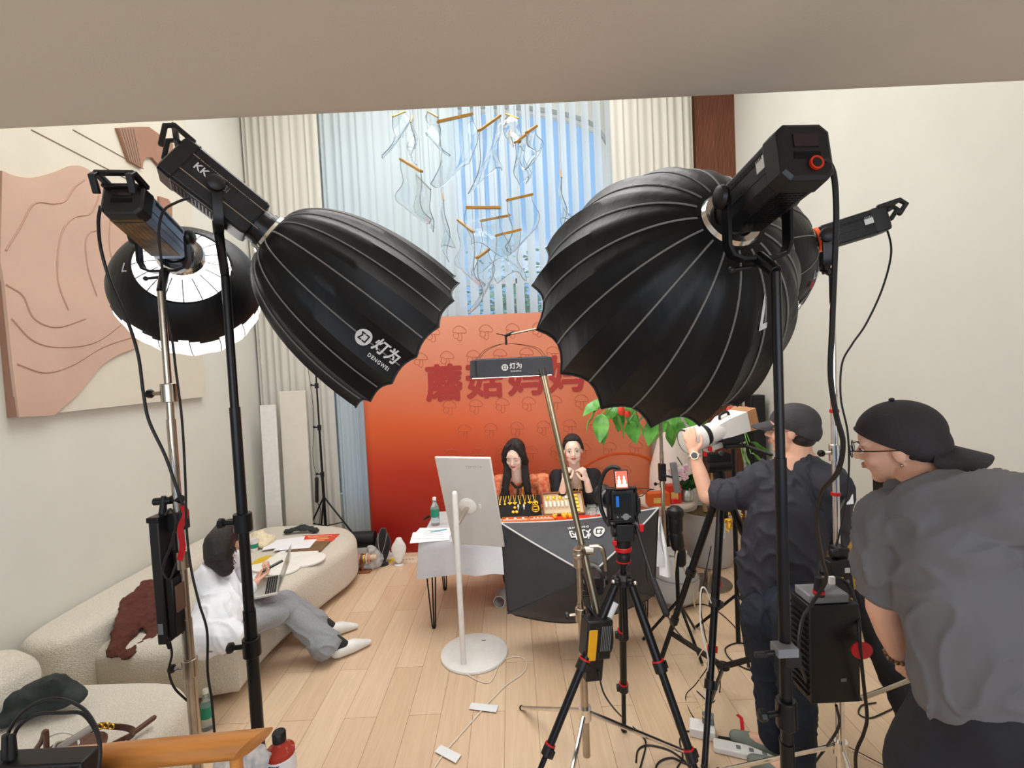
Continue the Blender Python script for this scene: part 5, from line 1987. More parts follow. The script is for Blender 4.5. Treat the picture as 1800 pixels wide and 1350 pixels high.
# second grey pot (orchid) and low round vase
ov = V((at(1212, 880, 4.5).x, 4.5, .0))
ov.x = 1.49
sb_ = thing('plant_shelf', (ov.x, 4.55, 0), 'small dark side table behind the grey pot, orchid and boxes standing on it', 'side table')
MB().lathe((ov.x - .08, 4.57, .66), (0, 0, 1), [(0, .27), (.02, .27)], seg=36).build('tabletop', mat('pale_table', (205, 190, 176), .5, var=.05), sb_)
MB().cyl((ov.x - .08, 4.57, 0), (ov.x - .08, 4.57, .66), .03).build('leg', BLACKM, sb_)
MB().lathe((ov.x - .08, 4.57, 0), (0, 0, 1), [(0, .2), (.015, .2)], seg=30).build('foot_plate', BLACKM, sb_)
oc = V((at(1208, 888, 4.5).x, 4.5, .68))
orr = thing('potted_orchid', oc, 'pink orchid with dark green leaves in a small silver pot', 'plant')
MB().lathe(oc, (0, 0, 1), [(0, .04), (.02, .06), (.08, .065), (.11, .05)], seg=24).build('pot', mat('silver', (190, 190, 186), .3, metal=.8), orr)
q = MB()
for k, (dx, dz) in enumerate(((-.3, 1), (.4, .8), (.1, 1.2), (.6, .4), (-.1, .5))):
    leaf(q, oc + V((.02 * k - .03, 0, .10)), (dx, -.4, dz), .26, .11, .25)
q.build('leaves', LFD, orr, smooth=60)
q = MB()
MB().tube([oc + V((0, 0, .1)), oc + V((-.02, 0, .3)), oc + V((-.08, 0, .42))], .005, 6, 5).build('stem', LFD, orr)
FL = mat('orchid_pink', (226, 160, 190), .6, col2=(246, 226, 232), vs_=30)
for k, (px, py) in enumerate(((1186, 818), (1196, 828), (1204, 838), (1192, 840), (1180, 828), (1206, 822))):
    c = at(px, py, 4.42)
    q = MB()
    for j in range(5):
        an = j * 2 * PI / 5 + k
        q.ell(c + V((.022 * math.cos(an), 0, .022 * math.sin(an))), (.018, .006, .018), seg=8, rg=6)
    q.ell(c + V((0, -.006, 0)), (.008, .008, .008), seg=8, rg=6)
    q.build('flower', FL, orr)
# white pear-shaped balloon lamp
c = at(1185, 850, 4.95)
c.y = 5.04
wb = thing('paper_lantern', (c.x, 5.0, 0), 'large pale rounded lantern shade between the orange backdrop and the tall plant', 'floor lamp')
zb_, zt_ = at(1185, 960, 4.95).z, at(1185, 735, 4.95).z
MB().lathe((c.x, 5.0, zb_), (0, 0, 1), [(0, .06), (.05, .16), ((zt_ - zb_) * .35, .245), ((zt_ - zb_) * .6, .225), ((zt_ - zb_) * .85, .13), (zt_ - zb_, .04)], seg=40).build('lamp_shade', mat('pale_pink_shade', (232, 216, 206), .7, var=.02), wb)
MB().cyl((c.x, 5.0, 0), (c.x, 5.0, zb_ + .02), .02).build('pole', BLACKM, wb)
MB().lathe((c.x, 5.0, 0), (0, 0, 1), [(0, .15), (.02, .15)], seg=30).build('base', BLACKM, wb)
# orange boxes
for k, (px, py, w_, h_, lab, mt) in enumerate(((1152, 880, .20, .12, 'orange gift box with a gold label, left on the small round table', mat('orange_box', (214, 92, 34), .5, var=.05)), (1182, 868, .13, .17, 'red gift box standing behind the panel light', mat('red_box', (200, 50, 30), .5, var=.05)))):
    c = at(px, py, 4.42)
    t = thing('gift_box', (c.x, 4.42, .68), lab, 'box', 'gift boxes on the small table')
    MB().box((c.x + .02, 4.42 + .05 * k, .68 + h_ / 2), (w_, .10, h_)).build('box', mt, t, bevel=.003)
    MB().box((c.x + .02, 4.37 + .05 * k - .001, .68 + h_ * .45), (w_ * .5, .002, h_ * .4)).build('label', mat('box_gold_label', (222, 180, 100), .5, var=.1), t)
# low rusty and grey round vases
c = at(1193, 1000, 3.95)
c.x -= .03
t = thing('round_vase', (c.x, 3.95, 0), 'low round grey vase on the floor right of the rectangular softbox', 'vase')
MB().lathe((c.x, 3.95, 0), (0, 0, 1), [(0, .10), (.06, .17), (.20, .19), (.36, .14), (.42, .09), (.43, .10)], seg=40).build('vase_body', POT, t)
q = MB().tube([(c.x + .186 * math.cos(a * PI / 12), 3.95 + .186 * math.sin(a * PI / 12), .24) for a in range(25)], .004, 6, 0)
q.build('band', GREYP, t)
WCL = mat('white_hanging_cloth', (228, 228, 232), .8, var=.03, bump=.3, bs=15)
a, b2 = at(1152, 905, 3.72), at(1170, 1005, 3.72)
q = MB().grid(lambda u, v: V((a.x + .0 + (.02 + .10 * v) * u + .0, 3.62 + .05 * math.sin(5 * u + 2 * v) + .1 * u, a.z + (b2.z - a.z) * v)), 12, 8, .003)
tag(q.build('hanging_cloth', WCL, smooth=60), 'white cloth end hanging down at the right corner of the table', 'cloth')
c = at(1285, 930, 4.0)
t = thing('bouquet', (c.x, 4.0, 0), 'yellow flower bunch hanging beside the tripod leg with white tape', 'flowers')
q = MB()
random.seed(8)
for k in range(60):
    p = at(1265 + random.uniform(0, 34), 898 + random.uniform(0, 30), 3.9 + random.uniform(-.05, .05))
    leaf(q, p, (random.uniform(-1, 1), random.uniform(-1, 1), random.uniform(-1, 1)), .06, .02, .1)
q.build('flower_head', mat('yellow_petal', (240, 190, 40), .6, var=.12, vs_=30), t, smooth=60)
MB().tube([at(1282, 915, 3.9), at(1300, 935, 3.9), at(1310, 960, 3.9), at(1312, 1010, 3.95), V((at(1312, 1010, 3.95).x, 3.95, 0))], .008, 6, 4).build('stem', mat('tan_bark', (168, 140, 100)), t)
# tall black column speaker and a dark stand behind it
c = at(1328, 760, 5.2)
t = thing('column_speaker', (c.x, 5.2, 0), 'tall slim black column speaker against the right wall', 'speaker')
MB().box((c.x, 5.2, at(1328, 694, 5.2).z / 2), (.155, .14, at(1328, 694, 5.2).z)).build('speaker_body', BLACK, t, bevel=.006)
MB().box((c.x, 5.125, at(1328, 694, 5.2).z / 2), (.13, .006, at(1328, 694, 5.2).z * .95)).build('front_grille', VENT, t)
c = at(1550, 860, 2.6)
t = thing('column_speaker', (c.x, 3.3, 0), 'black column speaker half hidden behind the man in the grey shirt', 'speaker')
c = at(1560, 850, 3.3)
MB().box((c.x, 3.3, at(1560, 838, 3.3).z / 2), (.12, .12, at(1560, 838, 3.3).z)).build('speaker_body', BLACK, t, bevel=.006)
# steel round foot of a stool
c = az(1245, 1026, 0)
t = thing('round_base_plate', (c.x, c.y, 0), 'round steel base plate on the floor behind the white-lens tripod', 'base plate')
MB().lathe((c.x, c.y, 0), (0, 0, 1), [(0, .20), (.01, .20), (.03, .05)], seg=40).build('foot_plate', STEEL, t)
MB().cyl((c.x, c.y, .02), (c.x, c.y, .12), .03).build('column_stub', STEEL, t)
c = at(1492, 1000, 3.4)
q = MB().lathe((at(1470, 1000, 3.4).x, 3.4, 0), (0, 0, 1), [(0, .11), (.02, .12), (at(1470, 925, 3.4).z, .12)], seg=24)
tag(q.build('cardboard_tube', mat('mustard_board', (196, 150, 60), .8, var=.08)), 'mustard cardboard tube standing behind the chrome stand', 'tube')

c = az(880, 1052, .05)
q = MB().lathe((c.x - .01, c.y - .07, .055), (.15, 1, 0), [(0, .044), (0, .050), (.14, .054), (.145, .05), (.145, .044), (.01, .042)], seg=28, caps=False)
tag(q.build('grey_tube', POT), 'short open grey tube lying on the floor under the table edge', 'tube')
# ------------------------------------------------------------------ people
SKIN = mat('skin', (226, 176, 150), .5, var=.04, vs_=12, spec=.4)
SKINF = mat('fair_skin', (246, 212, 194), .45, var=.02, vs_=12, spec=.4)
HAIR = mat('black_hair', (30, 23, 22), .45, var=.35, vs_=40, stretch=(6, 6, .6), bump=.5, bs=70)
LIP = mat('lip_red', (196, 92, 86), .4, var=.05)
EYEW = mat('eye_white', (240, 238, 234), .3, var=.02)
IRIS = mat('iris_dark', (30, 20, 16), .2, var=.1)
GLASS = mat('spectacle_glass', (240, 245, 248), .05, trans=.95, ior=1.1, var=.01)


def hframe(C, fwd, up=(0, 0, 1), s=1.0):
    fwd = V(fwd).normalized()
    up = V(up)
    up = (up - fwd * up.dot(fwd)).normalized()
    rt = fwd.cross(up)
    A = (rt, fwd, up)

    def T(x, y, z):
        return V(C) + rt * (x * s) + fwd * (y * s) + up * (z * s)
    return T, A, s


def head(q, H, female=False):
    T, A, s = H

    def E(c, r):
        q.ell(T(*c), tuple(k * s for k in r), A, 18, 12)
    k = .94 if female else 1.0
    E((0, -.012, .030), (.074 * k, .092, .086))
    E((0, .030, -.020), (.062 * k, .058, .080))
    E((0, .030, -.066), (.053 * k, .050, .042))
    E((0, .058, -.092), (.022 * k, .022, .017))
    E((0, .066, .030), (.050 * k, .026, .035))
    for g in (-1, 1):
        E((g * .036 * k, .058, -.028), (.024, .024, .024))
        E((g * .033, .078, .022), (.022, .010, .007))
        E((g * .011, .092, -.028), (.008, .009, .007))
        E((g * .074 * k, -.004, -.004), (.008, .018, .030))
        E((g * .040 * k, .030, -.062), (.016, .03, .022))
    q.cap(T(0, .082, .012), T(0, .104, -.024), .008 * s, .0105 * s)
    E((0, .080, -.054), (.022, .014, .011))


def face(parent, H, skin_lip=LIP, closed=.0, look=(0, 0)):
    T, A, s = H
    for g in (-1, 1):
        e_ = MB().ell(T(g * .031, .0845, .000), (.0135 * s, .006 * s, (.0055 if closed < .5 else .002) * s), A, 12, 8).build('eye', EYEW, parent)
        MB().ell(T(g * .031 + look[0], .0885, -.0002 + look[1]), (.0062 * s, .0035 * s, (.0056 if closed < .5 else .002) * s), A, 10, 6).build('iris', IRIS, e_)
        MB().tube([T(g * .017, .0885, .002), T(g * .030, .0915, .0068 - .006 * closed), T(g * .046, .083, .003)], .0013 * s, 5, 4).build('eyelash', IRIS, e_)
        MB().tube([T(g * .015, .0905, .020), T(g * .032, .0905, .0265), T(g * .050, .079, .020)], .0022 * s, 6, 4, r1=.0012 * s).build('eyebrow', mat('brow_brown', (70, 50, 42), .8, var=.1), parent)
    q = MB()
    q.tube([T(-.021, .087, -.052), T(-.008, .0945, -.0495), T(0, .0945, -.0505), T(.008, .0945, -.0495), T(.021, .087, -.052)], .0032 * s, 6, 3)
    q.tube([T(-.019, .087, -.0535), T(0, .0945, -.0585), T(.019, .087, -.0535)], .0042 * s, 6, 4)
    q.build('lips', skin_lip, parent)


def hand(q, W, dirn, pn, size=1.0, curl=(.5, .55, .6, .65), side=1, thumb=.5, spread=.16):
    """wrist W, direction of the fingers, palm normal; side=+1 puts the thumb on dirn x pn"""
    d = V(dirn).normalized()
    pn = V(pn)
    pn = (pn - d * pn.dot(d)).normalized()
    sd = d.cross(pn) * side
    z = size
    c = V(W)
    # palm
    for k in range(4):
        o = (-.028 + .0187 * k) * z
        q.cap(c + sd * (o * .55) + d * .012 * z, c + sd * (-o) + d * .082 * z, .013 * z, .0105 * z, 10)
    q.ell(c + d * .045 * z, (.036 * z, .045 * z, .0135 * z), (sd, d, pn))
    tips = []
    for k in range(4):
        o = (.028 - .0187 * k) * z
        b = c + sd * o + d * .086 * z
        L_ = (.070, .078, .073, .058)[k] * z
        fd = (d + sd * spread * (1 - k / 1.5) * .6).normalized()
        cv = curl[k]
        p = b
        r = .0088 * z
        an = 0.0
        for j, fr_ in enumerate((.46, .30, .24)):
            an += cv * (1.15, 1.25, .8)[j]
            dd = fd * math.cos(an) + pn * math.sin(an)
            nx = p + dd * (L_ * fr_)
            q.cap(p, nx, r, r * .92, 10)
            p = nx
            r *= .92
        tips.append(p)
    tb = c + sd * .022 * z + d * .018 * z
    t1 = tb + (sd * .75 + d * .6 + pn * .3 * thumb).normalized() * .038 * z
    t2 = t1 + (sd * (.45 - .5 * thumb) + d * .9 + pn * .6 * thumb).normalized() * .030 * z
    t3 = t2 + (sd * (.25 - .8 * thumb) + d * .9 + pn * .9 * thumb).normalized() * .025 * z
    q.cap(tb, t1, .014 * z, .011 * z, 10)
    q.cap(t1, t2, .0105 * z, .0098 * z, 10)
    q.cap(t2, t3, .0095 * z, .0082 * z, 10)
    return tips


def crease(amp=.006, f=9, seed=0, stretch=(1, 1, .5), fine=.35):
    def fn(c, n_):
        p = V((c.x * f * stretch[0] + seed, c.y * f * stretch[1], c.z * f * stretch[2]))
        a = 1 - abs(noise.noise(p)) * 2.2
        b = noise.noise(p * 2.6)
        return c + n_ * (amp * (a * .8 + b * fine) - amp * .3)
    return fn


def fold(amp=.009, f=13, d=(1, 0, -1), seed=0):
    """cloth folds running along d"""
    d = V(d).normalized()

    def fn(c, n_):
        al = c.dot(d)
        p = (c - d * al) * f + d * (al * f * .28) + V((seed, 0, 0))
        p = p + V((noise.noise(p * .35 + V((9, 0, 0))), noise.noise(p * .35), noise.noise(p * .35 + V((0, 5, 0))))) * 1.1
        r = max(0, 1 - abs(noise.noise(p)) * 2.6) ** 2
        return c + n_ * (amp * (r - .35) + amp * .35 * noise.noise(p * .6))
    return fn


def locks(q, pts_fn, n_, r, seed=1, seg=5):
    random.seed(seed)
    for i in range(n_):
        P = pts_fn(i / max(1, n_ - 1), random.uniform(-1, 1))
        q.tube(P, r * random.uniform(.7, 1.2), seg, 4, r1=r * .35)


VX = .0065
# ---- woman at the left of the table, looking down
s1 = 1.16
C = at(905, 800, 4.47)
W1 = thing('person', (C.x, C.y + .05, 0), 'woman with long dark hair in an orange-red patterned jacket, seated behind the table, looking down', 'person')
H = hframe(C, (-.28, -1, -.38), (0, -.1, 1), s1)
T, A, s = H
q = MB()
head(q, H, True)
nb = at(910, 845, 4.55)
q.cap(T(0, -.015, -.07), nb + V((0, .0, .02)), .050, .055)
ch = V((nb.x, 4.62, nb.z - .22))
hp = V((nb.x, 4.72, .55))
q.limb([(nb + V((0, .02, -.06)), .085), (ch, .13), (hp, .13)], flat=.75)
shl, shr = at(876, 848, 4.58), at(953, 845, 4.58)
for sh, el, wr in ((shl, at(864, 905, 4.42), at(880, 896, 4.3)), (shr, at(968, 905, 4.45), at(945, 893, 4.35))):
    q.limb([(nb + V((0, .03, -.06)), .05), (sh, .040), (el, .036), (wr, .026)])
# thighs, shins, feet under the table
for sx in (-.09, .09):
    q.limb([(hp + V((sx, 0, 0)), .09), (hp + V((sx * 1.2, -.42, .0)), .07), (V((hp.x + sx * 1.2, 4.28, .08)), .045), (V((hp.x + sx * 1.2, 4.16, .045)), .035)])
b_ = fuse(q, VX, 4).build('body', SKINF, W1, smooth=80)
face(W1, H, closed=1)
q = MB()
for sx in (-.09, .09):
    q.limb([(hp + V((sx, 0, 0)), .11), (hp + V((sx * 1.2, -.42, .0)), .09), (V((hp.x + sx * 1.2, 4.28, .12)), .07)])
fuse(q, .012, 3, crease(.006, 8)).build('trousers', mat('dark_trousers', (30, 30, 36), .85, var=.1), W1, smooth=80)
RJ = mat('orange_patterned_jacket', (206, 84, 58), .8, col2=(236, 156, 112), vs_=26, bump=.3, bs=40, detail=6)
q = MB()
q.limb([(nb + V((-.055, .03, -.05)), .055), (ch + V((-.075, .0, .06)), .13), (ch + V((-.08, .02, -.16)), .14)], flat=.8)
q.limb([(nb + V((.055, .03, -.05)), .055), (ch + V((.075, .0, .06)), .13), (ch + V((.08, .02, -.16)), .14)], flat=.8)
for sh, el, wr in ((shl, at(862, 905, 4.42), at(876, 897, 4.32)), (shr, at(970, 905, 4.45), at(950, 895, 4.37))):
    q.limb([(nb + V((0, .06, -.05)), .06), (sh, .080), (el, .070), (wr, .058)])
q.limb([(nb + V((0, .0, -.10)), .10), (ch + V((0, -.03, -.10)), .14)], flat=.8)
fuse(q, .008, 4, fold(.012, 10, (0, 0, -1), 3)).build('jacket', RJ, W1, smooth=80)
q = MB()
q.tube([nb + V((-.062, -.045, -.00)), nb + V((-.03, -.085, -.028)), nb + V((0, -.095, -.04)), nb + V((.03, -.085, -.028)), nb + V((.062, -.045, -.0))], .012, 8, 5)
q.cap(nb + V((0, -.10, -.04)), nb + V((-.01, -.145, -.17)), .011)
q.build('black_collar', JK, W1)
MB().tube([nb + V((.05, -.06, -.00)), nb + V((.04, -.13, -.08)), nb + V((.0, -.17, -.20)), nb + V((-.02, -.17, -.22))], .003, 6, 5).build('necklace_chain', GOLD, W1)
q = MB()
q.ell(T(0, -.024, .038), (.084 * s, .096 * s, .092 * s), A, 24, 16)
for g in (-1, 1):
    q.limb([(T(g * .050, .030, .085), .024 * s), (T(g * .076, .035, .03), .024 * s), (T(g * .084, .01, -.05), .030 * s)])
for g, xx_ in ((-1, 891), (1, 924)):
    q.limb([(T(-g * .078, .0, -.05), .036), (at(xx_ - 2 * g, 838, 4.43), .030), (at(xx_ + 2 * g, 858, 4.42), .030), (at(xx_ + 7 * g if g > 0 else xx_ + 3, 880, 4.40), .022)], flat=.6, hint=(0, 1, 0))
q.limb([(T(0, -.08, .0), .06), (nb + V((0, .07, 0)), .07), (nb + V((0, .12, -.15)), .06)])
random.seed(3)
for i in range(90):
    g = -1 if i % 2 else 1
    o = random.uniform(0, 1)
    px_ = 905 + (-g) * (14 + 10 * o) + 2
    q.tube([T(g * .010, .055 - .05 * o, .125 - .005 * o), T(g * (.066 + .014 * o), .045 - .05 * o, .06), T(g * (.086 + .008 * o), .02 - .04 * o, -.03), at(px_, 838, 4.43 - .02 * o), at(px_ - g * 3, 862, 4.415), at(px_ - g * random.uniform(-2, 8), random.uniform(872, 890), 4.40)], .0045, 5, 3, r1=.0018)
fuse(q, .0045, 1).build('hair', HAIR, W1, smooth=80)

# ---- woman at the right of the table, hands raised
C = at(1007, 791, 4.45)
s2 = 1.16
W2 = thing('person', (C.x, C.y + .1, 0), 'woman with tied-back hair in a black blazer, seated behind the table with both hands raised', 'person')
H = hframe(C, (-.10, -1, .02), (-.03, 0, 1), s2)
T, A, s = H
q = MB()
head(q, H, True)
nb = at(1011, 830, 4.54)
q.cap(T(0, -.015, -.07), nb, .050, .055)
ch = V((nb.x, 4.60, nb.z - .18))
hp = V((nb.x + .02, 4.72, .55))
q.limb([(nb + V((0, .01, -.03)), .075), (ch, .125), (hp, .13)], flat=.78)
shl, shr = at(979, 838, 4.58), at(1043, 836, 4.58)
ell_, elr_ = at(984, 888, 4.36), at(1040, 884, 4.36)
wl_, wr_ = at(992, 838, 4.25), at(1031, 838, 4.25)
wl_.z -= .03
wr_.z -= .03
q.limb([(nb + V((0, .03, -.04)), .055), (shl, .055), (ell_, .043), (wl_, .027)])
q.limb([(nb + V((0, .03, -.04)), .055), (shr, .055), (elr_, .043), (wr_, .027)])
hand(q, wl_, at(996, 820, 4.23) - wl_ + V((0, 0, 0)), (.5, .6, 0), 1.08, (.9, .95, 1.0, 1.0), -1, .7)
hand(q, wr_, at(1022, 818, 4.23) - wr_, (-.6, .5, 0), 1.08, (.7, .85, .9, .9), 1, .7)
for sx in (-.09, .09):
    q.limb([(hp + V((sx, 0, 0)), .09), (hp + V((sx * 1.2, -.42, .0)), .07), (V((hp.x + sx * 1.2, 4.28, .08)), .045), (V((hp.x + sx * 1.2, 4.16, .045)), .035)])
fuse(q, .0050, 3).build('body', SKINF, W2, smooth=80)
face(W2, H)
q = MB()
for sx in (-.09, .09):
    q.limb([(hp + V((sx, 0, 0)), .11), (hp + V((sx * 1.2, -.42, .0)), .09), (V((hp.x + sx * 1.2, 4.28, .12)), .07)])
fuse(q, .012, 3, crease(.006, 8)).build('trousers', mat('dark_trousers', (30, 30, 36)), W2, smooth=80)
BZ = mat('black_blazer', (24, 23, 27), .75, var=.15, bump=.2, bs=90)
q = MB()
for g, sh in ((-1, shl), (1, shr)):
    q.limb([(nb + V((g * .07, .04, -.03)), .045), (ch + V((g * .10, .02, .02)), .105), (ch + V((g * .09, .04, -.26)), .13)], flat=.85)
    q.limb([(nb + V((g * .05, .06, -.03)), .05), (sh, .075)])
    q.limb([(nb + V((g * .055, -.01, -.0)), .02), (nb + V((g * .085, -.07, -.13)), .03), (nb + V((g * .05, -.11, -.28)), .03)])
q.limb([(shl, .075), ((shl + ell_) / 2, .068), (ell_ + V((0, .01, -.02)), .062)])
q.limb([(shr, .075), ((shr + elr_) / 2, .068), (elr_ + V((0, .01, -.02)), .062)])
q.cap(ell_, ell_ * .6 + wl_ * .4, .058, .052)
q.cap(elr_, elr_ * .6 + wr_ * .4, .058, .052)
fuse(q, .008, 4, crease(.007, 9, 6)).build('blazer', BZ, W2, smooth=80)
q = MB().limb([(ch + V((0, -.035, -.03)), .105), (ch + V((0, -.02, -.28)), .12)], flat=.8)
fuse(q, .01, 3).build('black_top', BZ, W2, smooth=80)
q = MB()
pe = nb + V((-.005, -.135, -.16))
q.tube([nb + V((-.045, -.05, -.0)), nb + V((-.03, -.11, -.08)), pe, nb + V((.028, -.11, -.08)), nb + V((.045, -.05, 0))], .003, 6, 5)
q.ell(pe, (.014, .008, .018))
q.build('necklace', GOLD, W2)
q = MB()
q.ell(T(0, -.034, .040), (.080 * s, .090 * s, .090 * s), A, 24, 16)
q.ell(T(0, .000, .086), (.064 * s, .062 * s, .040 * s), A, 20, 12)
for g in (-1, 1):
    q.limb([(T(g * .040, .040, .088), .016 * s), (T(g * .070, .022, .045), .014 * s), (T(g * .074, -.01, .0), .016 * s)])
q.ell(T(0, -.125, .0), (.035 * s, .03 * s, .035 * s), A)
fuse(q, .0045, 2).build('hair', HAIR, W2, smooth=80)
q = MB()
for sx, lab in ((-.05, 'l'),):
    pass
for k, (W_, cx_) in enumerate(((W1, 912), (W2, 1012))):
    x_ = at(cx_, 860, 4.75).x
    t = thing('stool', (x_, 4.75, 0), ('dark stool under the woman with long hair', 'dark stool under the woman in the black blazer')[k], 'stool', 'stools behind the table')
    MB().lathe((x_, 4.75, .36), (0, 0, 1), [(0, .17), (.03, .19), (.05, .17)], seg=28).build('seat', BLACK, t)
    for a_ in range(4):
        an = PI / 4 + a_ * PI / 2
        MB().cyl((x_ + .19 * math.cos(an), 4.75 + .19 * math.sin(an), 0), (x_ + .12 * math.cos(an), 4.75 + .12 * math.sin(an), .37), .014).build('leg', BLACKM, t)

# ---- photographer in the dark shirt, arm raised to the white lens
M1 = thing('person', (at(1385, 1330, 2.35).x, 2.38, 0), 'photographer in a dark navy shirt and grey cap, one hand on the white lens', 'person')
s3 = 1.02
C = at(1392, 757, 2.38)
H = hframe(C, (-.82, .57, .02), (.02, .0, 1), s3 * 1.05)
T, A, s = H
q = MB()
head(q, H)
nb = at(1404, 803, 2.36)
q.cap(T(0, -.03, -.06), nb, .056, .062)
ch = at(1395, 905, 2.37)
ws = at(1378, 1040, 2.37)
q.limb([(nb + V((0, 0, -.05)), .10), (ch, .15), (ws, .14)], flat=.75, hint=(.3, 1, 0))
shl, shr = at(1348, 842, 2.48), at(1456, 850, 2.26)
elb_, wrl = at(1243, 872, 2.62), at(1219, 796, 2.70)
q.limb([(nb + V((0, 0, -.05)), .07), (shl, .055), (elb_, .043), ((elb_ * .5 + wrl * .5) + V((0, 0, .0)), .041), (wrl, .027)])
elr2, wrr = at(1468, 975, 2.40), at(1405, 1040, 2.62)
q.limb([(nb + V((0, 0, -.05)), .07), (shr, .062), (elr2, .044), (wrr, .028)])
hand(q, wrl, at(1213, 768, 2.72) - wrl, (.25, 1, .1), .98, (.25, .3, .35, .4), -1, .35)
hand(q, wrr, V((-.6, .4, .1)), (0, .3, -1), .95, (.6, .6, .65, .7), 1, .4)
LEG1 = []
for g, hx, kx, fx, fy in ((-1, 1345, 1357, 1366, 2.36), (1, 1405, 1410, 1404, 2.20)):
    hpj = at(hx, 1085, fy - .04)
    fo = V((at(fx, 1340, fy).x, fy, .07))
    kn_ = V(((hpj.x + fo.x) / 2, fy, .50))
    LEG1.append((hpj, kn_, fo))
    q.limb([(ws, .13), (hpj, .09), (kn_, .058), (fo, .040), (fo + V((-.10, .07, -.03)), .035)])
fuse(q, .0050, 3).build('body', SKIN, M1, smooth=80)
LIPM = mat('lip_muted', (186, 120, 100), .5, var=.05)
face(M1, H, LIPM)
NV = mat('navy_shirt_cloth', (43, 44, 54), .7, var=.12, vs_=5, bump=.5, bs=10, stretch=(1, 1, .5))
q = MB()
q.limb([(nb + V((0, 0, -.045)), .085), (ch + V((0, 0, .05)), .178), (at(1380, 960, 2.37), .172), (at(1374, 1045, 2.37), .165)], flat=.78, hint=(.3, 1, 0), seg=24)
q.limb([(nb + V((0, 0, -.05)), .085), (shl + V((0, 0, -.01)), .098)])
q.limb([(nb + V((0, 0, -.05)), .085), (shr + V((0, 0, -.01)), .10), (at(1462, 940, 2.36), .088)])
q.limb([(shl, .105), (at(1310, 864, 2.54), .092), (at(1270, 870, 2.59), .084)])
q.limb([(ch + V((-.12, .05, .02)), .10), (at(1318, 985, 2.42), .075), (at(1318, 1045, 2.40), .055)], flat=.7)
fuse(q, .008, 5, fold(.013, 12, (.6, 0, -1), 2)).build('shirt', NV, M1, smooth=80)
q = MB()
q.limb([(nb + V((-.045, .02, .0)), .028), (nb + V((.0, -.06, -.01)), .026), (nb + V((.06, -.01, -.02)), .026)], flat=.8)
fuse(q, .007, 3).build('shirt_collar', NV, M1, smooth=80)
JN = mat('dark_blue_jeans', (20, 28, 42), .8, var=.2, vs_=10, bump=.5, bs=26)
q = MB()
for hpj, kn_, fo in LEG1:
    q.limb([(ws + V((0, 0, -.02)), .145), (hpj, .118), (kn_, .088), (fo + V((0, 0, .03)), .075)], flat=.9, seg=20)
fuse(q, .009, 4, fold(.010, 12, (1, 0, -.3), 8)).build('jeans', JN, M1, smooth=80)
MB().tube([ws + V((.155 * math.cos(a * PI / 10), .125 * math.sin(a * PI / 10), -.035)) for a in range(21)], .016, 6, 0).build('belt', BLACK, M1)
q = MB()
for hpj, kn_, fo in LEG1:
    q.limb([(V((fo.x, fo.y, .045)), .047), (V((fo.x - .10, fo.y + .07, .036)), .04), (V((fo.x - .16, fo.y + .11, .03)), .032)])
fuse(q, .008, 3, lambda c, n_: V((c.x, c.y, max(c.z, .002)))).build('shoes', mat('grey_green_shoe', (120, 128, 116), .7, var=.1), M1, smooth=80)
CAPG = mat('charcoal_cap', (58, 56, 60), .75, var=.12, vs_=14, bump=.3, bs=120)
q = MB()
q.ell(T(0, -.012, .040), (.088 * s, .106 * s, .090 * s), A, 28, 16)
q.ell(T(0, -.045, .0), (.084 * s, .076 * s, .07 * s), A, 28, 16)
q2 = MB()
q2.ell(T(0, -.006, -.012), (.14, .16, .045), A)
cp = fuse(q, .006, 2, lambda c, n_: c if (c - T(0, 0, .010)).dot(A[2] + A[1] * -.5) > 0 else c - A[2] * (c - T(0, 0, .010)).dot(A[2] + A[1] * -.5) * .8)
cp.build('cap_crown', CAPG, M1, smooth=80)
q = MB().grid(lambda u, v: T(.074 * math.sin((u - .5) * PI) * (1 - .15 * v), .070 + (.035 + .085 * v) * math.cos((u - .5) * PI * .9) ** .7 - .02, .046 - .028 * v - .018 * abs(u - .5) * 2), 16, 6, .006)
q.build('cap_brim', CAPG, M1, smooth=60)
q = MB()
for g in (-1, 1):
    q.tube([T(g * .031 + .019 * math.cos(a * PI / 8), .108, .0 + .015 * math.sin(a * PI / 8)) for a in range(17)], .0016, 6, 0)
    q.tube([T(g * .050, .106, .006), T(g * .078, .05, .008), T(g * .080, -.01, .008)], .0016, 6, 0)
q.build('glasses_frame', BLACKM, M1)
for g in (-1, 1):
    MB().ell(T(g * .031, .108, 0), (.0185 * s, .0008, .0145 * s), A).build('lens', GLASS, M1)
q = MB()
q.ell(T(0, -.045, -.03), (.073 * s, .056 * s, .045 * s), A)
fuse(q, .006, 2).build('hair', HAIR, M1, smooth=80)
wd_ = (wrl - elb_).normalized()
wc = wrl - wd_ * .018
u, v, a = frame(wd_)
MB().tube([wc + (u * math.cos(k * PI / 8) + v * math.sin(k * PI / 8)) * .030 for k in range(17)], .008, 8, 0).build('watch_strap', mat('watch_beige', (190, 170, 150), .5, var=.05), M1)
cm = (CAM - wc).normalized()
cm = (cm - wd_ * cm.dot(wd_)).normalized()
wf_ = MB().cyl(wc + cm * .030, wc + cm * .042, .022, seg=24).build('watch_case', mat('rose_metal', (220, 190, 170), .25, metal=.8, var=.05), M1)
MB().cyl(wc + cm * .0405, wc + cm * .0425, .018, seg=24).build('watch_face', mat('watch_dark', (44, 44, 50), .15, var=.1), wf_)

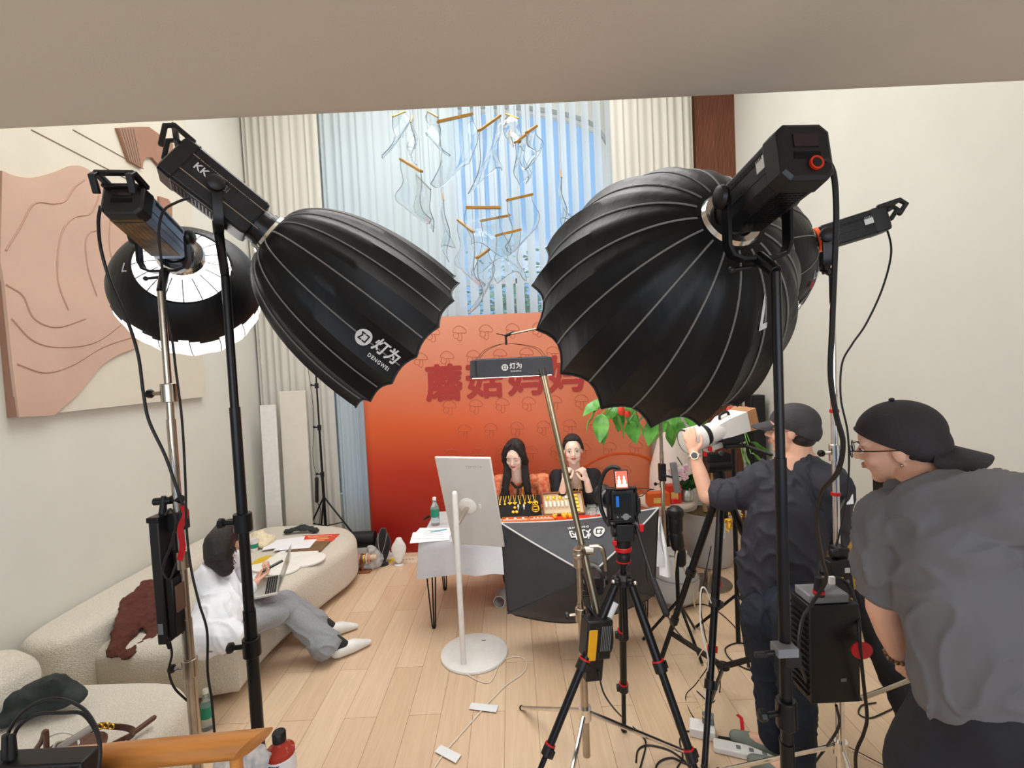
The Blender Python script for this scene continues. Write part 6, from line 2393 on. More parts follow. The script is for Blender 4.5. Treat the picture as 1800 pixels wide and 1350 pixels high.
# ---- man in the grey shirt, cap backwards, leaning in from the right
M2 = thing('person', (at(1740, 1300, 1.30).x, 1.30, 0), 'man in a grey short-sleeved shirt and backwards dark cap leaning in at the right edge', 'person')
s4 = 1.02
C = at(1578, 783, 1.44)
H = hframe(C, (-.74, .64, -.16), (-.22, .05, 1), s4)
T, A, s = H
q = MB()
head(q, H)
nb = at(1622, 860, 1.36)
q.cap(T(.0, -.03, -.05), nb, .058, .066)
ch = at(1690, 985, 1.27)
ws = at(1745, 1210, 1.24)
q.limb([(nb + V((.03, 0, -.05)), .11), (ch, .155), (ws, .15)], flat=.72, hint=(.2, 1, 0))
shl, shr = at(1556, 912, 1.37), at(1838, 905, 1.15)
elb_, wrl = at(1552, 1068, 1.42), at(1582, 1152, 1.48)
q.limb([(nb + V((0, 0, -.06)), .075), (shl, .050), (elb_, .045), ((elb_ + wrl) / 2, .043), (wrl, .030)])
elr2, wrr = at(1880, 1090, 1.15), at(1925, 1235, 1.08)
q.limb([(nb + V((0, 0, -.06)), .08), (shr, .066), (elr2, .047), (wrr, .03)])
hand(q, wrl, at(1600, 1205, 1.50) - wrl, (.9, .1, .35), 1.0, (.4, .45, .5, .5), 1, .5)
hand(q, wrr, V((-.1, .1, -1)), (-1, .1, 0), 1.0, (.4, .45, .5, .5), -1, .4)
hpz = V((ws.x, 1.24, .92))
LEG2 = []
for sx, fy in ((-.10, 1.34), (.10, 1.14)):
    hpj = V((ws.x + sx + .0, fy - .05, .88))
    kn_ = V((ws.x + sx + .02, fy, .48))
    fo = V((ws.x + sx + .0, fy, .07))
    LEG2.append((hpj, kn_, fo))
    q.limb([(ws, .14), (hpj, .10), (kn_, .062), (fo, .042), (fo + V((-.12, .08, -.03)), .035)])
fuse(q, .0050, 3).build('body', SKIN, M2, smooth=80)
face(M2, H, LIPM)
GS = mat('grey_shirt_cloth', (104, 103, 106), .7, var=.07, vs_=4, bump=.35, bs=8, stretch=(1, 1, .6))
q = MB()
q.limb([(nb + V((.02, -.0, -.05)), .095), (at(1672, 930, 1.29), .165), (at(1712, 1030, 1.26), .182), (at(1742, 1160, 1.24), .185), (at(1755, 1225, 1.24), .195)], flat=.76, hint=(.2, 1, 0), seg=26)
q.limb([(nb + V((0, 0, -.06)), .090), (shl + V((.015, 0, -.01)), .088)])
q.limb([(nb + V((0, 0, -.06)), .09), (shr, .092), (at(1862, 1000, 1.15), .085)])
q.limb([(at(1640, 905, 1.30), .10), (at(1760, 895, 1.2), .10), (shr, .088)])
q.limb([(shl + V((.01, 0, -.02)), .086), (at(1552, 985, 1.39), .080), (at(1556, 1028, 1.40), .075)])
q.limb([(shl + V((.06, -.03, -.04)), .09), (at(1640, 985, 1.30), .11), (at(1655, 1080, 1.27), .10)])
gs = fuse(q, .0075, 6, fold(.011, 12, (.9, 0, .6), 4))
GSo = gs.build('shirt', GS, M2, smooth=80)
q = MB()
q.limb([(nb + V((-.055, .03, .0)), .030), (nb + V((-.02, -.055, .005)), .030), (nb + V((.06, -.05, -.01)), .032), (nb + V((.10, .0, -.02)), .03)], flat=.9)
fuse(q, .006, 3).build('shirt_collar', GS, M2, smooth=80)
TR_ = mat('black_trousers', (34, 34, 40), .8, var=.15, bump=.4, bs=14)
q = MB()
for hpj, kn_, fo in LEG2:
    q.limb([(ws + V((0, 0, -.06)), .16), (hpj, .128), (kn_, .095), (fo + V((0, 0, .02)), .075)], flat=.95, seg=20)
fuse(q, .010, 4, crease(.010, 8, 3)).build('trousers', TR_, M2, smooth=80)
q = MB()
for hpj, kn_, fo in LEG2:
    q.limb([(V((fo.x, fo.y, .045)), .047), (V((fo.x - .10, fo.y + .07, .036)), .04), (V((fo.x - .16, fo.y + .11, .03)), .032)])
fuse(q, .008, 3, lambda c, n_: V((c.x, c.y, max(c.z, .002)))).build('shoes', BLACK, M2, smooth=80)
CAPB = mat('dark_brown_black_cap', (44, 39, 42), .75, var=.12, vs_=14, bump=.3, bs=120)
q = MB()
q.ell(T(0, -.012, .040), (.090 * s, .110 * s, .094 * s), A, 28, 16)
q.ell(T(0, -.045, .0), (.088 * s, .080 * s, .075 * s), A, 28, 16)
q.ell(T(0, -.080, -.0), (.075 * s, .045 * s, .03 * s), A, 28, 16)
cp = fuse(q, .006, 3, lambda c, n_: c if (c - T(0, 0, .010)).dot(A[2] + A[1] * -.62) > 0 else c - A[2] * (c - T(0, 0, .010)).dot(A[2] + A[1] * -.62) * .8)
cp.build('cap_crown', CAPB, M2, smooth=80)
q = MB().grid(lambda u, v: T((.080 + .01 * v) * math.sin((u - .5) * PI), -.070 - (.01 + .115 * v) * math.cos((u - .5) * PI * .9) ** .7, -.004 - .050 * v - .030 * (abs(u - .5) * 2) ** 2), 16, 6, .006)
q.build('cap_brim', CAPB, M2, smooth=60)
MB().ell(T(0, -.01, .135 * s), (.008, .008, .005), A).build('cap_button', CAPB, M2)
q = MB()
q.ell(T(0, -.05, -.02), (.071 * s, .055 * s, .055 * s), A)
fuse(q, .006, 2).build('hair', HAIR, M2, smooth=80)
q = MB()
for g in (-1, 1):
    q.tube([T(g * .031 + .021 * math.cos(a * PI / 8), .112, .0 + .018 * math.sin(a * PI / 8)) for a in range(17)], .0018, 6, 0)
    q.tube([T(g * .052, .110, .006), T(g * .080, .05, .008), T(g * .081, -.01, .006)], .0018, 6, 0)
q.tube([T(-.011, .112, .004), T(0, .115, .007), T(.011, .112, .004)], .0018, 6, 3)
q.build('glasses_frame', BLACKM, M2)
for g in (-1, 1):
    MB().ell(T(g * .031, .112, 0), (.020 * s, .0008, .0175 * s), A).build('lens', GLASS, M2)
MB().ell(T(-.088, -.004, -.035), (.005, .005, .005)).build('ear_stud', STEEL, M2)
wd_ = (wrl - elb_).normalized()
u, v, a = frame(wd_)
q = MB()
for k in range(18):
    q.ell(wrl - wd_ * .012 + (u * math.cos(k * PI / 9) + v * math.sin(k * PI / 9)) * .036, .0068, seg=8, rg=6)
q.build('bead_bracelet', mat('dark_wood_beads', (66, 40, 30), .4, col2=(150, 110, 70), vs_=60), M2)

# ---- woman on the sofa with laptop and phone
W3 = thing('person', (-1.95, 3.15, 0), 'woman in a white shirt and grey trousers on the sofa, looking at a phone', 'person')
s5 = .92
hp = az(392, 1098, .52)
C = at(407, 944, 3.30)
H = hframe(C, (.80, .42, -.62), (.2, .1, 1), s5)
T, A, s = H
q = MB()
head(q, H, True)
nb = at(388, 985, 3.24)
q.cap(T(0, -.02, -.06), nb, .045, .05)
ch = at(385, 1035, 3.16)
q.limb([(nb + V((-.02, 0, -.04)), .06), (ch, .085), (hp, .085)], flat=.8, hint=(0, 1, 0))
shn, shf = at(364, 1008, 3.06), at(412, 990, 3.38)
eln, wrn = at(378, 1082, 3.02), at(452, 1022, 3.28)
elf, wrf = at(430, 1050, 3.42), at(462, 1006, 3.46)
q.limb([(nb + V((0, 0, -.04)), .055), (shn, .05), (eln, .038), (wrn, .025)])
q.limb([(nb + V((0, 0, -.04)), .055), (shf, .05), (elf, .038), (wrf, .025)])
hand(q, wrn, at(474, 1003, 3.36) - wrn, (-.2, .3, 1), .9, (.5, .55, .6, .65), -1, .6)
hand(q, wrf, at(476, 992, 3.44) - wrf, (.1, -.6, .6), .9, (.7, .75, .8, .8), 1, .6)
kn1, kn2 = at(506, 1072, 3.36), at(500, 1056, 3.60)
f1_, f2_ = az(600, 1142, .05), az(578, 1108, .05)
LEG3 = ((hp + V((.02, -.08, .0)), kn1, f1_), (hp + V((.02, .1, 0)), kn2, f2_))
for a_, k_, f_ in LEG3:
    q.limb([(hp, .08), (a_, .07), (k_, .055), (f_ + V((-.03, -.02, .04)), .030), (f_ + V((.10, .07, -.01)), .022)])
fuse(q, .0050, 3).build('body', SKIN, W3, smooth=80)
face(W3, H, closed=1)
WS = mat('white_cotton_shirt', (232, 234, 240), .8, var=.02, bump=.4, bs=16)
q = MB()
q.limb([(nb + V((-.02, 0, -.03)), .075), (ch, .135), (hp + V((-.03, 0, .02)), .15), (hp + V((-.06, -.04, -.02)), .15)], flat=.9, hint=(0, 1, 0))
q.limb([(nb + V((0, 0, -.02)), .055), (shn, .068), ((shn + eln) / 2, .080), (eln, .078), ((eln * .2 + wrn * .8), .052)])
q.limb([(nb, .06), (shf, .080), (elf, .068), ((elf * .4 + wrf * .6), .050)])
q.limb([(hp + V((-.05, -.1, .0)), .10), (hp + V((.10, -.10, -.02)), .095)])
fuse(q, .008, 4, fold(.015, 10, (.3, 0, -1), 5)).build('shirt', WS, W3, smooth=80)
FO3 = fold(.012, 11, (.7, .4, -.5), 12)
hd_ = ((f1_ - kn1).normalized() * .9 + V((0, 0, -.2))).normalized()


def hemfn(c, n_):
    c = FO3(c, n_)
    k = (c - f1_).dot(hd_) + .045
    if k > 0:
        c = c - hd_ * k
    return V((c.x, c.y, max(c.z, .008)))


PG = mat('grey_check_trousers', (146, 150, 154), .85, var=.10, vs_=160, bump=.3, bs=20)
q = MB()
for a_, k_, f_ in LEG3:
    q.limb([(a_ + V((-.02, 0, -.02)), .105), (k_, .085), ((k_ + f_) / 2 + V((0, 0, -.02)), .10), (f_ + V((-.09, -.04, .07)), .115)], seg=20, flat=.85)
fuse(q, .008, 4, hemfn).build('trousers', PG, W3, smooth=80)
for k, f_ in enumerate((f1_, f2_)):
    d = V((.80, .60, 0)) if k == 0 else V((.9, .43, 0))
    q = MB()
    q.limb([(V((f_.x, f_.y, .05)) - d * .03, .048), (V((f_.x, f_.y, .046)) + d * .09, .048), (V((f_.x, f_.y, .028)) + d * .20, .022)])
    sh_ = fuse(q, .006, 3, lambda c, n_: V((c.x, c.y, max(c.z, .002)))).build('shoe', WHITEP, W3, smooth=80)
    q = MB().limb([(V((f_.x, f_.y, .075)) - d * .04, .037), (V((f_.x, f_.y, .075)) + d * .02, .037), (V((f_.x, f_.y, .14)) - d * .03, .034)])
    fuse(q, .007, 3).build('sock', JK, W3, smooth=80)
q = MB()
q.ell(T(0, -.026, .035), (.086 * s, .098 * s, .094 * s), A, 24, 16)
q.limb([(T(0, -.05, .02), .085), (at(384, 955, 3.14), .090), (at(384, 978, 3.10), .085), (at(396, 1000, 3.08), .05)])
random.seed(9)
for i in range(70):
    an = random.uniform(-1.0, 2.6)
    p0_ = T(.03 * math.sin(an), -.02, .125)
    p1_ = T(-.082 * math.cos(an) * 0 + .088 * math.sin(an), -.03 - .08 * math.cos(an), .03)
    e_ = at(random.uniform(362, 428), random.uniform(968, 1006), 3.12 + .05 * random.uniform(-1, 1))
    q.tube([p0_, p1_, (p1_ * .5 + e_ * .5) + V((-.02, -.02, .02)), e_], .006, 5, 4, r1=.002)
fuse(q, .0055, 1).build('hair', HAIR, W3, smooth=80)
# phone and laptop
p = at(479, 995, 3.42)
t = thing('mobile_phone', p, 'dark mobile phone in the hands of the woman on the sofa', 'phone')
u_, v_, a_ = frame((-.3, .0, .8), (1, .6, 0))
MB().box(p, (.07, .145, .009), (u_, v_, a_)).build('phone_body', BLACK, t, bevel=.003)
MB().box(p + a_ * .005, (.062, .135, .001), (u_, v_, a_)).build('screen', mat('phone_screen', (60, 62, 70), .1, var=.05), t)
LPT = mat('aluminium', (206, 204, 198), .35, metal=.5, var=.03)
l0, l1, l2, l3 = at(440, 1072, 3.16), at(487, 1062, 3.22), at(506, 1028, 3.46), at(452, 1036, 3.40)
l0, l1, l2 = at(436, 1074, 3.15), at(490, 1062, 3.22), at(508, 1026, 3.50)
lc = (l0 + l2) / 2
uu = (l1 - l0).normalized()
vv = (l2 - l1)
vv = (vv - uu * vv.dot(uu)).normalized()
nn = uu.cross(vv)
if nn.z < 0:
    nn = -nn
wL, hL = (l1 - l0).length * 1.0, (l2 - l1).length
lap = thing('laptop', lc, 'open silver laptop on the lap of the woman on the sofa', 'laptop')
lc = l0 + uu * wL / 2 + vv * hL / 2 + nn * .075
MB().box(lc, (wL, hL, .016), (uu, vv, nn)).build('base', LPT, lap, bevel=.003)
q = MB()
for i in range(5):
    for j in range(12):
        q.box(lc + uu * (wL * (.10 + .075 * i)) + vv * (hL * (-.42 + .076 * j)) + nn * .009, (wL * .062, hL * .06, .002), (uu, vv, nn))
q.build('keyboard', mat('key_black', (44, 44, 48), .5, var=.1), lap)
sd_ = (uu * .38 + nn * .92).normalized()
scn = lc + uu * wL / 2 + sd_ * .115
MB().box(scn, (.23, hL, .008), (sd_, vv, sd_.cross(vv))).build('lid', LPT, lap, bevel=.002)
MB().box(scn - sd_.cross(vv).normalized() * (.005 if sd_.cross(vv).dot(uu) > 0 else -.005), (.215, hL * .95, .001), (sd_, vv, sd_.cross(vv))).build('screen', mat('laptop_screen', (150, 140, 132), .2, col2=(60, 50, 48), vs_=9, emit=(160, 150, 140), es=.1), lap)
# ------------------------------------------------------------------ tripods and cameras


def leg3(t, hub, foot, r0, r1, band=None, mt=None, knee=(.36, .70)):
    hub, foot = V(hub), V(foot)
    mt = mt or BLACKM
    d = foot - hub
    P = [hub, hub + d * knee[0], hub + d * knee[1], foot - d.normalized() * .01]
    R = [r0, r0 * .86, r1]
    q = MB()
    for k in range(3):
        q.cyl(P[k] - (d.normalized() * .02 if k else V()), P[k + 1], R[k], seg=16)
    q.ell(hub, r0 * 1.35)
    lg = q.build('leg', mt, t)
    u, v, a = frame(d)
    for k in (1, 2):
        q = MB().cyl(P[k] - a * .022, P[k] + a * .022, R[k - 1] * 1.4, seg=12)
        q.box(P[k] + u * R[k - 1] * 1.5, (.018, .022, .034), (u, v, a))
        q.build('leg_lock', BLACK, lg, bevel=.002)
        if band:
            MB().cyl(P[k] - a * .030, P[k] - a * .023, R[k - 1] * 1.3, seg=16).build('red_ring', RED, lg)
    MB().ell(foot + V((0, 0, .012)), (.017, .017, .014)).build('rubber_foot', RUBBER, lg)
    return lg


hub = at(1096, 1018, 2.36)
feet = [az(905, 1462), az(1268, 1482), az(1097, 1286)]
T1 = thing('tripod', V((hub.x, hub.y, 0)), 'black tripod with red accents and fluid head under the centre camera', 'tripod')
for k, f_ in enumerate(feet):
    dd = (f_ - hub)
    dd.z = 0
    dd.normalize()
    leg3(T1, hub + dd * .045, f_, .0215, .0125, True)
    MB().ell(hub + dd * .07 + V((0, -.02, .015)), (.010, .010, .010)).build('chrome_bolt', CHROME, T1)
    if k == 0:
        a0 = hub + (f_ - hub) * .10
        MB().cyl(a0, hub + (f_ - hub) * .19, .026, .023, seg=14).build('paper_tape', TAPE, T1)
MB().cyl(hub + V((0, 0, -.30)), hub + V((0, 0, .10)), .015, seg=18).build('centre_column', BLACKM, T1)
q = MB().lathe(hub + V((0, 0, -.03)), (0, 0, 1), [(0, .03), (.01, .05), (.04, .05), (.06, .032)], seg=24)
q.build('crown', BLACK, T1)
h0 = at(1096, 985, 2.36)
MB().lathe(h0 + V((0, 0, -.02)), (0, 0, 1), [(0, .026), (.02, .034), (.05, .036), (.06, .030), (.09, .04), (.13, .042), (.14, .03)], seg=28).build('levelling_base', BLACK, T1)
MB().lathe(h0 + V((0, 0, .052)), (0, 0, 1), [(0, .0425), (.016, .0435), (.020, .040)], seg=28).build('red_ring', RED, T1)
MB().lathe(h0 + V((0, 0, -.005)), (0, 0, 1), [(0, .036), (.006, .036)], seg=28).build('red_ring', RED, T1)
hc = at(1096, 932, 2.36)
q = MB().box(hc, (.085, .09, .085)).box(hc + V((0, 0, .055)), (.10, .07, .02)).cyl(hc + V((-.06, 0, 0)), hc + V((.065, 0, 0)), .030, seg=20)
q.build('fluid_head', BLACK, T1, bevel=.004)
MB().box(hc + V((.085, -.01, .012)), (.022, .02, .035)).build('red_knob', RED, T1, bevel=.003)
MB().box(hc + V((-.052, -.03, -.05)), (.02, .02, .022)).build('red_knob', RED, T1, bevel=.003)
p0_, p1_, p2_ = at(1118, 925, 2.33), at(1148, 1020, 2.12), at(1171, 1078, 2.0)
q = MB().cyl(p0_, p1_, .008, seg=12)
hd = q.build('pan_handle', BLACKM, T1)
MB().cap(p1_, p2_, .014, .015).build('grip', RUBBER, hd)
# camera
cb = at(1093, 892, 2.34)
zb0, zt0 = hc.z + .065, at(1093, 858, 2.34).z
CM = thing('camera', V((cb.x, cb.y, zb0)), 'black mirrorless camera in a cage with a lit flip screen on the centre tripod', 'camera')
cz = (zb0 + zt0) / 2
hh = zt0 - zb0
MB().box((cb.x, cb.y, cz), (.115, .07, hh)).build('body', BLACK, CM, bevel=.008)
q = MB().box((cb.x + .06, cb.y + .01, cz), (.03, .09, hh * .8))
q.build('grip', RUBBER, CM, bevel=.01)
q = MB()
for sx in (-1, 1):
    q.box((cb.x + sx * .068 - .004, cb.y - .02, cz), (.010, .03, hh + .02))
q.box((cb.x - .004, cb.y - .02, zb0 + .0), (.14, .03, .010))
q.box((cb.x - .004, cb.y - .02, zt0 + .004), (.14, .03, .010))
q.build('cage', BLACKM, CM, bevel=.002)
MB().box((cb.x - .004, cb.y - .037, cz + hh * .06), (.085, .004, hh * .62)).build('rear_screen', mat('dark_screen', (10, 14, 18), .15, var=.1), CM)
MB().box((cb.x - .028, cb.y - .040, cz + hh * .14), (.014, .002, hh * .34)).build('screen_blue_bar', mat('screen_blue', (20, 84, 160), .3, emit=(20, 90, 180), es=.6), CM)
q = MB()
q.lathe((cb.x + .01, cb.y - .036, cz - hh * .36), (0, -1, 0), [(0, .016), (.004, .016), (.005, .008)], seg=20)
for k in range(4):
    q.cyl((cb.x - .03 + .02 * k, cb.y - .036, cz - hh * .36), (cb.x - .03 + .02 * k, cb.y - .041, cz - hh * .36), .004, seg=8)
q.build('button_dial', GREYP, CM)
q = MB().lathe((cb.x - .025, cb.y + .03, cz), (-.25, 1, 0), [(0, .042), (.05, .045), (.055, .05), (.12, .05), (.125, .046), (.15, .055), (.152, .045)], seg=32)
q.build('camera_lens', BLACK, CM)
MB().lathe((cb.x - .030, cb.y + .05, cz), (-.25, 1, 0), [(.03, .051), (.045, .051)], seg=32).build('lens_ring', GREYP, CM)
# flip screen on top
fsn = at(1092, 843, 2.30)
uf, vf = V((1, 0, .0)), V((0, .25, 1)).normalized()
nf = uf.cross(vf)
fp = MB().box(fsn, (.066, .094, .010), (uf, vf, nf)).build('flip_screen', BLACK, CM, bevel=.002)
dirn = -1 if nf.y < 0 else 1
fo_ = nf * (.0055 if nf.y < 0 else -.0055)
MB().box(fsn + fo_, (.056, .080, .001), (uf, vf, nf)).build('screen_picture', mat('screen_red_picture', (230, 80, 60), .4, emit=(236, 84, 62), es=.8), fp, smooth=None)
q = MB()
for sx in (-.012, .012):
    q.ell(fsn + fo_ * 1.3 + uf * sx + vf * -.010, (.009, .014, .0008), (uf, vf, nf), 12, 6)
    q.ell(fsn + fo_ * 1.3 + uf * sx + vf * .010, (.005, .008, .0008), (uf, vf, nf), 12, 6)
q.box(fsn + fo_ * 1.3 + vf * -.028, (.050, .014, .0008), (uf, vf, nf))
q.build('screen_figures', mat('screen_pale', (250, 214, 190), .4, emit=(250, 214, 190), es=.9), fp, smooth=None)
q = MB()
for k in range(6):
    q.box(fsn + fo_ * 1.3 + uf * -.0255 + vf * (.034 - .012 * k), (.004, .006, .0008), (uf, vf, nf))
q.build('screen_icons', WPRINT, fp, smooth=None)
MB().cyl(V((cb.x, cb.y, zt0)), fsn - vf * .04, .008).build('screen_arm', BLACKM, CM)
q = MB().tube([at(1096, 838, 2.36), at(1084, 822, 2.36), at(1066, 826, 2.38), at(1055, 852, 2.40), at(1055, 885, 2.40), at(1062, 908, 2.38), at(1072, 925, 2.36)], .011, 8, 6)
q.build('thick_cable', CABLE, CM)
q = MB().tube([at(1117, 872, 2.34), at(1128, 872, 2.36), at(1140, 862, 2.38), at(1150, 860, 2.38)], .0025, 6, 5)
q.tube([at(1117, 860, 2.34), at(1130, 859, 2.36), at(1146, 860, 2.38)], .0020, 6, 5)
q.build('thin_cable', CABLE, CM)
MB().box(at(1120, 888, 2.33), (.028, .03, .075)).build('plug_block', BLACK, CM, bevel=.003)

# --- white lens rig
hub2 = at(1270, 880, 2.86)
T2 = thing('tripod', V((hub2.x, hub2.y, 0)), 'tall black tripod with white tape and red bands under the white lens', 'tripod')
ft2 = [az(1160, 1165), az(1238, 1352), az(1425, 1200)]
for f_ in ft2:
    dd = f_ - hub2
    dd.z = 0
    dd.normalize()
    leg3(T2, hub2 + dd * .04, f_, .0225, .0155, False, knee=(.42, .72))
for a, b2 in ((.50, .02),):
    q = MB()
    cs = (ft2[0] + ft2[1] + ft2[2]) / 3 + V((0, 0, .20))
    for f_ in ft2:
        k = hub2 + (f_ - hub2) * .80
        q.strap([cs, k], .035, .012, V((0, 0, 1)))
    q.cyl(cs - V((0, 0, .01)), cs + V((0, 0, .015)), .035)
    q.build('spreader', BLACK, T2, bevel=.002)
for f0, f1, mt in ((.10, .165, TAPE), (.34, .365, RED), (.585, .61, RED)):
    a, b2 = hub2 + (ft2[1] - hub2) * f0, hub2 + (ft2[1] - hub2) * f1
    MB().cyl(a, b2, .0265, seg=18).build('tape_band', mt, T2)
MB().cyl(hub2 + V((0, 0, -.1)), hub2 + V((0, 0, .08)), .03, seg=18).build('centre_column', BLACKM, T2)
hd2 = at(1262, 818, 2.84)
q = MB().lathe(hub2 + V((0, 0, .02)), (0, 0, 1), [(0, .03), (.02, .045), (.06, .045), (.08, .03)], seg=24)
q.cyl(hd2 + V((-.07, 0, 0)), hd2 + V((.07, 0, 0)), .042, seg=24)
q.box(hd2 + V((0, 0, .05)), (.13, .07, .05))
q.cap(hub2 + V((0, 0, .05)), hd2, .038)
q.build('fluid_head', BLACK, T2, bevel=.003)
for p_ in (at(1248, 789, 2.78), at(1239, 798, 2.78)):
    MB().box(p_, (.02, .02, .026)).build('red_knob', RED, T2, bevel=.003)
MB().lathe(at(1267, 797, 2.78), (0, -1, 0), [(0, .014), (.006, .014)], seg=20).build('chrome_knob', CHROME, T2)
q = MB().cyl(at(1278, 786, 2.80), at(1310, 783, 2.84), .013).cyl(at(1308, 783, 2.84), at(1358, 800, 2.72), .010)
q.build('pan_handle', BLACKM, T2)
LW = mat('lens_white_paint', (232, 230, 226), .4, var=.03)
La, Lb = at(1204, 777, 2.80), at(1318, 737, 2.92)
da = (Lb - La).normalized()
LN = thing('telephoto_camera', (La + Lb) / 2 - V((0, 0, .1)), 'long white telephoto lens and camera on the tall tripod, held by the photographer', 'camera')
MB().lathe(La, da, [(0, .064), (.004, .074), (.01, .076), (.115, .070), (.12, .06)], seg=36).build('lens_hood', LW, LN)
MB().lathe(La - da * .002, da, [(0, .07), (.008, .0765)], seg=36, caps=False).build('hood_rim', BLACK, LN)
MB().lathe(La + da * .118, da, [(0, .058), (.02, .062), (.035, .058)], seg=36).build('focus_ring', RUBBER, LN)
MB().lathe(La + da * .15, da, [(0, .054), (.03, .060), (.08, .058), (.12, .05)], seg=36).build('lens_barrel', LW, LN)
u, v, a = frame(da)


def rq(t_, w_, h_, off=0.0):
    o = La + da * t_
    return [o + u * x * w_ / 2 + v * (y * h_ / 2 + off) for x, y in ((-1, -1), (1, -1), (1, 1), (-1, 1))]


q = MB().rings([rq(.22, .09, .09), rq(.28, .13, .11, .01), rq(.40, .15, .12, .015), rq(.40, .14, .11, .015), rq(.29, .11, .09, .01)], False)
q.f.append((0, 1, 2, 3))
q.f.append(tuple(range(16, 20)))
q.build('rain_cover_hood', LW, LN, smooth=30, bevel=.003)
q = MB().rings([rq(.40, .15, .12, .015), rq(.452, .17, .13, .018), rq(.452, .16, .12, .018), rq(.40, .14, .11, .015)], False)
q.build('hood_flap', mat('tan_hood_lining', (186, 134, 92), .6, var=.1), LN, smooth=30)
MB().box(La + da * .30 - v * .075, (.09, .06, .15), (u, v, a)).build('camera_body', BLACK, LN, bevel=.006)
MB().box(La + da * .20 - v * .085, (.05, .03, .16), (u, v, a)).build('lens_foot', LPT, LN, bevel=.003)
q = MB().tube([La + da * .26 + v * .06, La + da * .27 + v * .085, La + da * .32 + v * .09, La + da * .33 + v * .065], .008, 8, 4)
q.build('carry_handle', BLACK, LN)
c = at(1296, 724, 3.3)
q = MB()
for k in range(5):
    q.tube([c + V((-.06 + .03 * k, 0, -.04)), c + V((-.05 + .03 * k, .02, .03)), c + V((-.02 + .02 * k, 0, -.05 + .01 * k))], .012, 6, 4)
tag(q.build('red_cloth_knot', mat('coral_cloth', (214, 74, 70), .7, var=.1)), 'coral red cloth tied on a stand behind the white lens', 'cloth')
t = thing('light_stand', (at(1290, 760, 3.32).x, 3.34, 0), 'dark light stand behind the white lens carrying the red cloth', 'light stand')
xx = at(1290, 760, 3.32).x
MB().cyl((xx, 3.34, 0), (xx, 3.34, c.z - .03), .016, seg=14).build('pole', BLACKM, t)
for k in range(3):
    an = .3 + k * 2.09
    MB().cyl((xx, 3.34, .35), (xx + .3 * math.cos(an), 3.34 + .3 * math.sin(an), .012), .01).build('leg', BLACKM, t)
# small dark gimbal rig right of the table
g0 = at(1187, 905, 3.35)
t = thing('monitor_rig', (g0.x, g0.y, 0), 'small black camera rig on a slim stand right of the centre camera', 'camera rig')
q = MB().lathe(g0 + V((0, 0, -.02)), (0, 0, 1), [(0, .05), (.03, .06), (.06, .055), (.08, .03)], seg=20)
q.cap(g0, g0 + V((0, 0, -.10)), .05).cap(g0 + V((.0, 0, -.14)), g0 + V((.01, 0, -.22)), .048).cap(g0 + V((.03, 0, -.26)), g0 + V((.03, 0, -.34)), .035)
q.build('rig_body', BLACK, t)
MB().cyl((g0.x, g0.y, .3), (g0.x, g0.y, g0.z - .2), .014).build('pole', BLACKM, t)
for k in range(3):
    an = .8 + k * 2.09
    MB().cyl((g0.x, g0.y, .32), (g0.x + .25 * math.cos(an), g0.y + .25 * math.sin(an), .012), .010).build('leg', BLACKM, t)
MB().box(g0 + V((0, 0, .10)), (.03, .03, .03)).build('red_knob', RED, t)

# --- battery controller on the left chrome stand
sx_, sy_ = at(283, 512, 1.80).x, 1.80
cz1, cz0 = at(290, 912, 1.76).z, at(290, 1126, 1.76).z
cx1 = at(287, 1010, 1.76).x
bc_ = thing('battery_controller', (cx1, sy_, cz0), 'long black battery controller with a red tie, clamped to the leftmost chrome stand', 'controller')
MB().box((cx1, sy_ - .02, (cz0 + cz1) / 2), (.036, .10, cz1 - cz0)).build('case', BLACK, bc_, bevel=.004)
MB().box((cx1, sy_ - .02, cz1 + .005), (.044, .11, .02)).build('end_cap', BLACKM, bc_, bevel=.003)
MB().box((cx1 + .032, sy_ - .02, cz0 + .13), (.030, .08, .22)).build('battery', BLACKM, bc_, bevel=.004)
MB().box((cx1 + .051, sy_ - .03, cz0 + .16), (.008, .05, .10)).build('battery_plate', mat('brown_plate', (104, 76, 60), .4, var=.1), bc_, bevel=.002)
MB().box((cx1 - .002, sy_ - .0715, cz0 + .06), (.018, .002, .04)).build('label', GREYP, bc_)
q = MB().box((cx1 + .04, sy_ - .0, cz1 - .02), (.06, .05, .07)).cyl((cx1 - .03, sy_ - .02, cz1 + .06), (cx1 + .03, sy_ - .01, cz1 + .06), .014)
q.cyl((cx1 + .02, sy_, cz1 + .06), (sx_ + .02, sy_, cz1 + .06), .016)
q.cyl((cx1 + .0, sy_ - .02, cz1 + .01), (cx1 + .01, sy_ - .02, cz1 + .08), .014, .009)
q.build('super_clamp', BLACK, bc_, bevel=.003)
MB().strap(catmull([at(322, 888, 1.765), at(326, 905, 1.755), at(317, 930, 1.755), at(321, 960, 1.755), at(316, 985, 1.76)], 5), .022, .003, V((1, 0, .1))).build('red_tie', RED, bc_)
q = MB().tube([at(291, 905, 1.72), at(300, 895, 1.70), at(309, 915, 1.69), at(303, 950, 1.69), at(290, 985, 1.69), at(286, 1005, 1.69), at(298, 1018, 1.69), at(310, 990, 1.70)], .004, 8, 6)
q.build('lead', CABLE, bc_)
q = MB().tube([at(297, 1122, 1.76), at(300, 1135, 1.76), at(302, 1152, 1.76), at(297, 1180, 1.76), at(306, 1208, 1.78), at(325, 1228, 1.80), at(345, 1245, 1.82)], .004, 8, 6)
q.cyl(at(294, 1120, 1.76), at(298, 1140, 1.76), .010, .006)
q.build('lead', CABLE, bc_)


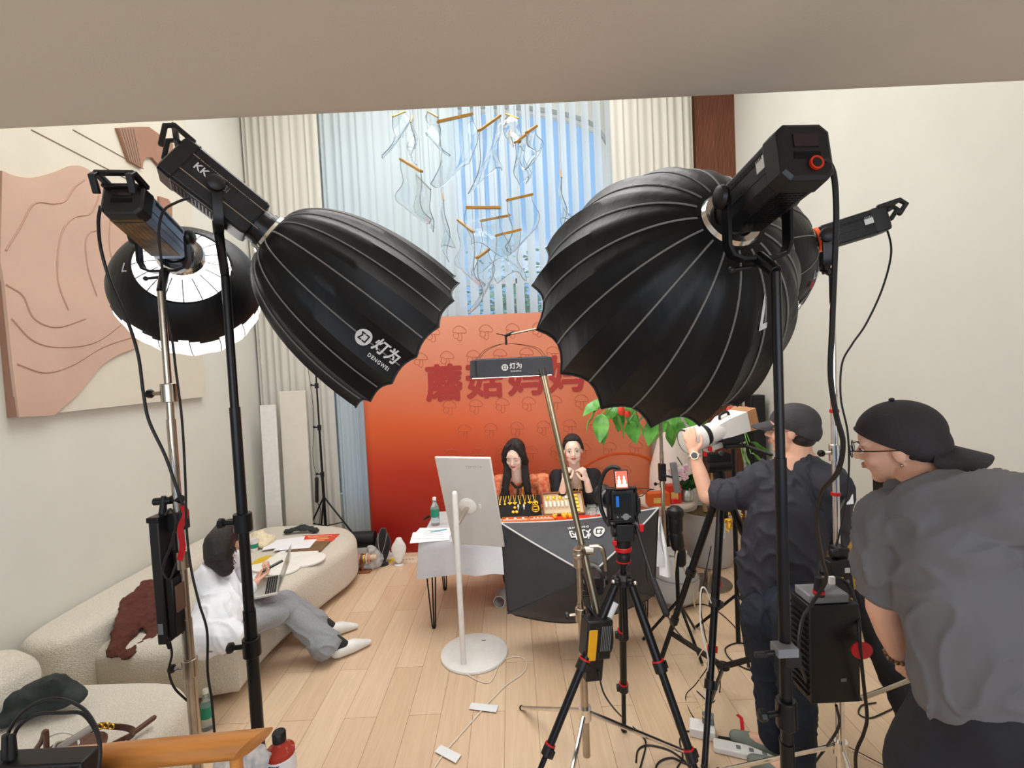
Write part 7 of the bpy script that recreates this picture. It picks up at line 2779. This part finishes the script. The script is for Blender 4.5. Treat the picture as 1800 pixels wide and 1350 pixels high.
def cable(pts, r, label, mt=CABLE, name='power_cable', group=None):
    o = MB().tube([at(*p) if len(p) == 3 else az(p[0], p[1], r + .001) for p in pts], r, 8, 8).build(name, mt)
    tag(o, label, 'cable', group)
    o.name = name
    return o


cable([(177, 362, 1.66), (173, 392, 1.68), (178, 440, 1.72), (196, 500, 1.74), (225, 566, 1.74), (243, 625, 1.74), (252, 690, 1.74), (262, 740, 1.74), (290, 800, 1.75), (308, 850, 1.75), (322, 888, 1.76)], .0055, 'black cable from the leftmost lamp head down to the red tie')
cable([(336, 347, 1.62), (310, 356, 1.63), (287, 372, 1.66), (279, 410, 1.68), (285, 470, 1.70), (292, 540, 1.70), (303, 600, 1.70), (309, 650, 1.70), (320, 740, 1.70), (326, 850, 1.70), (328, 930, 1.70), (336, 1000, 1.70), (350, 1060, 1.70), (364, 1110, 1.70), (365, 1180, 1.70), (372, 1230, 1.70), (378, 1300, 1.70)], .0042, 'thin black cable hanging beside the leftmost chrome stand down to the floor')
cable([(1436, 284, 1.04), (1452, 283, 1.04), (1466, 310, 1.06), (1470, 380, 1.08), (1467, 470, 1.10), (1463, 570, 1.12), (1460, 660, 1.14), (1470, 730, 1.16), (1482, 780, 1.18), (1472, 830, 1.25), (1445, 865, 1.35), (1436, 920, 1.45), (1445, 980, 1.6), (1452, 1020, 1.7), (1428, 1060, 1.75), (1410, 1090, 1.75), (1404, 1150, 1.7), (1418, 1200, 1.8)], .0062, 'thick black cable looping down from the top right lamp head')
cable([(1548, 388, 1.93), (1562, 412, 1.94), (1566, 450, 1.95), (1550, 510, 1.95), (1522, 570, 1.96), (1498, 605, 1.97), (1480, 640, 1.96), (1478, 700, 1.95), (1490, 760, 1.94), (1492, 830, 1.94), (1484, 900, 1.94), (1470, 960, 1.94)], .0038, 'thin black cable curving from the slim far right lamp to its chrome stand')
# power boxes on the right chrome stand
px0 = at(1484, 1150, 1.9)
pb = thing('power_supply', V((at(1468, 1235, 1.78).x, 1.83, at(1468, 1235, 1.78).z)), 'large black power supply box with a red disc tie on the right chrome stand', 'power supply')
x0_, x1_ = at(1424, 1150, 1.78).x, at(1512, 1150, 1.78).x
z1_, z0_ = at(1468, 1064, 1.78).z, at(1468, 1236, 1.78).z
MB().box(((x0_ + x1_) / 2, 1.84, (z0_ + z1_) / 2), (x1_ - x0_, .12, z1_ - z0_)).build('case', BLACK, pb, bevel=.004)
q = MB()
for k in range(14):
    q.box((x0_ - .004, 1.84, z0_ + .03 + (z1_ - z0_ - .06) * k / 13), (.014, .10, .006))
q.build('heat_fins', BLACKM, pb)
MB().box(((x0_ + x1_) / 2 - .01, 1.84, z1_ + .018), ((x1_ - x0_) * .8, .10, .035)).build('grey_top', GREYP, pb, bevel=.006)
q = MB().cyl((x0_ + .05, 1.80, z1_ + .03), (x0_ + .05, 1.80, z1_ + .10), .020, .013)
cn = q.build('connector', RUBBER, pb)
MB().cyl((x0_ + .05, 1.80, z1_ + .04), (x0_ + .05, 1.80, z1_ + .05), .0205).build('red_ring', RED, cn)
MB().lathe(at(1512, 1142, 1.74), (.1, -1, .25), [(0, .0), (.003, .040), (.010, .042), (.013, .0)], seg=24, sx=1.0, sy=.7).build('red_disc_tie', RED, pb)
MB().box(((x0_ + x1_) / 2 + .03, 1.779, (z0_ + z1_) / 2 - .10), (.02, .002, .012)).build('mark', GREYP, pb)
MB().cyl((at(1484, 1100, 1.98).x, 1.98, (z0_ + z1_) / 2), ((x0_ + x1_) / 2, 1.88, (z0_ + z1_) / 2), .02).build('hook_clamp', BLACK, pb)
cable([(1440, 1045, 1.80), (1446, 1020, 1.84), (1470, 1015, 1.86), (1492, 1030, 1.86), (1508, 1075, 1.8), (1512, 1140, 1.73), (1518, 1200, 1.74), (1524, 1260, 1.76), (1518, 1290, 1.78), (1504, 1330, 1.8), (1510, 1400, 1.85)], .0062, 'thick black cable from the power supply through the red disc down to the floor')
bx2 = thing('battery_pack', at(1475, 1052, 1.93), 'slim dark battery pack with a white sticker clamped above the power supply', 'battery')
c = at(1474, 1015, 1.93)
MB().box(c, (.085, .05, .16), (V((1, 0, .12)).normalized(), V((0, 1, 0)), V((-.12, 0, 1)).normalized())).build('case', BLACK, bx2, bevel=.004)
MB().box(c + V((.018, -.027, .04)), (.020, .002, .020)).build('sticker', STICK, bx2)
MB().lathe(c + V((.018, -.026, -.005)), (0, -1, 0), [(0, .008), (.003, .008)], seg=16).build('dial', GREYP, bx2)
MB().box(c + V((-.012, -.026, .01)), (.028, .002, .006)).build('mark', GOLD, bx2)
q = MB().box(c + V((.02, .02, .10)), (.05, .05, .04)).cyl(c + V((-.03, 0, .10)), c + V((-.0, 0, .10)), .018)
q.build('clamp', BLACK, bx2, bevel=.003)
MB().box(at(1462, 1020, 1.80) + V((0, 0, .0)), (.02, .012, .028)).build('paper_tag', STICK, bx2)
# small clamp box on the thick right pole
c = at(1382, 1140, 1.16)
cb_ = thing('clamp_box', c, 'small grey clamp box on the thick black stand at knee height', 'clamp')
MB().box(c + V((-.01, -.01, .005)), (.05, .04, .022)).build('box', GREYP, cb_, bevel=.002)
q = MB().cyl(c + V((.0, -.01, -.0)), c + V((-.06, -.01, -.004)), .006).box(c + V((-.068, -.01, -.006)), (.03, .012, .012))
q.box(c + V((.01, .0, -.02)), (.035, .04, .035))
q.build('clamp_screw', BLACK, cb_, bevel=.002)
# padded bag and silver tube behind the second man
q = MB()
q.limb([(V((at(1515, 1050, 2.2).x, 2.2, at(1515, 1050, 2.2).z)), .045), (at(1550, 1150, 2.15), .06), (at(1600, 1250, 2.1), .07), (az(1640, 1330, .07), .06)], flat=.9)
o = fuse(q, .010, 3, lambda c, n_: c + n_ * .008 * noise.noise(c * 20)).build('padded_stand_bag', mat('black_bag_cloth', (30, 29, 32), .8, var=.15), smooth=70)
tag(o, 'long black padded bag leaning down behind the power supply', 'bag')
q = MB().cyl(at(1512, 1228, 2.0), at(1612, 1190, 2.05), .010, seg=14)
o = q.build('steel_tube', STEEL)
tag(o, 'short silver tube lying across the black bag', 'tube')
t = thing('display_monitor', at(1492, 870, 2.3), 'small field monitor in a black frame on the right chrome stand', 'monitor')
c = at(1490, 872, 2.2)
MB().box(c, (.045, .02, .085), (V((1, 0, .05)), V((0, 1, 0)), V((-.05, 0, 1)))).build('frame', BLACK, t, bevel=.004)
MB().box(c + V((0, -.011, 0)), (.034, .002, .07), (V((1, 0, .05)), V((0, 1, 0)), V((-.05, 0, 1)))).build('screen', mat('pale_screen', (220, 224, 224), .3, emit=(220, 224, 224), es=.3), t)
MB().cyl(c + V((-.03, -.02, 0)), V((at(1470, 872, 1.98).x, 1.98, c.z)), .008).build('mount_arm', BLACK, t)
for z_, lab in ((722, 'upper'), (868, 'lower')):
    c = at(1474, z_, 1.98)
    xx = at(1462, 480, 1.98).x
    q = MB().lathe((xx, 1.98, c.z - .008), (0, 0, 1), [(0, .014), (.002, .018), (.014, .018), (.016, .014)], seg=16)
    tag(q.build('cable_tie', RED), 'red cable tie round the far right chrome stand, %s one' % lab, 'cable tie', 'red cable ties')
# floor cables
random.seed(21)
FC = [
    ([(1052, 1180, 2.25), (1060, 1215, 2.3), (1075, 1240, 2.4), (1095, 1262), (1120, 1285), (1135, 1305), (1128, 1340), (1120, 1365)], .0045, 'black cable running from the power pack over the floor to the bottom edge'),
    ([(1118, 1340), (1122, 1318), (1140, 1310), (1175, 1318), (1200, 1335), (1215, 1352)], .0045, 'black cable loop on the floor at the bottom centre, the flat one'),
    ([(1150, 1360), (1158, 1340), (1180, 1332), (1200, 1340), (1230, 1352)], .0045, 'small black cable loop by the bottom edge between the tripods'),
    ([(1172, 1080, 2.05), (1190, 1110, 2.3), (1215, 1135, 2.5), (1238, 1150, 2.6), (1262, 1175, 2.8), (1265, 1215), (1250, 1235), (1225, 1215)], .0035, 'thin black cable from the pan handle grip to the tripod leg'),
    ([(1240, 1300), (1210, 1285), (1195, 1300), (1200, 1330), (1190, 1350)], .004, 'black cable bending round the middle tripod foot'),
    ([(1262, 1295), (1295, 1300), (1325, 1303), (1345, 1298)], .006, 'black cable on the floor passing the red tie'),
    ([(1400, 1130), (1340, 1140), (1300, 1130), (1275, 1140), (1285, 1160), (1310, 1175), (1330, 1180)], .0045, 'black cable loop on the floor behind the photographer'),
    ([(1200, 1068), (1235, 1062), (1262, 1075), (1290, 1100), (1300, 1120)], .004, 'black cable on the floor near the stool foot'),
    ([(1170, 1065), (1140, 1025, 3.3), (1135, 985, 3.2), (1127, 940, 2.9), (1118, 900, 2.4)], .004, 'black cable hanging from the centre camera past the white cloth'),
    ([(1540, 1235), (1515, 1240), (1510, 1255), (1530, 1262), (1560, 1250), (1580, 1240)], .004, 'small black cable loop on the floor under the padded bag'),
    ([(1470, 1240, 1.85), (1475, 1275, 1.9), (1455, 1310, 2.0), (1430, 1345), (1425, 1370)], .0055, 'black cable dropping under the power supply to the floor'),
    ([(1250, 960, 2.75), (1240, 1010, 2.72), (1232, 1060, 2.7), (1238, 1110, 2.7), (1248, 1160, 2.75), (1225, 1200, 2.8), (1205, 1225), (1220, 1262), (1245, 1275)], .003, 'thin black cable wound down the tape-banded tripod leg'),
]
for pts, r, lab in FC:
    cable(pts, r, lab, group='cables on the floor', name='floor_cable')
cable([(1250, 1060, 2.55), (1240, 1035, 2.55), (1232, 1040, 2.55), (1232, 1100, 2.5), (1245, 1160, 2.45), (1240, 1200, 2.5), (1243, 1260, 2.4), (1252, 1300), (1290, 1310), (1320, 1322)], .004, 'white cable looping down the middle tripod leg to the power strip', WC, 'white_cable')
cable([(1244, 1130, 2.5), (1226, 1160, 2.5), (1230, 1195, 2.5), (1245, 1230, 2.5), (1225, 1245, 2.6), (1238, 1262, 2.5)], .0022, 'pale yellow wire tangled on the middle tripod leg', mat('pale_yellow_wire', (226, 204, 150), .5, var=.05), 'thin_wire')
cable([(1185, 1010, 3.3), (1190, 970, 3.3), (1195, 985, 3.4), (1215, 1030, 3.5), (1222, 1070), (1232, 1110)], .006, 'beige cable arching from the grey pot to the tripod', mat('beige_cable', (206, 192, 168), .5, var=.05), 'beige_cable')
# power strip, white adaptor, red tie on the floor
c = az(1300, 1330)
t = thing('power_strip', c, 'white power strip on the floor at the bottom right of the tripod', 'power strip')
A4 = (V((.93, -.36, 0)), V((.36, .93, 0)), V((0, 0, 1)))
MB().box(c + V((.05, 0, .018)), (.34, .07, .034), A4).build('strip_body', WHITEP, t, bevel=.008)
q = MB()
for k in range(4):
    q.box(c + A4[0] * (-.05 + .06 * k) + V((.05, 0, .0355)), (.022, .026, .001), A4)
q.build('socket', GREYP, t)
c = az(1240, 1300)
t = thing('adaptor_pile', c, 'grey plug adaptors piled at the foot of the middle tripod leg', 'adaptor')
MB().box(c + V((.0, .04, .025)), (.13, .09, .05), A4).build('adaptor', WHITEP, t, bevel=.006)
MB().box(c + V((.04, .06, .070)), (.06, .05, .04), A4).build('plug', GREYP, t, bevel=.006)
q = MB().strap([az(1296, 1256, .004), az(1303, 1262, .004), az(1305, 1280, .004), az(1304, 1300, .012)], .018, .003, V((1, 0, 0)))
q.cyl(az(1304, 1300, .0), az(1304, 1300, .02), .014)
tag(q.build('red_hook_tie', RED), 'red hook and loop tie lying on the floor beside the photographer', 'cable tie')

# ------------------------------------------------------------------ glass chandelier
GL = mat('clear_glass', (240, 247, 250), .02, trans=1.0, ior=1.25, var=.01)
GLR = mat('glass_edge_outline', (206, 216, 224), .08, trans=.8, ior=1.4, var=.03)  # tint imitates the outline that refraction gives the sheet edges
BRZ = mat('brushed_brass', (196, 146, 60), .3, metal=.75, var=.12, vs_=40)
YC = 3.7
cc_ = at(860, 320, YC)
chd = thing('glass_chandelier', (cc_.x, YC, ZC - .05), 'chandelier of wavy clear glass sheets on brass bars hanging before the window', 'chandelier')
MB().box((cc_.x, YC, ZC - .03), (1.5, .8, .05)).build('ceiling_plate', WHITEP, chd, bevel=.005)
bars = [(771, 214, 829, 201, 95), (843, 229, 878, 204, 90), (906, 250, 925, 236, 75), (705, 280, 740, 301, 85), (732, 308, 757, 333, 80), (777, 341, 780, 352, 90), (820, 365, 879, 365, 70),
        (892, 352, 935, 342, 80), (846, 388, 895, 379, 80), (873, 414, 914, 404, 78), (806, 387, 832, 408, 85), (839, 453, 858, 439, 85), (984, 300, 987, 312, 85), (726, 204, 722, 215, 55),
        (926, 233, 942, 222, 55), (690, 205, 712, 196, 52), (888, 200, 912, 208, 45), (752, 196, 770, 206, 48)]
for k, (xa_, ya_, xb2, yb2, ln) in enumerate(bars):
    Yk = YC + ((k * 37) % 11 - 5) * .05
    # the apparent slope of a bar is partly turning in plan
    dy = ((ya_ - yb2)) * .006
    A_, B_ = at(xa_, ya_, Yk - dy), at(xb2, yb2, Yk + dy)
    zm = (A_.z + B_.z) / 2
    rt_ = (B_ - A_)
    L_ = ln * 1.0 / 850 * Yk
    side = V((-rt_.y, rt_.x, 0))
    side = side.normalized() if side.length > 1e-4 else V((0, 1, 0))
    ph = k * 1.7

    def fn(u, v, A_=A_, rt_=rt_, L_=L_, side=side, ph=ph):
        p = A_ + rt_ * u
        w_ = v ** 1.2
        wd = .045 * w_ * math.sin(PI * v * 2.1 + ph + 2.2 * u) + .035 * w_ * math.sin(5 * u + ph)
        curl = max(0, v - .8) / .2
        out = rt_.normalized() * (.05 * math.sin(PI * v * 1.4 + ph) * v + .04 * (u - .5) * v)
        return p + V((0, 0, -L_ * (v - .06 * curl * math.sin(3 * u + ph)))) + side * (wd + .03 * curl * curl) + out + V((0, 0, -.05 * v * math.sin(PI * u * 1.5 + ph)))
    gs_ = MB().grid(fn, 14, 18, .004).build('glass_sheet', GL, chd, smooth=80)
    q = MB()
    q.tube([fn(0, i / 16) for i in range(17)] + [fn(i / 10, 1) for i in range(1, 11)] + [fn(1, 1 - i / 16) for i in range(1, 17)], .0032, 6, 0)
    q.build('glass_edge_outline', GLR, gs_)
    if k in (13, 15, 16, 17, 4, 5, 12):
        MB().cyl(A_, B_, .006, seg=8).build('brass_bar', GLR if k == 4 else BRZ, gs_)
    else:
        MB().strap([A_ - rt_ * .02, B_ + rt_ * .02], .016, .026, V((0, 0, 1))).build('brass_bar', BRZ, gs_)
    q = MB()
    for p in (A_, B_):
        q.cyl(p, V((p.x, p.y, ZC - .05)), .0012, seg=5)
    q.build('suspension_wire', mat('steel_wire', (150, 156, 160), .3, metal=.6, var=.05), gs_)
